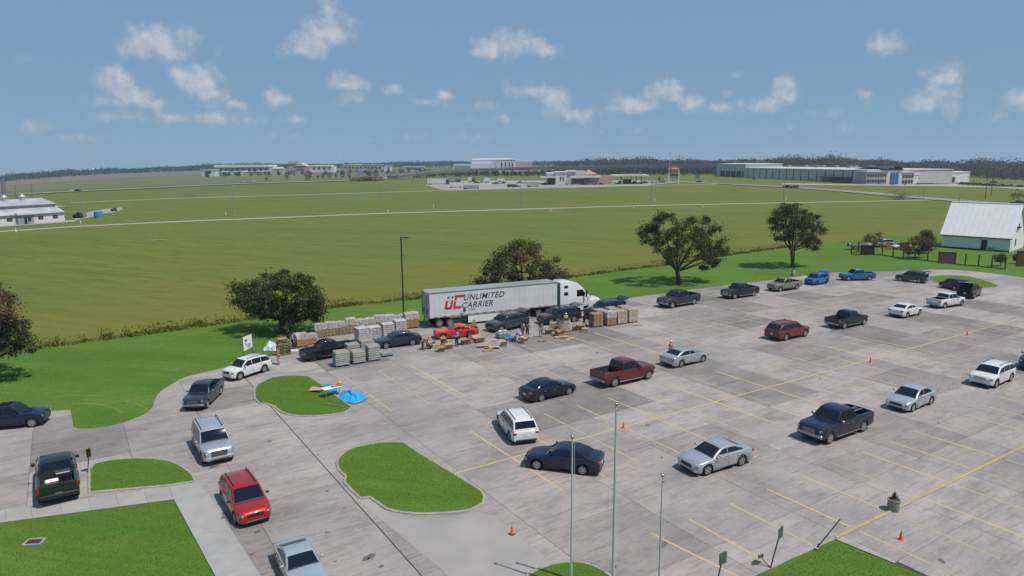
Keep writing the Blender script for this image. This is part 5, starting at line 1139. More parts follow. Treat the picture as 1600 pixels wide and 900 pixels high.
# ------------------------------------------------------------------ trees
def quads(name, V, m, parent=None):
    V=np.asarray(V,dtype=np.float32).reshape(-1,3); n=len(V)//4; me=bpy.data.meshes.new(name); me.vertices.add(4*n); me.vertices.foreach_set('co',V.ravel()); me.loops.add(4*n); me.loops.foreach_set('vertex_index',np.arange(4*n,dtype=np.int32)); me.polygons.add(n); me.polygons.foreach_set('loop_start',np.arange(0,4*n,4,dtype=np.int32)); 
    me.materials.append(m); me.update(calc_edges=True); me.validate(); return link(name,me,parent)
def leaf_quads(C, size):
    """random leaf quads: C (n,3) centres, size (n,)"""
    n=len(C); a=RNG.normal(size=(n,3)); a/=np.linalg.norm(a,axis=1)[:,None]; b=np.cross(a,RNG.normal(size=(n,3))); b/=np.linalg.norm(b,axis=1)[:,None]; s=size[:,None]
    return np.stack([C-a*s-b*s*.35,C+a*s*.1-b*s*.5,C+a*s+b*s*.2,C-a*s*.1+b*s*.55],axis=1).reshape(-1,3)
def in_poly(x,y,P):
    c=False
    for i in range(len(P)):
        (x1,y1),(x2,y2)=P[i],P[(i+1)%len(P)]
        if (y1>y)!=(y2>y) and x<(x2-x1)*(y-y1)/(y2-y1)+x1: c=not c
    return c
M_BARK=mat('bark',(.085,.07,.055),.95,noise=(4,(.05,.04,.03),5,(1,1,.3)),bump=.6,bscale=8)
LF_OAK=leaf_mat('oak_leaves',(.030,.041,.012),(.063,.080,.024),(.125,.135,.055))
LF_OAK2=leaf_mat('oak_leaves_worn',(.038,.047,.016),(.082,.092,.032),(.16,.145,.07))
LF_DEAD=leaf_mat('dead_leaves',(.075,.045,.026),(.15,.092,.05),(.22,.155,.095))
def tree(base, outline, forks, label, lf, nclump=120, per=90, crad=.75, lsize=(.13,.27), trunk=.38, fork_px=None, dead=0.0, dead_poly=None, name='oak_tree', flat=.8):
    b=base; root=thing(name,label,'tree',b,0,'trees'); xs=[p[0] for p in outline]; ys=[p[1] for p in outline]; cx,cy=(min(xs)+max(xs))/2,(min(ys)+max(ys))/2; Rx,Ry=(max(xs)-min(xs))/2,(max(ys)-min(ys))/2
    mpp=b.y/(FW.y*F_PX)/1.0; RD=Rx*mpp*flat; pts=[]; tries=0
    while len(pts)<nclump and tries<20000:
        tries+=1; x=random.uniform(min(xs),max(xs)); y=random.uniform(min(ys),max(ys))
        if not in_poly(x,y,outline): continue
        e=max(0.02,1-((x-cx)/Rx)**2-((y-cy)/Ry)**2); dep=random.uniform(-1,1)*math.sqrt(e)*RD
        p=pt(x,y,b+Vector((0,dep,0))); pts.append((p-b,x,y))
    # trunk and limbs
    mb=MB(); fk=pt(fork_px[0],fork_px[1],b)-b if fork_px else Vector((0,0,2.2)); mb.tube((0,0,-.05),fk*.15,trunk*1.5,trunk*1.05,n=10); mb.tube(fk*.15,fk,trunk*1.05,trunk*.85,n=10); limbs=[]
    for (x,y,dep) in forks:
        e=pt(x,y,b+Vector((0,dep,0)))-b; m_=(fk+e)/2+Vector((random.uniform(-.3,.3),random.uniform(-.3,.3),random.uniform(-.5,.1))); r0=trunk*random.uniform(.4,.6)
        seg=[fk]+[fk*(1-t)**2+m_*2*t*(1-t)+e*t*t for t in(.25,.5,.75,1)]
        for i in range(4): mb.tube(seg[i],seg[i+1],r0*(1-.2*i),r0*(1-.2*(i+1)),n=7,caps=False)
        limbs+=seg[1:]
    for p,_,_ in pts:
        q=min(limbs,key=lambda l:(l-p).length+max(0,(l.z-p.z))); 
        if (q-p).length<6: k_=(q+p)/2+Vector((random.uniform(-.2,.2),random.uniform(-.2,.2),random.uniform(-.25,.15))); mb.tube(q,k_,.05,.035,n=5,caps=False); mb.tube(k_,p,.035,.012,n=5,caps=False)
    mb.build('trunk',M_BARK,root,60)
    C=[];D_=[]
    for p,x,y in pts:
        n=int(per*random.uniform(.5,1.4)); r_=crad*random.uniform(.55,1.25); c=np.array(p)+RNG.normal(size=(n,3))*np.array([r_,r_,r_*.72])*.62
        isd=dead_poly and in_poly(x,y,dead_poly) and random.random()<.75 or random.random()<dead; (D_ if isd else C).append(c)
    for nm,L_,m_ in(('crown',C,lf),('dead_foliage',D_,LF_DEAD)):
        if L_: c=np.concatenate(L_); c[:,2]=np.maximum(c[:,2],.3); quads(nm,leaf_quads(c,RNG.uniform(lsize[0],lsize[1],len(c))),m_,root)
    return root
tree(G(439,519),[(362,446),(378,438),(392,447),(400,434),(425,427),(440,423),(468,429),(483,434),(492,447),(499,462),(502,472),(511,480),(506,494),(494,503),(480,495),(465,506),(440,503),(425,508),(412,500),(404,498),(396,492),(384,486),(366,472),(380,462),(362,455)],
 [(400,450,-1),(420,436,1.5),(455,432,-1.5),(480,445,1),(495,475,-.5),(470,480,-3),(410,480,-2.5),(378,480,.5),(440,450,3),(450,465,-4)],'dense dark oak spreading over the empty pallets',LF_OAK,160,120,.60,(.085,.17),.34,(440,500),.02)
tree(G(820,466),[(745,442),(752,430),(760,405),(775,396),(790,386),(803,381),(820,379),(838,383),(846,392),(852,404),(860,397),(868,395),(872,406),(876,420),(887,421),(886,432),(880,445),(870,452),(820,456),(770,455),(742,452)],
 [(770,410,0),(800,395,1),(835,395,-1),(865,410,1),(760,440,-1),(875,435,0),(815,425,-3),(815,415,3),(840,430,2)],'bushy half-browned oak behind the white trailer roof',LF_OAK2,160,115,.68,(.09,.18),.36,(820,455),.05,[(800,395),(845,388),(848,412),(808,412)])
tree(G(1061,442),[(997,361),(1010,352),(1020,342),(1024,334),(1040,331),(1052,334),(1062,332),(1066,345),(1078,342),(1090,338),(1108,340),(1114,352),(1124,355),(1126,366),(1138,370),(1130,378),(1139,388),(1132,400),(1120,410),(1112,420),(1104,424),(1095,418),(1100,408),(1084,402),(1070,404),(1060,408),(1044,410),(1038,400),(1028,396),(1018,388),(1004,380)],
 [(1010,365,0),(1035,345,1.5),(1060,350,-1.5),(1100,350,1),(1130,375,0),(1120,398,-1.5),(1035,385,-2),(1070,370,3),(1085,375,-3),(1100,408,1)],'big spreading oak with forked trunk on the far lawn',LF_OAK,150,115,.66,(.09,.18),.36,(1058,424),.02)
tree(G(1239,417),[(1197,349),(1206,338),(1214,328),(1218,319),(1230,318),(1244,320),(1252,328),(1268,332),(1280,338),(1281,350),(1292,360),(1288,372),(1280,380),(1276,390),(1264,390),(1258,384),(1250,377),(1236,374),(1222,374),(1210,376),(1206,366)],
 [(1210,350,0),(1225,330,1.5),(1245,335,-1.5),(1270,345,1),(1282,365,0),(1225,362,-2),(1255,358,3),(1268,380,-1)],'upright oak behind the lamp post near the blue hatchback',LF_OAK,130,115,.64,(.09,.18),.3,(1237,392),.02)
tree(G(-12,590),[(-90,470),(-60,448),(-20,436),(5,441),(14,458),(30,463),(33,474),(40,486),(46,506),(40,516),(50,530),(55,545),(48,553),(30,548),(24,558),(8,548),(-10,558),(-40,560),(-80,545),(-100,510)],
 [(-60,470,0),(-20,455,1.5),(15,470,-1),(35,500,0),(40,535,.5),(-20,510,-2.5),(10,520,-2),(-60,530,0),(10,490,2)],'rust-topped dark oak overhanging the big lawn',LF_OAK,160,140,.50,(.075,.15),.3,(-14,565),.04,[(-30,455),(30,460),(36,500),(-30,505)])
# small trees and bushes by the barn
def bush(base,outline,label,lf,n,per,crad,ls,name='shrub',dead=0,trunk=.07,fork=None,dead_poly=None):
    xs=[p[0] for p in outline]; ys=[p[1] for p in outline]; mx=(min(xs)+max(xs))/2; my=(min(ys)+max(ys))/2
    tree(base,outline,[(mx-8,my,0),(mx+8,my,.4),(mx,my-6,-.4)],label,lf,n,per,crad,ls,trunk,fork or (mx,(max(ys)+my)/2+4),dead,dead_poly,name)
bush(G(1366,398),[(1350,376),(1352,366),(1362,361),(1372,362),(1381,368),(1382,378),(1370,381),(1358,381)],'small bare brown tree beside the first wooden screen',LF_DEAD,40,45,.42,(.06,.13),'small_tree',1)
bush(G(1436,403),[(1413,390),(1418,377),(1428,371),(1438,368),(1452,372),(1456,384),(1453,392),(1436,395),(1420,396)],'rust brown bush inside the fence posts',LF_DEAD,70,60,.5,(.08,.16),'shrub',1)
bush(G(1452,396),[(1436,372),(1438,362),(1450,361),(1458,366),(1463,380),(1461,391),(1452,392),(1444,384)],'green bush behind the rust brown one',LF_OAK2,60,60,.5,(.08,.17),'shrub')
bush(G(1564,415),[(1553,401),(1558,396),(1568,397),(1573,402),(1570,408),(1558,409)],'small green fruit tree near the barn gable',LF_OAK2,35,45,.35,(.07,.14),'small_tree')
bush(G(1587,412),[(1582,402),(1587,396),(1594,398),(1594,406),(1586,408)],'slender young tree by the barn gable corner',LF_OAK2,25,40,.3,(.07,.14),'small_tree')
# weeds along the ditch and rough grass
DL=[(-260,591),(-100,566),(0,551.5),(55,544.5),(140,533),(250,519),(360,503),(450,491),(520,480),(590,473),(655,466.5),(760,451),(887,434),(970,423),(1050,413),(1137,399),(1200,390),(1250,384)]
dw=[G(*p) for p in DL]; C=[]; S_=[]
for i in range(len(dw)-1):
    a,b_=dw[i],dw[i+1]; ln=(b_-a).length; n=int(ln*50)
    d=(b_-a).normalized(); nrm=Vector((-d.y,d.x,0)); 
    for k in range(n):
        t=random.random(); w=abs(random.gauss(0,2.2))-.3; h=random.uniform(.02,.17)*math.exp(-max(0,w)*.45)*(.25+1.1*math.sin(i*1.7+t*ln*.31)**2); p=a+(b_-a)*t+nrm*w; C.append((p.x,p.y,h)); S_.append(random.uniform(.05,.15))
LF_WEED=leaf_mat('weeds',(.075,.10,.016),(.11,.135,.022),(.17,.165,.04),.35)
# short grass blades on the near lawns and islands
LF_GRASS=leaf_mat('grass_blades',(.105,.175,.023),(.122,.195,.028),(.165,.225,.05),.5)
def blades(poly, dens, h, z0):
    P=[(p.x,p.y) for p in poly]; x0,x1=min(p[0] for p in P),max(p[0] for p in P); y0,y1=min(p[1] for p in P),max(p[1] for p in P); n=int((x1-x0)*(y1-y0)*dens)
    X=RNG.uniform(x0,x1,n); Y=RNG.uniform(y0,y1,n); ins=np.zeros(n,bool)
    for i in range(len(P)):
        (ax,ay),(bx,by)=P[i],P[(i+1)%len(P)]
        if ay==by: continue
        c=((ay>Y)!=(by>Y))&(X<(bx-ax)*(Y-ay)/(by-ay)+ax); ins^=c
    X,Y=X[ins],Y[ins]; n=len(X); th=RNG.uniform(0,6.28,n); hh=RNG.uniform(.5,1.2,n)*h; w=RNG.uniform(.012,.03,n)*(h/.05); lx=RNG.normal(size=n)*h*.5; ly=RNG.normal(size=n)*h*.5
    dx,dy=np.cos(th)*w,np.sin(th)*w; Z=np.full(n,z0)
    return np.stack([np.stack([X-dx,Y-dy,Z],1),np.stack([X+dx,Y+dy,Z],1),np.stack([X+lx+dx*.3,Y+ly+dy*.3,Z+hh],1),np.stack([X+lx-dx*.3,Y+ly-dy*.3,Z+hh],1)],axis=1).reshape(-1,3)
WD=[]
for i in range(len(dw)-1):
    a,b_=dw[i],dw[i+1]; d=(b_-a).normalized(); nrm=Vector((-d.y,d.x,0))
    for k_ in range(6):
        p,q=a+(b_-a)*(k_/6),a+(b_-a)*((k_+1)/6); w=random.uniform(.8,2.2); h=random.uniform(.12,.34); WD.append(blades([p-nrm*.4,q-nrm*.4,q+nrm*w,p+nrm*w],26,h,-.05)); WD.append(blades([p+nrm*.3,q+nrm*.3,q+nrm*(w+3.5),p+nrm*(w+3.5)],7,h*.6,-.05))
tag(quads('ditch_weeds',np.concatenate(WD),LF_WEED),'rough weeds along the ditch between lawn and field','weeds',kind='stuff')
GR=[blades(ISL['dome'],170,.036,.055),blades(ISL['tarp'],130,.04,.055),blades(ISL['mid'],190,.036,.055),blades(ISL['low'],230,.034,.055)]
GR.append(blades(px_poly([(-60,830),(0,818),(272,782),(336,900),(372,965),(-120,985)]),200,.034,-.05)); GR.append(blades(px_poly([(1183,902),(1306,845),(1440,900),(1530,940),(1150,950)]),220,.036,-.05))
GR.append(blades(px_poly([(0,560),(250,530),(360,512),(430,520),(420,556),(340,575),(262,600),(238,632),(200,655),(124,668),(112,640),(0,646)]),28,.045,-.05))
tag(quads('grass',np.concatenate(GR),LF_GRASS),'short mown grass on the islands and near lawns','grass',kind='stuff')
print('quads grass',sum(len(g) for g in GR)//4)

M_TRACK=ground_mat('pressed_grass',(.13,.18,.05),[((.085,.15,.02),.8,.42,.62,(1,1),1.0)],bump=.3)
def flat_strip(pts,w,z):
    P=[G(*p,z) for p in pts]; V=[]
    for i,p in enumerate(P):
        d=P[min(i+1,len(P)-1)]-P[max(i-1,0)]; n=Vector((-d.y,d.x,0)).normalized()*w/2; V+=[p-n,p+n]
    mb=MB().add(V,[(2*i,2*i+2,2*i+3,2*i+1) for i in range(len(P)-1)]); me=mb.mesh('tyre_track',M_TRACK)
    if me.polygons[0].normal.z<0: me.flip_normals()
    tag(link('tyre_track',me),kind='structure')
flat_strip([(80,621.5),(100,619),(120,618),(140,617.7),(160,618.5),(176,620.5),(190,623.5),(204,628),(217,633),(233,641)],.3,-.044)
flat_strip([(100,632),(120,630.5),(140,630),(155,631.5),(168,634.5),(180,639),(192,646)],.3,-.044)
# ------------------------------------------------------------------ barn and fenced yard
M_BARNW=mat('barn_wall_white',(.70,.71,.72),.7,noise=(2,(.62,.63,.645),4,(6,6,.5)),bump=0); M_BARNR=mat('barn_roof_metal',(.74,.73,.735),.5,metal=.0,noise=(1,(.68,.67,.675),4))
q0,q1=G(1470.6,386),G(1577,394); bx=(q1-q0).normalized(); by=Vector((-bx.y,bx.x,0)); BL_=(q1-q0).length
barn=thing('barn','white barn with steep pale metal roof beyond the fence posts','barn',q0,math.atan2(bx.y,bx.x)); BD=10.5; EH=zof(q0,1469,364.5); 
RH=zof(q0+by*BD/2,1490,316.5); print('barn',BL_,EH,RH)
MB().add([(0,0,0),(BL_,0,0),(BL_,0,EH),(0,0,EH)],[(0,1,2,3)]).add([(BL_,0,0),(BL_,BD,0),(BL_,BD,EH),(BL_,BD/2,RH),(BL_,0,EH)],[(0,1,2,3,4)]).add([(0,BD,0),(0,0,0),(0,0,EH),(0,BD/2,RH),(0,BD,EH)],[(0,1,2,3,4)]).add([(BL_,BD,0),(0,BD,0),(0,BD,EH),(BL_,BD,EH)],[(0,1,2,3)]).build('wall',M_BARNW,barn)
sl=math.hypot(BD/2,RH-EH); oh=.45
for s in(0,1):
    n=int(BL_/.95)
    for k in range(n):
        x0,x1=-.4+(BL_+.8)*k/n,-.4+(BL_+.8)*(k+1)/n; y0=-oh*(BD/2)/sl; z0=EH-oh*(RH-EH)/sl+.12; 
        ys=(y0,BD/2) if s==0 else (BD-y0,BD/2); V=[(x0+.01,ys[0],z0),(x1-.01,ys[0],z0),(x1-.01,ys[1],RH+.12),(x0+.01,ys[1],RH+.12)]; V+=[(x,y,z-.05) for x,y,z in V]
        MB().add(V,[(0,1,2,3),(7,6,5,4),(0,4,5,1),(1,5,6,2),(2,6,7,3),(3,7,4,0)]).build('roof_panel',M_BARNR,barn)
MB().tube((-.4,BD/2,RH+.13),(BL_+.4,BD/2,RH+.13),.12,n=8).build('ridge_cap',M_BARNR,barn); MB().box((BL_/2,-.32,EH-.32),(BL_+.8,.06,.16)).build('fascia',M_TRIM,barn)
MB().box((BL_*.635,-.03,1.05),(1.0,.08,2.1)).build('door',M_TRIM,barn); MB().box((BL_/2,-.02,.12),(BL_,.05,.24)).build('plinth',M_TRIM,barn); MB().box((BL_*.57,-.06,2.25),(.16,.12,.2)).build('wall_lamp',M_TRIM,barn)
for x in(.70,.76): MB().box((BL_*x,-.4,.35),(.7,.6,.7),ch=.05).build('air_unit',M_STEEL,barn)
for z,w_,y in((1.2,.7,BD*.36),(4.2,.6,BD*.5)): MB().box((BL_+.03,y,z+.4),(.06,w_,1.3)).build('window',M_GLASS,barn)
MB().box((BL_+.03,BD*.16,1.1),(.06,1.5,2.2)).build('garage_door',M_WHITE,barn); MB().box((BL_+.25,BD*.40,4.6),(.5,.9,.3),ch=.05).build('wall_unit',M_TRIM,barn)
M_FPOST=mat('fence_post_wood',(.055,.04,.03),.9); M_SCREEN=mat('screen_boards',(.12,.085,.06),.9,noise=(3,(.08,.055,.04),5,(8,1,1)))
fpos=[(1330,396.5),(1341,393.5),(1363,398),(1378,399),(1395,402),(1411,405),(1429.5,406),(1449,408),(1508,415),(1528.5,416.5),(1549,419),(1570,421)]
ord_=['first','second','third','fourth','fifth','sixth','seventh','eighth','ninth','tenth','eleventh','twelfth']
for i,p in enumerate(fpos):
    g=G(*p); o=thing('fence_post','%s dark wooden fence post counting from the boat toward the barn gable'%ord_[i],'post',g,random.uniform(-.1,.1),'fence posts round the barn yard'); MB().box((0,0,1.0),(.17,.17,2.0),ch=.02).build('post',M_FPOST,o); MB().box((0,0,2.03),(.2,.2,.05),ch=.015).build('post_cap',M_FPOST,o)
for i in range(len(fpos)-1):
    a,b_=G(*fpos[i]),G(*fpos[i+1]); d=b_-a; o=MB().box((d/2)[:2]+(.1,),(d.length-.25,.05,.16),math.atan2(d.y,d.x)).build('kick_board',M_FPOST); o.location=a; tag(o,'low wooden rail between the %s and %s fence posts'%(ord_[i],ord_[i+1]),'rail','low rails between fence posts')
for (x,y,w_,h_,l_) in((1355,397.5,2.3,1.75,'brown board screen near the boat'),(1479,411.5,2.7,2.0,'brown board screen with pale sill among the fence posts'),(1596,416,1.6,2.6,'tall brown board screen at the barn gable corner')):
    g=G(x,y); s_=thing('board_screen',l_,'screen',g,R(-12),'board screens along the fence'); n=9
    for k in range(n): MB().box((-w_/2+w_*(k+.5)/n,random.uniform(-.01,.01),h_/2),(w_/n*.94,.04,h_)).build('board',M_SCREEN,s_)
    for sd in(-1,1): MB().box((sd*w_/2,0,h_/2+.05),(.14,.14,h_+.1)).build('post',M_FPOST,s_)
    MB().box((0,0,h_+.03),(w_,.16,.06)).build('cap_rail',mat('weathered_board',(.22,.19,.16),.9),s_)
def boat(g,rz,label,hull,c2):
    b=thing('trailered_boat',label,'boat',g,rz); prof=[(-2.3,.85),(-2.2,.9),(0,.95),(1.6,.8),(2.5,.15)]; V=[]
    for x,w_ in prof:
        for y,z in((-w_,1.15),(-w_*.8,.75),(0,.5 if x<2 else .85),(w_*.8,.75),(w_,1.15)): V.append((x,y,z))
    mb=MB().add(V,[(l*5+k,(l+1)*5+k,(l+1)*5+k+1,l*5+k+1) for l in range(4) for k in range(4)]+[(0,1,2,3,4)]); mb.build('hull',hull,b)
    MB().box((-.2,0,1.2),(3.0,1.3,.12),ch=.03).build('deck_cover',c2,b); MB().box((-2.45,0,1.05),(.35,.35,.75),ch=.06).build('outboard_motor',M_TRIM,b)
    MB().box((.3,-.45,.45),(4.6,.1,.1)).box((.3,.45,.45),(4.6,.1,.1)).build('trailer_frame',M_STEEL,b)
    tm_,rm_=wheel_meshes(.34,'five')
    for s in(-1,1): w_=link('wheel',tm_,b,(-.6,s*1.0,.34),(0,0,0 if s>0 else math.pi)); link('rim',rm_,w_)
boat(G(1342,389),R(8),'small boat with black cover on a trailer at the fence end',M_WHITE,M_TRIM)
park('L',(1376,386.5),(1392,386),'suv_car','suv','silver','silver car parked behind the bare brown tree',lod=0,L=4.6)
park('L',(1404,389.5),(1419,389),'sedan_car','sedan','white','white car parked behind the fence beside the rust bush',lod=0,L=4.6)
for i,(x,y,w_,h_,l_) in enumerate(((1388,389.5,1.0,1.5,'upright tan plywood panel behind the fence posts'),(1412,391,1.6,1.6,'dark brown shed panel next to the rust bush'))):
    s_=thing('plywood_panel',l_,'panel',G(x,y),R(-10)); MB().box((0,0,h_/2),(w_,.06,h_),ch=.01).build('panel',M_AMBER if i==0 else M_SCREEN,s_); MB().box((0,.1,h_/2),(.1,.12,h_*.95)).build('brace',M_FPOST,s_)
# ------------------------------------------------------------------ far roads and fields
def strip(name, pts, w, off, m, sub=6):
    P=[]
    for i in range(len(pts)-1):
        for k in range(sub): t=k/sub; P.append(GT(pts[i][0]+(pts[i+1][0]-pts[i][0])*t, pts[i][1]+(pts[i+1][1]-pts[i][1])*t, off))
    P.append(GT(*pts[-1],off)); mb=MB(); V=[]
    for i,p in enumerate(P):
        d=P[min(i+1,len(P)-1)]-P[max(i-1,0)]; d.z=0; d.normalize(); n=Vector((-d.y,d.x,0))*w/2
        for q in(p-n,p+n): V.append((q.x,q.y,T(q.x,q.y)-.06+off))
    mb.add(V,[(2*i,2*i+2,2*i+3,2*i+1) for i in range(len(P)-1)]); me=mb.mesh(name,m)
    if me.polygons[0].normal.z<0: me.flip_normals()
    return tag(link(name,me),kind='structure')
def tsheet(name, pts, off, m, sub=5):
    Q=[]
    for i in range(len(pts)):
        for k in range(sub): t=k/sub; a,b_=pts[i],pts[(i+1)%len(pts)]; Q.append(GT(a[0]+(b_[0]-a[0])*t,a[1]+(b_[1]-a[1])*t,off))
    mb=MB(); n=len(Q); mb.add([tuple(q) for q in Q],[tuple(range(n))]); me=mb.mesh(name,m); bm=bmesh.new(); bm.from_mesh(me); bmesh.ops.triangulate(bm,faces=bm.faces[:]); 
    for f in bm.faces:
        if f.normal.z<0: f.normal_flip()
    bm.to_mesh(me); bm.free(); return tag(link(name,me),kind='structure')
def tband(name, top, bot, off, m, nu=60, nv=8):
    V=[]; mb=MB(); x0,x1=top[0][0],top[-1][0]
    for i in range(nu+1):
        x=x0+(x1-x0)*i/nu; ya=interp(top,x); yb=interp(bot,x)
        A=GT(x,yb); B=GT(x,ya)
        for j in range(nv+1): t=j/nv; q=A+(B-A)*t; V.append((q.x,q.y,T(q.x,q.y)-.06+off))
    mb.add(V,[(i*(nv+1)+j,(i+1)*(nv+1)+j,(i+1)*(nv+1)+j+1,i*(nv+1)+j+1) for i in range(nu) for j in range(nv)]); me=mb.mesh(name,m)
    if me.polygons[0].normal.z<0: me.flip_normals()
    return tag(link(name,me),kind='structure')
strip('field_road',[(-120,370),(0,362),(112,354.5),(250,347.5),(400,341.5),(600,333.5),(800,327.5),(1000,321.5),(1200,317.5),(1340,315),(1450,312.5),(1482,312)],4.2,.05,M_PATH)
strip('farm_road',[(110,317),(250,311),(400,306.5),(560,302),(690,298),(860,294),(1000,290.5),(1130,287.5)],5,.06,M_PATH)
tband('far_field',[(-200,297),(0,284),(140,274),(300,267.5),(480,265),(620,264)],[(-200,312),(0,301),(140,295),(300,288.5),(480,282),(620,277)],.12,M_FARGREEN)
tband('fallow_field',[(-200,293),(0,281),(120,272.5),(250,268),(400,267.5),(480,267.2)],[(-200,302),(0,291.5),(120,283),(250,276),(400,270.5),(480,268.8)],.3,M_FALLOW)
strip('highway',[(-150,316),(0,305.5),(130,299),(220,295),(320,290),(400,287),(480,284.5),(560,282),(640,279)],22,.5,M_ROAD)
strip('frontage_road',[(1128,287.3),(1180,290),(1240,293),(1300,297.5),(1360,302.5),(1430,309),(1500,314.5),(1560,319.5),(1640,326)],12,.3,M_ROAD)
strip('frontage_road',[(1000,283),(1060,283.5),(1128,287.3)],11,.14,M_ROAD)
tsheet('service_yard',[(664,289),(700,283),(860,282),(1000,282),(1060,285),(1000,291),(860,293.5),(740,296.5),(690,297)],.12,M_YARD)
tsheet('warehouse_drive',[(1220,288.5),(1300,289.5),(1400,290.5),(1480,291.5),(1560,293.5),(1600,296),(1600,291.5),(1500,287),(1400,288.5),(1300,287.6),(1225,286.5)],.12,M_PATH)
tsheet('yard_paving',[(-60,357),(0,354.8),(60,350.5),(116,346.5),(122,344.5),(110,344),(0,350.5),(-60,353)],.04,M_YARD)
tsheet('yard_paving',[(112,340),(140,331),(165,326.5),(190,324),(192,327.5),(170,334),(140,340),(118,344)],.05,M_YARD)

# ------------------------------------------------------------------ left metal building
M_MW=mat('metal_wall_pale',(.42,.40,.40),.6,noise=(.6,(.37,.35,.35),3)); M_MWH=mat('metal_wall_white',(.56,.55,.56),.6); M_MR=mat('metal_roof_grey',(.5,.51,.54),.45,metal=.15,noise=(.3,(.31,.32,.34),3))
p0,p1=GT(-95,360.5),GT(101.5,345.5); p0.z=p1.z; ax=(p1-p0); ax.z=0; BLn=ax.length; ax.normalize(); ay=Vector((-ax.y,ax.x,0)); wh=thing('metal_workshop','long pale metal workshop with lean-to and roof stacks in the far field','building',p1,math.atan2(-ax.y,-ax.x))
mpx=p1.y/(F_PX*FW.y)
h1=zof(p1,100,331)-p1.z; h2=h1+1.7; ld=5.0
pe=p1+ay*ld; he=zof(pe,104.5,318)-p1.z; pr=p1+ay*(ld+9); hr=zof(pr,111.5,309.3)-p1.z; wd=18.0; print('workshop',BLn,h1,he,hr,mpx)
L=BLn; Y=lambda y:-y
def wall_quad(name,V,m): return MB().add(V,[tuple(range(len(V)))]).build(name,m,wh)
# local: x along building away from the gable corner, y towards camera negative -> use -y for depth
wall_quad('wall',[(0,0,0),(L,0,0),(L,0,h1),(0,0,h1)],M_MWH); wall_quad('wall',[(0,0,0),(0,0,h1),(0,-ld,h2),(0,-ld,0)],M_MWH)
wall_quad('lean_to_roof',[(-.3,.4,h1-.1),(L,.4,h1-.1),(L,-ld,h2),(-.3,-ld,h2)],M_MR)
wall_quad('wall',[(0,-ld-.01,h2-.5),(L,-ld-.01,h2-.5),(L,-ld-.01,he),(0,-ld-.01,he)],M_MW); wall_quad('gable_wall',[(0,-ld,0),(0,-ld,he),(0,-ld-9,hr),(0,-ld-wd,he),(0,-ld-wd,0)],M_MW)
wall_quad('wall',[(L,-ld-wd,0),(0,-ld-wd,0),(0,-ld-wd,he),(L,-ld-wd,he)],M_MW); wall_quad('gable_wall',[(L,-ld,0),(L,-ld,he),(L,-ld-9,hr),(L,-ld-wd,he),(L,-ld-wd,0)],M_MW)
wall_quad('roof',[(-.5,-ld+.5,he-.08),(L,-ld+.5,he-.08),(L,-ld-9,hr+.1),(-.5,-ld-9,hr+.1)],M_MR); wall_quad('roof',[(-.5,-ld-wd-.5,he-.08),(L,-ld-wd-.5,he-.08),(L,-ld-9,hr+.1),(-.5,-ld-9,hr+.1)],M_MR)
MB().box((L/2-.2,-ld+.52,he-.12),(L+.6,.08,.3)).build('eave_trim',M_STEEL,wh); MB().box((L/2-.2,.43,h1-.15),(L+.6,.08,.25)).build('eave_trim',M_STEEL,wh)
mp=lambda px:(101.5-px)*BLn/(101.5+95)
for px in(85.5,60.5,9.5,-30): 
    w_=MB().box((mp(px),.05,h1*.55),(1.5,.1,1.0)).build('window',M_TRIM,wh); MB().box((mp(px),.11,h1*.55),(.6,.02,.35)).build('pane',mat('far_glass',(.12,.17,.16),.2),w_)
en=MB().box((mp(33),.5,h1*.5),(4.6,1.0,h1)).build('entry_porch',mat('entry_blue',(.22,.27,.33),.5),wh); MB().box((mp(33.5),.7,h1+.25),(5.4,1.8,.8),ch=.1).build('porch_roof',M_MWH,wh); MB().box((mp(32.5),1.02,1.1),(.8,.06,2.2)).build('door',M_TRIM,wh); MB().box((mp(39),1.02,1.5),(.9,.06,1.2)).build('window',M_TRIM,wh)
for y in(6.2,9.5): MB().box((-.04,-ld-y+4,2.0),(.08,2.0,4.0)).build('bay_door',M_TRIM,wh)
wall_quad('awning',[(-.1,-ld-3,he-.9),(-5.5,-ld-3,he-1.4),(-5.5,-ld-14,he-1.2),(-.1,-ld-14,he-.4)],M_MWH); 
for y in(3.2,13.6): MB().tube((-5.3,-ld-y,0),(-5.3,-ld-y,he-1.4),.1,n=6).build('awning_post',M_STEEL,wh)
for px,h,r_ in((21,5.5,.25),(42,7.0,.6),(61,4.8,.2),(89,5.0,.22),(36,3,.8),(66,3,.8)):
    yy=-ld-(9 if h>4 else 7); o=MB(); zb=he+(hr-he)*(1 if h>4 else .75)
    o.tube((mp(px),yy,zb-.4),(mp(px),yy,zb+(h if h>4 else 1.3)),r_,n=8)
    if h==3: o.tube((mp(px),yy,zb+1.3),(mp(px),yy,zb+2.0),1.0,.5,n=8)
    o.build('roof_stack' if h>4 else 'roof_vent',M_STEEL if h>4 else M_MR,wh)
tk=thing('water_tank','round blue water tank beside the metal workshop','tank',GT(154.5,341),0); rr_=6.3*mpx*1.02; MB().lathe([(rr_,0),(rr_,2.1),(rr_*1.04,2.15),(rr_*.98,2.3),(rr_*.4,2.5),(.2,2.55)],20).build('tank_shell',mat('tank_blue',(.07,.24,.42),.5,noise=(1,(.05,.19,.36),3)),tk,40); MB().box((rr_*.5,0,2.45),(.5,.5,.2)).build('hatch',M_STEEL,tk)
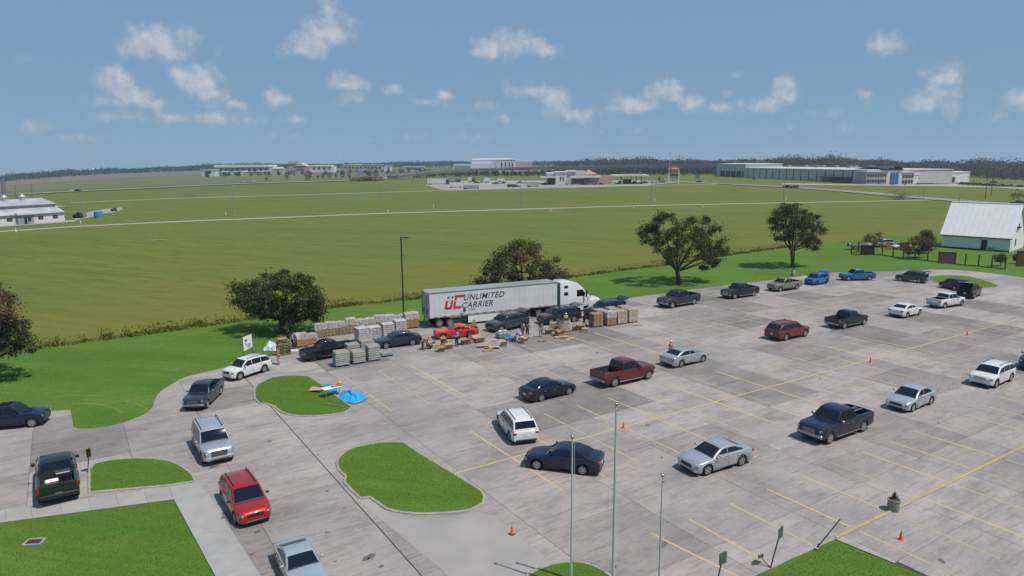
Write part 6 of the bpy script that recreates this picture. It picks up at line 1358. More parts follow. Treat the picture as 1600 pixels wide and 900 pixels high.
for i,(x,y,w_,h_,m_,l_) in enumerate(((122,341,3,2.0,M_TRIM,'dark machinery under the workshop awning'),(166,335,4,1.0,M_KERB,'pale rubble pile beside the blue tank'),(178,330,2.2,1.4,M_TRIM,'dark skip beyond the blue tank'),(131,339,2.0,1.5,M_STEEL,'grey machine by the workshop yard'))):
    s_=thing('yard_equipment',l_,'equipment',GT(x,y),.4*i); MB().box((0,0,h_*.35),(w_,w_*.6,h_*.7),ch=.2,taper=.8).build('bulk',m_,s_); MB().box((w_*.15,0,h_*.8),(w_*.5,w_*.4,h_*.4),ch=.15).build('upper_bulk',m_,s_)
# ------------------------------------------------------------------ utility poles and markers
M_GAL=mat('galvanised',(.30,.31,.32),.5,metal=.4)
for (x,yb_,yt,l_) in ((132.5,349,291,'tall grey pole beside the metal workshop corner'),(164,311,290,'slim grey pole beyond the workshop on the farm road'),(309.5,309,282,'slim grey pole where the farm road starts to fade'),(366.5,338,281,'tall grey pole standing alone beyond the fallen branch'),(594,331,291,'grey pole with pale lamp beyond the field road'),(814,324.5,281,'grey pole in line with the parked trailers'),(1017.5,320,285,'grey pole in front of the station forecourt'),(1224,314,264,'grey pole in front of the long warehouse'),(1443,311,294,'slim pole by the bare roadside brush'),(1539,312,270,'dark utility pole on the warehouse lawn'),(1548.5,306,262,'dark utility pole beyond the warehouse lawn'),(1498,320,304,'short dark post above the barn ridge')):
    g=GT(x,yb_); z=zof(g,x,yt)-g.z; p=thing('field_pole',l_,'pole',g,0,'poles across the fields'); MB().tube((0,0,0),(0,0,z),.16,.09,n=8).build('shaft',M_GAL if yb_!=312 and yb_!=306 else M_FPOST,p); MB().box((.3,0,z-.05),(.9,.2,.12)).build('lamp_arm',M_GAL,p); MB().lathe([(.3,0),(.3,.3),(.25,.35)],10).build('footing',M_KERB,p)
    if yb_ in(306,312): MB().box((0,0,z-.8),(2.4,.12,.12)).build('crossarm',M_FPOST,p)
for i,(x,y) in enumerate(((126,350),(25,363),(353,336),(606,332),(677,324),(1023,314),(1098,324),(990,326),(860,330),(1228,312))):
    g=GT(x,y); p=thing('marker_post','small white marker post in the grass beside the field road','marker',g,0,'marker posts along the field road'); MB().tube((0,0,0),(0,0,1.1),.14,n=6).build('stake',M_WHITE,p); MB().tube((0,0,1.1),(0,0,1.3),.15,n=6).build('cap',M_KERBY,p)
bs=thing('fallen_branch','pale fallen branch lying in the open field','branch',GT(248,376.5),.1); MB().tube((-2,0,.12),(.3,.1,.2),.1,.12,n=6).tube((.3,.1,.2),(2.4,-.3,.25),.12,.05,n=6).build('limb',M_CARDL,bs); MB().tube((-.3,0,.15),(-1.4,.8,.5),.07,.03,n=5).build('twig',M_CARDL,bs)
# ------------------------------------------------------------------ far buildings
class Far:
    """things built facing the camera at the ground point under pixel (px, ybase)"""
    def __init__(s,name,label,cat,px,yb,group=None,rz=None,D=None):
        s.g=AT(px,D) if D else GT(px,yb); s.px=px; s.az=math.atan2(s.g.x,s.g.y); s.m=math.hypot(s.g.x,s.g.y)/F_PX/math.cos(pitch)*math.sqrt(1+((px-800)/F_PX)**2)/math.sqrt(1+((px-800)/F_PX)**2)
        s.m=s.g.y/F_PX; s.root=thing(name,label,cat,s.g,0,group)
    def X(s,px): return pt(px,260,s.g).x-s.g.x
    def Z(s,px,y): return zof(s.g,px,y)-s.g.z
    def box(s,name,x0,x1,yt,yb,dep,m,dy=0.0,par=None,taper=1.0,sub=None):
        a,b=s.X(x0),s.X(x1); xm=(x0+x1)/2; zt=s.Z(xm,yt); zb=max(s.Z(xm,yb),0) if yb is not None else 0
        return MB().box(((a+b)/2,dy+dep/2,(zt+zb)/2),(b-a,dep,zt-zb),taper=taper).build(name,m,par or s.root)
M_FWHITE=mat('far_white',(.58,.57,.56),.7); M_FTAN=mat('far_tan',(.42,.33,.28),.8); M_FPINK=mat('far_brick',(.40,.27,.23),.8); M_FORANGE=mat('far_clay_roof',(.42,.22,.13),.8); M_FGREY=mat('far_grey',(.25,.25,.255),.8); M_FDARK=mat('far_dark',(.03,.03,.035),.7); M_FTEAL=mat('sign_teal',(.03,.17,.16),.5); M_FWALL=mat('warehouse_wall',(.50,.48,.475),.7,noise=(.3,(.44,.42,.415),3)); M_FROOF=mat('far_roof_pale',(.5,.5,.51),.5)
# service station
f=Far('service_station','cream service station with stepped parapet and clay pyramid roof','building',890,289)
f.box('wall',868,886,269,None,18,M_FWHITE); f.box('wall',886,916,267.5,None,20,mat('far_cream',(.5,.44,.41),.8),1); f.box('wall',855,868,271,None,16,M_FWHITE,2); f.box('roof_cap',867.5,886.5,268,269.5,19,M_FWHITE,-.6); f.box('roof_cap',885.5,901,266.5,268.2,19,M_FWHITE,-.2); f.box('roof_cap',854,869,269.8,271.5,17,M_FWHITE,1)
a,b=f.X(915),f.X(934); z0,z1=f.Z(924,272.5),f.Z(920,264.5); c=(a+b)/2-2; MB().add([(a,0,z0),(b,0,z0),(b,12,z0),(a,12,z0),(c,6,z1)],[(0,1,4),(1,2,4),(2,3,4),(3,0,4)]).build('pyramid_roof',M_FORANGE,f.root); f.box('wall',916,933,272.5,None,11,M_FTAN,.5)
f.box('wall',916,955,274.5,None,9,M_FPINK,-4); f.box('canopy',890,937,274.5,277.2,7,M_FWHITE,-8)
for x in(893,905,917): f.box('canopy_post',x,x+1,277,None,.4,M_FDARK,-7)
for x in(876,880): f.box('window',x-1,x+1,276.5,282,.1,M_FDARK,-.12)
f.box('window',893,913,279,287,.1,M_FDARK,.92); f.box('awning',845,870,276,277.5,10,M_FWHITE,-4); f.box('dark_opening',856,867,279,288,.1,M_FDARK,1.9)
f=Far('pump_canopy','flat white fuel pump canopy on posts beside the service station','canopy',985,288)
f.box('canopy_roof',957,1014,273,275.2,14,M_FWHITE); f.box('fascia_stripe',977,1004,272.3,273.2,13,M_FORANGE,.5)
for x in(972,988,996,1004): f.box('post',x-.6,x+.6,275,None,.6,M_FDARK,4)
for x in(970,978,993): f.box('fuel_pump',x-1.5,x+1.5,283,None,1.2,M_FDARK,5)
f.box('kiosk',976,987,280.5,None,5,M_FDARK,3)
f=Far('station_sign','tall roadside sign with orange oval panel on two white posts','sign',1053,287)
for x in(1046,1061): f.box('post',x-1,x+1,262,None,.8,M_FWHITE)
P=[(math.cos(t*math.pi/8),math.sin(t*math.pi/8)) for t in range(16)]; x0,z0=f.X(1054),f.Z(1054,263.5); mb=MB(); rx=8*f.m; rz_=4.3*f.m; mb.add([(x0+u*rx,-.6,z0+v*rz_) for u,v in P]+[(x0+u*rx,.4,z0+v*rz_) for u,v in P],[tuple(range(16))]+[(i,16+i,16+(i+1)%16,(i+1)%16) for i in range(16)]); mb.build('oval_panel',mat('sign_orange',(.46,.14,.06),.6),f.root)
f.box('panel',1047.5,1060.5,268,271.5,.8,mat('sign_orange',(.46,.14,.06),.6),-.3); f.box('panel',1047.5,1060.5,272.5,275,.8,M_FDARK,-.3); f.box('panel',1047.5,1060.5,276,278,.8,M_FTEAL,-.3); f.box('letter_strip',1050,1058,262.5,264.5,.2,M_FWHITE,-.9)
f=Far('mast','slender white mast behind the station sign','mast',1045.5,283); MB().tube((0,0,0),(0,0,f.Z(1045,237)),.22,.10,n=8).build('shaft',M_FWHITE,f.root); MB().box((0,0,f.Z(1045,238)),(1.2,.3,.3)).build('lamp_bar',M_STEEL,f.root)
f=Far('road_sign','teal road direction sign beside the frontage road','sign',1091,284); f.box('panel',1087.5,1094,271.5,278.5,.3,M_FTEAL); f.box('post',1088.5,1089,278,None,.3,M_STEEL,.35); f.box('post',1092.5,1093,278,None,.3,M_STEEL,.35)
f=Far('road_sign','blue highway sign before the ramp','sign',564,279); f.box('panel',561,567,266.5,271.5,.3,mat('sign_blue',(.08,.28,.45),.5)); f.box('post',562,562.5,271,None,.3,M_STEEL,.35); f.box('post',565.5,566,271,None,.3,M_STEEL,.35)
# long warehouse receding to the left, office wing
def wall_thing(name,label,cat,pL,pR,ytL,ytR,depth,m,npil=0,roof=M_FROOF,roofdz=1.2):
    a,b=GT(*pL),GT(*pR); d=b-a; L=math.hypot(d.x,d.y); zb=min(a.z,b.z); hL=zof(a,pL[0],ytL)-zb; hR=zof(b,pR[0],ytR)-zb; h=(hL+hR)/2; r=thing(name,label,cat,(a.x,a.y,zb),math.atan2(d.y,d.x)); 
    MB().box((L/2,depth/2,h/2),(L,depth,h)).build('wall',m,r); MB().box((L/2,depth/2,h+.3),(L+.8,depth+.8,.6)).build('roof_edge',roof,r)
    MB().add([(0,0,h+.6),(L,0,h+.6),(L,depth,h+.6),(0,depth,h+.6),(L*.02,depth/2,h+roofdz),(L*.98,depth/2,h+roofdz)],[(0,1,5,4),(2,3,4,5),(1,2,5),(3,0,4)]).build('roof',roof,r)
    for k in range(npil): MB().box((L*(k+.5)/npil,-.12,h/2),(.7,.25,h)).build('pilaster',M_FDARK,r)
    return r,L,h
w,L,h=wall_thing('warehouse','very long grey warehouse with dark pilasters beyond the frontage road','warehouse',(1164,277.5),(1354,287.5),262.8,267,70,M_FWALL,16)
MB().box((L*.80,-2.5,4.2),(L*.22,5,.4)).build('loading_canopy',M_FDARK,w); MB().box((L*.80,-.15,1.9),(L*.20,.3,3.6)).build('dark_dock_wall',mat('dock_brown',(.16,.12,.115),.8),w)
for k in range(10): MB().box((L*(.1+.085*k),35+(k%3)*8,h+2.0),(4,3,1.6)).build('roof_unit',M_FGREY,w)
w,L,h=wall_thing('warehouse','grey open-sided loading shed joined to the far end of the warehouse','warehouse',(1119.5,275.5),(1164,277.5),256.5,257.5,40,mat('shed_grey',(.40,.42,.42),.7),0)
MB().box((L*.55,-.2,h*.24),(L*.8,.3,h*.48)).build('dock_opening',M_FDARK,w)
for k in range(5): MB().box((L*(.15+.19*k),-.6,h*.25),(.7,.5,h*.5)).build('column',M_FWHITE,w)
M_FGREY=mat('office_grey',(.36,.355,.35),.8)
w,L,h=wall_thing('office_building','grey two-storey office front with window bands beside the blue entrance','building',(1353,287.8),(1386,288),268.5,269.5,30,M_FGREY,0)
for z in(.28,.72): 
    for k in range(8): MB().box((L*(.08+.12*k),-.06,h*z),(L*.085,.12,h*.2)).build('window',M_FDARK,w)
w,L,h=wall_thing('office_building','arched white entrance hall with blue glass front','building',(1384,288),(1408,288),266,265.5,34,M_FWHITE,0,roof=M_FDARK,roofdz=2.5)
MB().box((L*.52,-.3,h*.42),(L*.5,.6,h*.84)).build('glass_front',mat('entrance_blue',(.03,.12,.28),.25),w)
for k in range(3): MB().box((L*(.32+.2*k),-.65,h*.42),(.25,.12,h*.84)).build('mullion',M_FGREY,w)
MB().add([(L*t,-1.2,h+.7+2.2*math.sin(t*math.pi)) for t in(0,.2,.4,.6,.8,1)]+[(L*t,6,h+.7+2.2*math.sin(t*math.pi)) for t in(0,.2,.4,.6,.8,1)],[(i,i+1,i+7,i+6) for i in range(5)]).build('arched_roof',mat('arch_blue',(.03,.05,.12),.4),w)
w,L,h=wall_thing('office_building','grey window block between the blue entrance and the white wing','building',(1408,288),(1427,288),269.5,270,30,M_FGREY,0)
for z in(.25,.7):
    for k in range(4): MB().box((L*(.15+.23*k),-.06,h*z),(L*.17,.12,h*.26)).build('window',M_FDARK,w)
w,L,h=wall_thing('office_building','long white office wing with two rows of small windows','building',(1427,288),(1514,284.5),270.5,272,35,M_FWHITE,0)
for z in(.22,.72):
    for k in range(9): MB().box((L*(.03+.05*k),-.06,h*z),(L*.016,.12,h*.14)).build('window',M_FDARK,w)
MB().box((L*.68,-.1,h*.33),(L*.06,.2,h*.6)).build('dark_bay',M_FDARK,w); MB().box((L*.98,-.06,h*.5),(.8,.12,1.2)).build('window',M_FDARK,w)
# big white hall behind the overpass, far centre and left buildings
f=Far('white_hall','big white hall with low gable behind the overpass','building',765,262,D=1180)
f.box('wall',737,806,249.5,None,60,M_FWHITE); f.box('low_wing',711,772,256,None,30,M_FWHITE,-31); f.box('wing_wall_dark',713,737,258.5,262,.4,mat('far_teal_wall',(.2,.27,.3),.7),-31.6); f.box('corner_bay',770,777.5,251.5,None,1,mat('far_teal_wall2',(.33,.42,.46),.7),-1.1)
a,b=f.X(737),f.X(832); z0=f.Z(770,249.5); z1=f.Z(790,247.2); MB().add([(a,-.8,z0),(f.X(806),-.8,z0),(f.X(835),60,f.Z(835,252.5)),(f.X(795),30,z1),(a,30,z1)],[(0,1,2,3,4)]).build('roof',M_FROOF,f.root); f.box('wall',806,832,252.5,None,50,M_FTAN,5)
for x in(784,790,796,801): f.box('opening',x-1,x+1,254,260,.3,M_FDARK,-.5)
f=Far('roadside_building','low pale building with dark base between the shops and the white hall','building',640,263.5,D=1350); f.box('wall',631,660,261.0,None,20,M_FWHITE); f.box('roof',630,662,259.8,261.2,22,M_FROOF,-1); f.box('shade_band',634,658,263.2,265,.3,M_FDARK,-.3)
f=Far('shopping_strip','long tan shopping strip with pale roof among far trees','building',565,262,D=1500); f.box('wall',536,572,257.5,None,30,M_FTAN); f.box('wall',572,595,258.2,None,25,M_FPINK); f.box('parapet',545,560,256,258,28,M_FTAN,1); f.box('roof_edge',535,596,257.2,258,31,M_FROOF,-.5)
for x in range(538,594,6): f.box('shop_window',x,x+4,260.5,263,.3,M_FDARK,-.4)
f=Far('small_building','small white building with dark doors by the highway','building',608,264,D=1350); f.box('wall',600,611,258.8,None,14,M_FWHITE); f.box('roof',599,612,257.8,259,15,M_FGREY,-.5); f.box('door',606,608,261,265,.2,M_FDARK,-.2)
f=Far('town_hall','pink arched hall with gabled centre in the far town','building',467,266,D=1330)
f.box('wall',451,483,259.5,None,25,M_FPINK); a,b=f.X(459),f.X(479); MB().add([(a,-1,f.Z(465,259.5)),(b,-1,f.Z(470,259.5)),((a+b)/2,-1,f.Z(468,254.5)),(a,25,f.Z(465,259.5)),(b,25,f.Z(470,259.5)),((a+b)/2,25,f.Z(468,254.5))],[(0,1,2),(0,2,5,3),(1,4,5,2)]).build('gable',mat('hall_pink',(.5,.38,.35),.8),f.root); f.box('tower',448,461,252.5,256,12,M_FPINK,12)
for x in(464.5,467.5,470.5,473.5): 
    f.box('arch_window',x-1,x+1,260,262.3,.3,M_FDARK,-1.4); f.box('arch_window',x-1,x+1,264,266,.3,M_FDARK,-.3)
f=Far('school_building','white gabled row building between the pink hall and the shops','building',500,266,D=1330); f.box('wall',484,521,260,None,22,M_FWHITE); f.box('roof',483,518,257.8,260.2,24,M_FTAN,-1,taper=.9)
for x in(489,497,505,513): f.box('window',x,x+3,261.5,265,.3,M_FDARK,-.3)
f=Far('long_shed','long low shed with white roof at the far field edge','building',375,268,D=1290); f.box('wall',336,420,261,None,40,mat('far_shed_wall',(.36,.36,.36),.8)); f.box('roof',334,421,258,261.2,44,M_FROOF,-1.5,taper=.97)
for x in range(342,416,9): f.box('bay',x,x+4,263,267,.3,M_FDARK,-.3)
f=Far('small_building','white hangar with dark arch before the long shed','building',325,270.5,D=1130); f.box('wall',314,335,266,None,14,M_FWHITE); f.box('roof',313,336,265,266.3,15,M_FWHITE,-.5); f.box('dark_opening',320,329,267.3,270.8,.3,M_FDARK,-.3)
for i,(x,yb,w_,h_,m_,l_) in enumerate(((348,270.5,8,2.5,M_FGREY,'grey'),(368,270.3,6,2.5,M_FDARK,'dark'),(381,270,10,3,M_FWHITE,'white'),(394,270,5,2.5,M_FTAN,'tan'),(402,269.5,5,2.5,M_FWHITE,'second white'),(413,271,12,4.5,M_FORANGE,'clay roofed'),(433,267,18,6,M_FTAN,'tan gabled'))):
    f=Far('far_house','small %s house in the far town row'%l_,'house',x,yb,'small houses of the far town',D=1200); f.box('wall',x-w_/2,x+w_/2,yb-h_*.6,None,9,m_); f.box('roof',x-w_/2-.5,x+w_/2+.5,yb-h_,yb-h_*.6,10,M_FGREY if i%2 else M_FROOF,-.5,taper=.6); f.box('door',x-.7,x+.7,yb-h_*.35,None,.2,M_FDARK,-.2)
f=Far('water_tower','pale distant water tower above the woods beyond the fallow field','tower',144,272,D=2300); MB().tube((0,0,0),(0,0,11),2.6,n=10).build('stem',M_FWHITE,f.root); MB().lathe([(2.6,10.8),(3.2,11.5),(3.4,15),(2.6,17),(.4,18)],12).build('tank',M_FWHITE,f.root)
f=Far('radio_mast','thin radio mast rising from the far town trees','mast',538,262,D=1900); MB().tube((0,0,0),(0,0,f.Z(538,240)),.7,.4,n=6).build('lattice',M_FGREY,f.root); MB().box((0,0,f.Z(538,243)),(3,.6,.6)).build('antenna_bar',M_FGREY,f.root)
# ------------------------------------------------------------------ overpass
ov=thing('overpass','long concrete highway overpass on column bents across the horizon','bridge'); M_DECK=mat('bridge_concrete',(.13,.13,.135),.85,noise=(.05,(.10,.10,.105),4)); M_DECKT=mat('bridge_rail',(.19,.19,.195),.85)
OVP=[(612,760,273.5),(640,800,270.3),(680,835,266.5),(730,860,263.6),(790,870,261.6),(860,870,260),(930,868,258.6),(1000,866,257.6),(1070,862,257),(1140,860,256.8),(1210,862,257.2),(1290,870,258)]
OP=[]
for (x,D,y) in OVP: g=AT(x,D); OP.append((g,zof(g,x,y)))
def seg(p,q,zp,zq,w,th,dz,m,name):
    d=(q-p); d.z=0; n=Vector((-d.y,d.x,0)).normalized()*w/2; V=[]
    for c,z in((p,zp),(q,zq)):
        for s in(-1,1):
            for t in(0,-th): V.append((c.x+s*n.x,c.y+s*n.y,z+t+dz))
    MB().add(V,[(0,2,6,4),(1,5,7,3),(0,4,5,1),(2,3,7,6),(0,1,3,2),(4,6,7,5)]).build(name,m,ov)
for (p,zp),(q,zq) in zip(OP,OP[1:]):
    seg(p,q,zp-.9,zq-.9,12,2.6,0,M_DECK,'deck_span'); d=(q-p); n=Vector((-d.y,d.x,0)).normalized()*5.9
    for s in(-1,1): seg(p+n*s,q+n*s,zp,zq,.3,.9,.01,M_DECKT,'parapet')
    k=max(1,int(d.length/17))
    for i in range(k):
        c=p+d*((i+.5)/k); zc=zp+(zq-zp)*((i+.5)/k)-3.4; nd=n.normalized(); gz_=T(c.x,c.y)-.06
        if zc-gz_<2: continue
        b=thing('bent','x','y'); del b['label']; del b['category']; b.parent=ov; b.location=(0,0,0); ang=math.atan2(nd.y,nd.x)
        MB().box((c.x,c.y,zc-.6),(11,1.4,1.2),ang).build('pier_cap',M_DECK,b)
        for s in(-1,0,1): cc_=c+nd*(s*4); MB().tube((cc_.x,cc_.y,gz_),(cc_.x,cc_.y,zc-1.2),.7,n=8).build('column',M_DECK,b)
strip('ramp_road',[(560,281.5),(600,278.5),(612,276.8),(628,274.5),(650,272)],11,.3,M_PATH)
# far trucks and cars
def far_truck(px,yb,x0,x1,yt,label,m,cab=None,cabside=1,wheels=True):
    f=Far('parked_truck',label,'truck',px,yb,'vehicles parked at the far service yard'); f.box('box_body',x0,x1,yt,yb-1.6,2.6,m); 
    if cab: 
        c0,c1=(x1+.3,x1+5) if cabside>0 else (x0-5,x0-.3); f.box('cab',c0,c1,yt+1.0,yb-.6,2.5,cab); f.box('cab_window',c0+.5,c1-.5,yt+1.8,yt+3.2,.1,M_FDARK,-.1)
    for x in(x0+2,x0+4.2,x1-2): 
        a=f.X(x); MB().tube((a,0,.5),(a,2.5,.5),.5,n=10).build('wheel',M_TYRE,f.root)
    f.box('chassis',x0+.5,x1-.5,yb-1.7,yb-1.1,2.2,M_FDARK,.2)
far_truck(682,288.5,667,696,279.5,'white semi trailer with blue nose at the service yard',M_FWHITE,mat('cab_blue',(.03,.04,.2),.5),1)
far_truck(712,293.5,701.5,721,286,'white camper trailer with dark windows before the semi trailer',M_FWHITE); far_truck(735,295.5,723,748,289.5,'blue-grey flat container before the camper',mat('container_bluegrey',(.22,.29,.33),.7))
far_truck(733,285,731,736.5,277.5,'white box truck with dark green cab in the yard',M_FWHITE,mat('cab_green',(.03,.09,.10),.5),1); far_truck(762,285.5,756,765,278,'pale semi tractor beside the lime green cab',M_FWHITE,M_FWHITE,1); far_truck(782,284.5,777,788,279,'white van parked beyond the pale tractor',M_FWHITE,None); far_truck(717,285,711,719,280,'dark green flatbed truck behind the camper',mat('cab_green',(.03,.09,.10),.5))
far_truck(752,285.5,749,754,279.5,'lime green truck cab between two tractors',mat('cab_lime',(.2,.32,.06),.5)); far_truck(797,293,792,804,288,'dark lowboy trailer loaded with pipes',M_FDARK); far_truck(830,292.5,823,841,284,'white-ended flatbed trailer at the yard edge',M_FGREY,M_FWHITE,1)
far_truck(706,285,703,711,282.5,'orange skip container behind the camper',M_FORANGE)
def far_car(px,yb,col,kind,label,right=True):
    g=GT(px,yb); make_car('far_car',kind,col,label,g,0 if right else math.pi,lod=0,cat='car')
for i,(x,y,c_,k_,r_,l_) in enumerate(((70,302.5,'white','suv',1,'white far SUV on the highway above the workshop roof'),(116,299.5,'white','pickup',1,'white far pickup on the highway beside the workshop'),(122,299.4,'black','suv',1,'black far SUV close behind the white far pickup'),(379,285.5,'white','suv',1,'white far SUV leading the pair on the highway'),(395,284.8,'white','pickup',0,'white far pickup following on the highway'),(551,282.5,'navy','pickup',0,'dark far pickup by the rusty brush'),(596,279,'charcoal','suv',1,'charcoal far SUV at the ramp foot'),(868,287.5,'black','suv',1,'black SUV at the station awning'),(880,287.8,'white','sedan',1,'white sedan at the station door'),(895,287.5,'navy','sedan',0,'navy sedan under the station canopy'),(905,287.3,'charcoal','suv',0,'charcoal SUV under the station canopy'),(948,288.3,'white','sedan',1,'white sedan outside the pink station wing'),(957,288.2,'white','suv',0,'white SUV outside the pink station wing'),(1013,284.5,'white','sedan',1,'white sedan passing the pump canopy'),(1042,282,'white','suv',1,'white SUV leaving the station'),(1092,285,'black','sedan',0,'black sedan on the frontage road'),(1101,285.2,'silver','sedan',0,'silver sedan on the frontage road'),(1230,293.3,'black','pickup',0,'black pickup on the frontage road'),(1241,294,'navy','suv',0,'navy SUV on the frontage road'),(1592,320.5,'navy','pickup',1,'navy pickup on the road behind the barn roof'),(1553,286,'navy','pickup',1,'navy pickup in the warehouse side lot'),(976,285,'charcoal','suv',0,'charcoal SUV fuelling beneath the pump canopy'))): far_car(x,y,c_,k_,l_,bool(r_))
for i in range(14):
    cc_,kk_=random.choice(['navy','black','grey','charcoal','slate','silver']),random.choice(['sedan','suv','pickup']); far_car(1503+i*7,288.3+i*.35,cc_,kk_,'%s %s in the long row of the warehouse side lot'%(cc_,kk_))
for i,x in enumerate((43,58,62,71,78,85,94)):
    g=GT(x,281.5-i*.3,.2); o=thing('grazing_cow',('black' if i%2==0 else 'brown')+' cow grazing in the far fallow field','cow',g,random.uniform(-.4,.4),'cattle in the fallow field'); m_=M_FDARK if i%2==0 else mat('cow_brown',(.12,.06,.035),.9)
    V=[(-1.0,0,1.15),(-.4,0,1.1),(.5,0,1.15),(.95,0,1.3),(1.35,0,1.05),(1.65,0,.8),(-.85,.22,.75),(-.95,.22,.4),(-.85,.22,.03),(-.85,-.22,.75),(-.95,-.22,.4),(-.85,-.22,.03),(.6,.22,.7),(.6,.22,.38),(.6,.22,.03),(.6,-.22,.7),(.6,-.22,.38),(.6,-.22,.03),(-1.15,0,.7)]
    link('body',skin_mesh('body',V,[(0,1),(1,2),(2,3),(3,4),(4,5),(0,6),(6,7),(7,8),(0,9),(9,10),(10,11),(2,12),(12,13),(13,14),(2,15),(15,16),(16,17),(0,18)],[.38,.42,.4,.25,.18,.13,.16,.1,.07,.16,.1,.07,.14,.09,.07,.14,.09,.07,.05],1,m_),o)
# ------------------------------------------------------------------ far trees
def roadside_tree(x,yb,yt,label,lf=None,w=3.0):
    g=GT(x,yb); hh=zof(g,x,yt)-g.z; o=thing('roadside_tree',label,'tree',g,0,'small trees along the highway'); n=160; c=RNG.normal(size=(n,3))*np.array([hh*.16*w/3,hh*.16*w/3,hh*.22])+np.array([0,0,hh*.58]); quads('crown',leaf_quads(c,RNG.uniform(.3,.6,n)*hh/7),lf or LF_OAK2,o); MB().tube((0,0,0),(0,0,hh*.6),hh*.025,hh*.01,n=6).build('trunk',M_BARK,o)
RST=[(416.5,284,275.5),(448.5,282,271),(479,281.5,270.5),(484,281.5,270.5),(497,280.5,272),(505,280,269),(514.5,280,268.5),(525,279,270),(535,279,267),(546,281,270),(578,279,265),(588,278,264),(612,276,270),(618,278,270)]
for i,(x,a,b) in enumerate(RST): roadside_tree(x,a,b,'%s small roadside tree along the highway, counting towards the ramp'%(ord_+['thirteenth','fourteenth'])[i])
for i,(x,a,b,l_) in enumerate(((932,288.5,277,'dark palm-like tree at the pump canopy corner'),(1030,288,276,'dark bushy tree between canopy and station sign'),(1068,276,266,'round tree beyond the station sign'),(1117,277,270,'small tree on the shed lawn'),(1156,279,272,'thin tree before the loading shed'),(1178,283,277.5,'low round bush on the warehouse lawn'),(1237.5,283,278,'first bush on the warehouse lawn from the loading shed'),(1268,284.5,278.5,'second bush on the warehouse lawn from the loading shed'),(1289,287,278,'third bush on the warehouse lawn from the loading shed'),(1372,289,283,'first dark shrub before the office, counting from the grey window front'),(1394,290,285,'second dark shrub before the office, counting from the grey window front'),(1414,290,284.5,'third dark shrub before the office, counting from the grey window front'),(1433,290,284,'fourth dark shrub before the office, counting from the grey window front'),(1592,313,297,'ragged tree at the road past the barn'),(1583,312,301,'broken tree beside the ragged one'))): roadside_tree(x,a,b,l_,LF_OAK if i not in(13,14) else LF_OAK2,4.5)
f=GT(570,283); br=thing('roadside_brush','rust brown brush heap beside the far highway','shrub',f); C=RNG.normal(size=(900,3))*np.array([7,2,1.5])+np.array([3,0,1.8]); C[:,2]=np.abs(C[:,2]); quads('crown',leaf_quads(C,RNG.uniform(.4,.9,900)),LF_DEAD,br); MB().tube((0,0,0),(1,0,3),.2,.1,n=6).tube((4,0,0),(5,.5,3),.2,.1,n=6).build('stems',M_BARK,br)
f=GT(1405,312.5); br=thing('roadside_brush','bare grey brush where the field road meets the frontage road','shrub',f); C=RNG.normal(size=(350,3))*np.array([2.6,1.5,1.5])+np.array([0,0,1.6]); C[:,2]=np.abs(C[:,2]); quads('crown',leaf_quads(C,RNG.uniform(.15,.35,350)),LF_DEAD,br); mb=MB()
for k in range(14): mb.tube((random.uniform(-2,2),0,0),(random.uniform(-3,3),random.uniform(-1,1),random.uniform(2.5,5)),.06,.02,n=5)
mb.build('stems',M_BARK,br)
LF_FAR=leaf_mat('far_forest_leaves',(.026,.038,.020),(.036,.050,.026),(.055,.068,.036),.15); LF_BROWN=leaf_mat('storm_bared_forest',(.075,.060,.050),(.105,.084,.070),(.145,.115,.095),.2)
def forest(name,label,x0,x1,D0,D1,step,h0,h1,m,per,leaf,trunks=False,gap=None):
    C=[];S_=[];mb=MB(); rows=np.linspace(D0,D1,5)
    for D in rows:
        px=x0
        while px<x1:
            px+=step*random.uniform(.6,1.4)*F_PX/D
            g=AT(px,D*random.uniform(.97,1.03)); h=random.uniform(h0,h1)*(1+.18*math.sin(px*.021)+.1*math.sin(px*.083))
            if random.random()<.06: h*=1.25
            n=int(per*random.uniform(.6,1.3)); w=h*random.uniform(.14,.26); c=RNG.normal(size=(n,3)); c*=(RNG.uniform(0,1,n)**.4/np.linalg.norm(c,axis=1))[:,None]; c=c*np.array([w*1.9,w*1.9,h*.42])+np.array([g.x,g.y,g.z+h*.55]); C.append(c); S_.append(RNG.uniform(leaf*.6,leaf*1.3,n))
            k=n//3; c2=RNG.normal(size=(k,3))*np.array([w*1.2,w*1.2,h*.10])+np.array([g.x,g.y,g.z+h*.16]); c2[:,2]=np.maximum(c2[:,2],g.z+.3); C.append(c2); S_.append(RNG.uniform(leaf*.6,leaf*1.3,k))
            if trunks and D<D0*1.15: mb.tube((g.x,g.y,g.z),(g.x+random.uniform(-1,1),g.y,g.z+h*random.uniform(.7,1.05)),.32,.1,n=4,caps=False)
    c=np.concatenate(C); s=np.concatenate(S_); print(name,len(c)); o=tag(quads(name,leaf_quads(c,s),m),label,'woods',kind='stuff')
    if trunks: mb.build('trunks',mat('pale_trunks',(.16,.13,.11),.9),o)['kind']='stuff'
forest('distant_woods','distant blue-green woods closing the far horizon',-160,1120,2100,3000,9,13,17,LF_FAR,34,2.2)
forest('distant_woods','distant woods behind the brown storm-stripped forest',1080,1760,1700,2400,11,15,20,LF_FAR,26,2.4)
forest('storm_bared_woods','brown storm-stripped woods behind overpass and warehouse',935,1760,930,1150,5.0,14,19,LF_BROWN,80,.95,True)
forest('green_woods','dark green tree tops mixed along the brown woods',860,1760,960,1200,17,17,22,LF_FAR,80,1.0)
forest('scrub_belt','dark scrub growing along the overpass columns',650,1300,890,925,7,4,8,LF_FAR,40,.8)
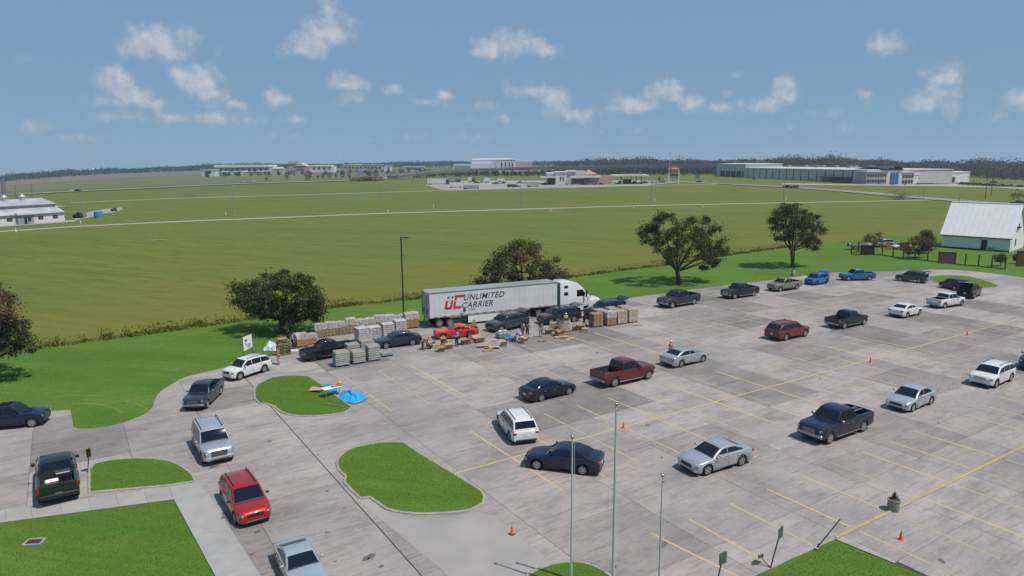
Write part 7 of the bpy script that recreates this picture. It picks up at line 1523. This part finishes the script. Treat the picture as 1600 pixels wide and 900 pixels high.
forest('town_trees','scattered trees before the far town buildings',300,640,1080,1180,30,4,8,LF_FAR,60,.8)
forest('scrub_belt','low scrub in front of the overpass ramp',690,960,800,840,22,2.5,4.5,LF_OAK2,40,.5)
XC=[(846,289.5,'slate','pickup'),(852,288.6,'black','pickup'),(860,289,'silver','sedan'),(912,288.5,'grey','suv'),(922,289.2,'tan','pickup'),(940,289,'maroon','sedan'),(966,288.2,'black','suv'),(981,287.6,'black','pickup'),(990,287.4,'charcoal','suv'),(1000,287.6,'grey','sedan'),(1006,286.8,'black','pickup'),(1022,287,'silver','suv'),(1035,285.6,'grey','sedan'),(775,288,'black','pickup'),(812,287,'tan','pickup'),(822,287.6,'white','suv'),(806,292.8,'green','pickup'),(745,286.6,'charcoal','suv'),(786,287,'slate','sedan'),(700,285.5,'black','pickup')]
for i,(x,y,c_,k_) in enumerate(XC): far_car(x,y,c_,k_,'%s %s parked at the far service yard, %s'%({'slate':'slate','tan':'tan','silver':'silver'}.get(c_,c_),k_,['beside the white-ended flatbed','at the station awning end','outside the station stepped wall','before the station canopy','beside the pink station wing','outside the pink wing','under the pump canopy edge','at the middle pump','beside the middle pump','behind the last pump','at the pump canopy end','past the pump canopy','near the station sign','among the tractors','beyond the dark lowboy','next to the tan pickup beyond the lowboy','before the flatbed trailer','behind the blue-grey container','in the open yard middle','behind the long semi trailer'][i]),bool(i%2))
# ------------------------------------------------------------------ haze
hz=MB().box((0,0,-20),(9400,9400,190)); 
hm=bpy.data.materials.new('haze_air'); hm.use_nodes=True; ht=hm.node_tree; ht.nodes.clear(); ho=ht.nodes.new('ShaderNodeOutputMaterial'); hv_=ht.nodes.new('ShaderNodeVolumePrincipled'); hv_.inputs['Color'].default_value=(.62,.78,1,1); hv_.inputs['Density'].default_value=HAZE; hv_.inputs['Anisotropy'].default_value=.2; ht.links.new(hv_.outputs[0],ho.inputs['Volume'])
if HAZE>0: tag(hz.build('haze',hm),'thin blue summer haze over the fields','haze',kind='stuff')
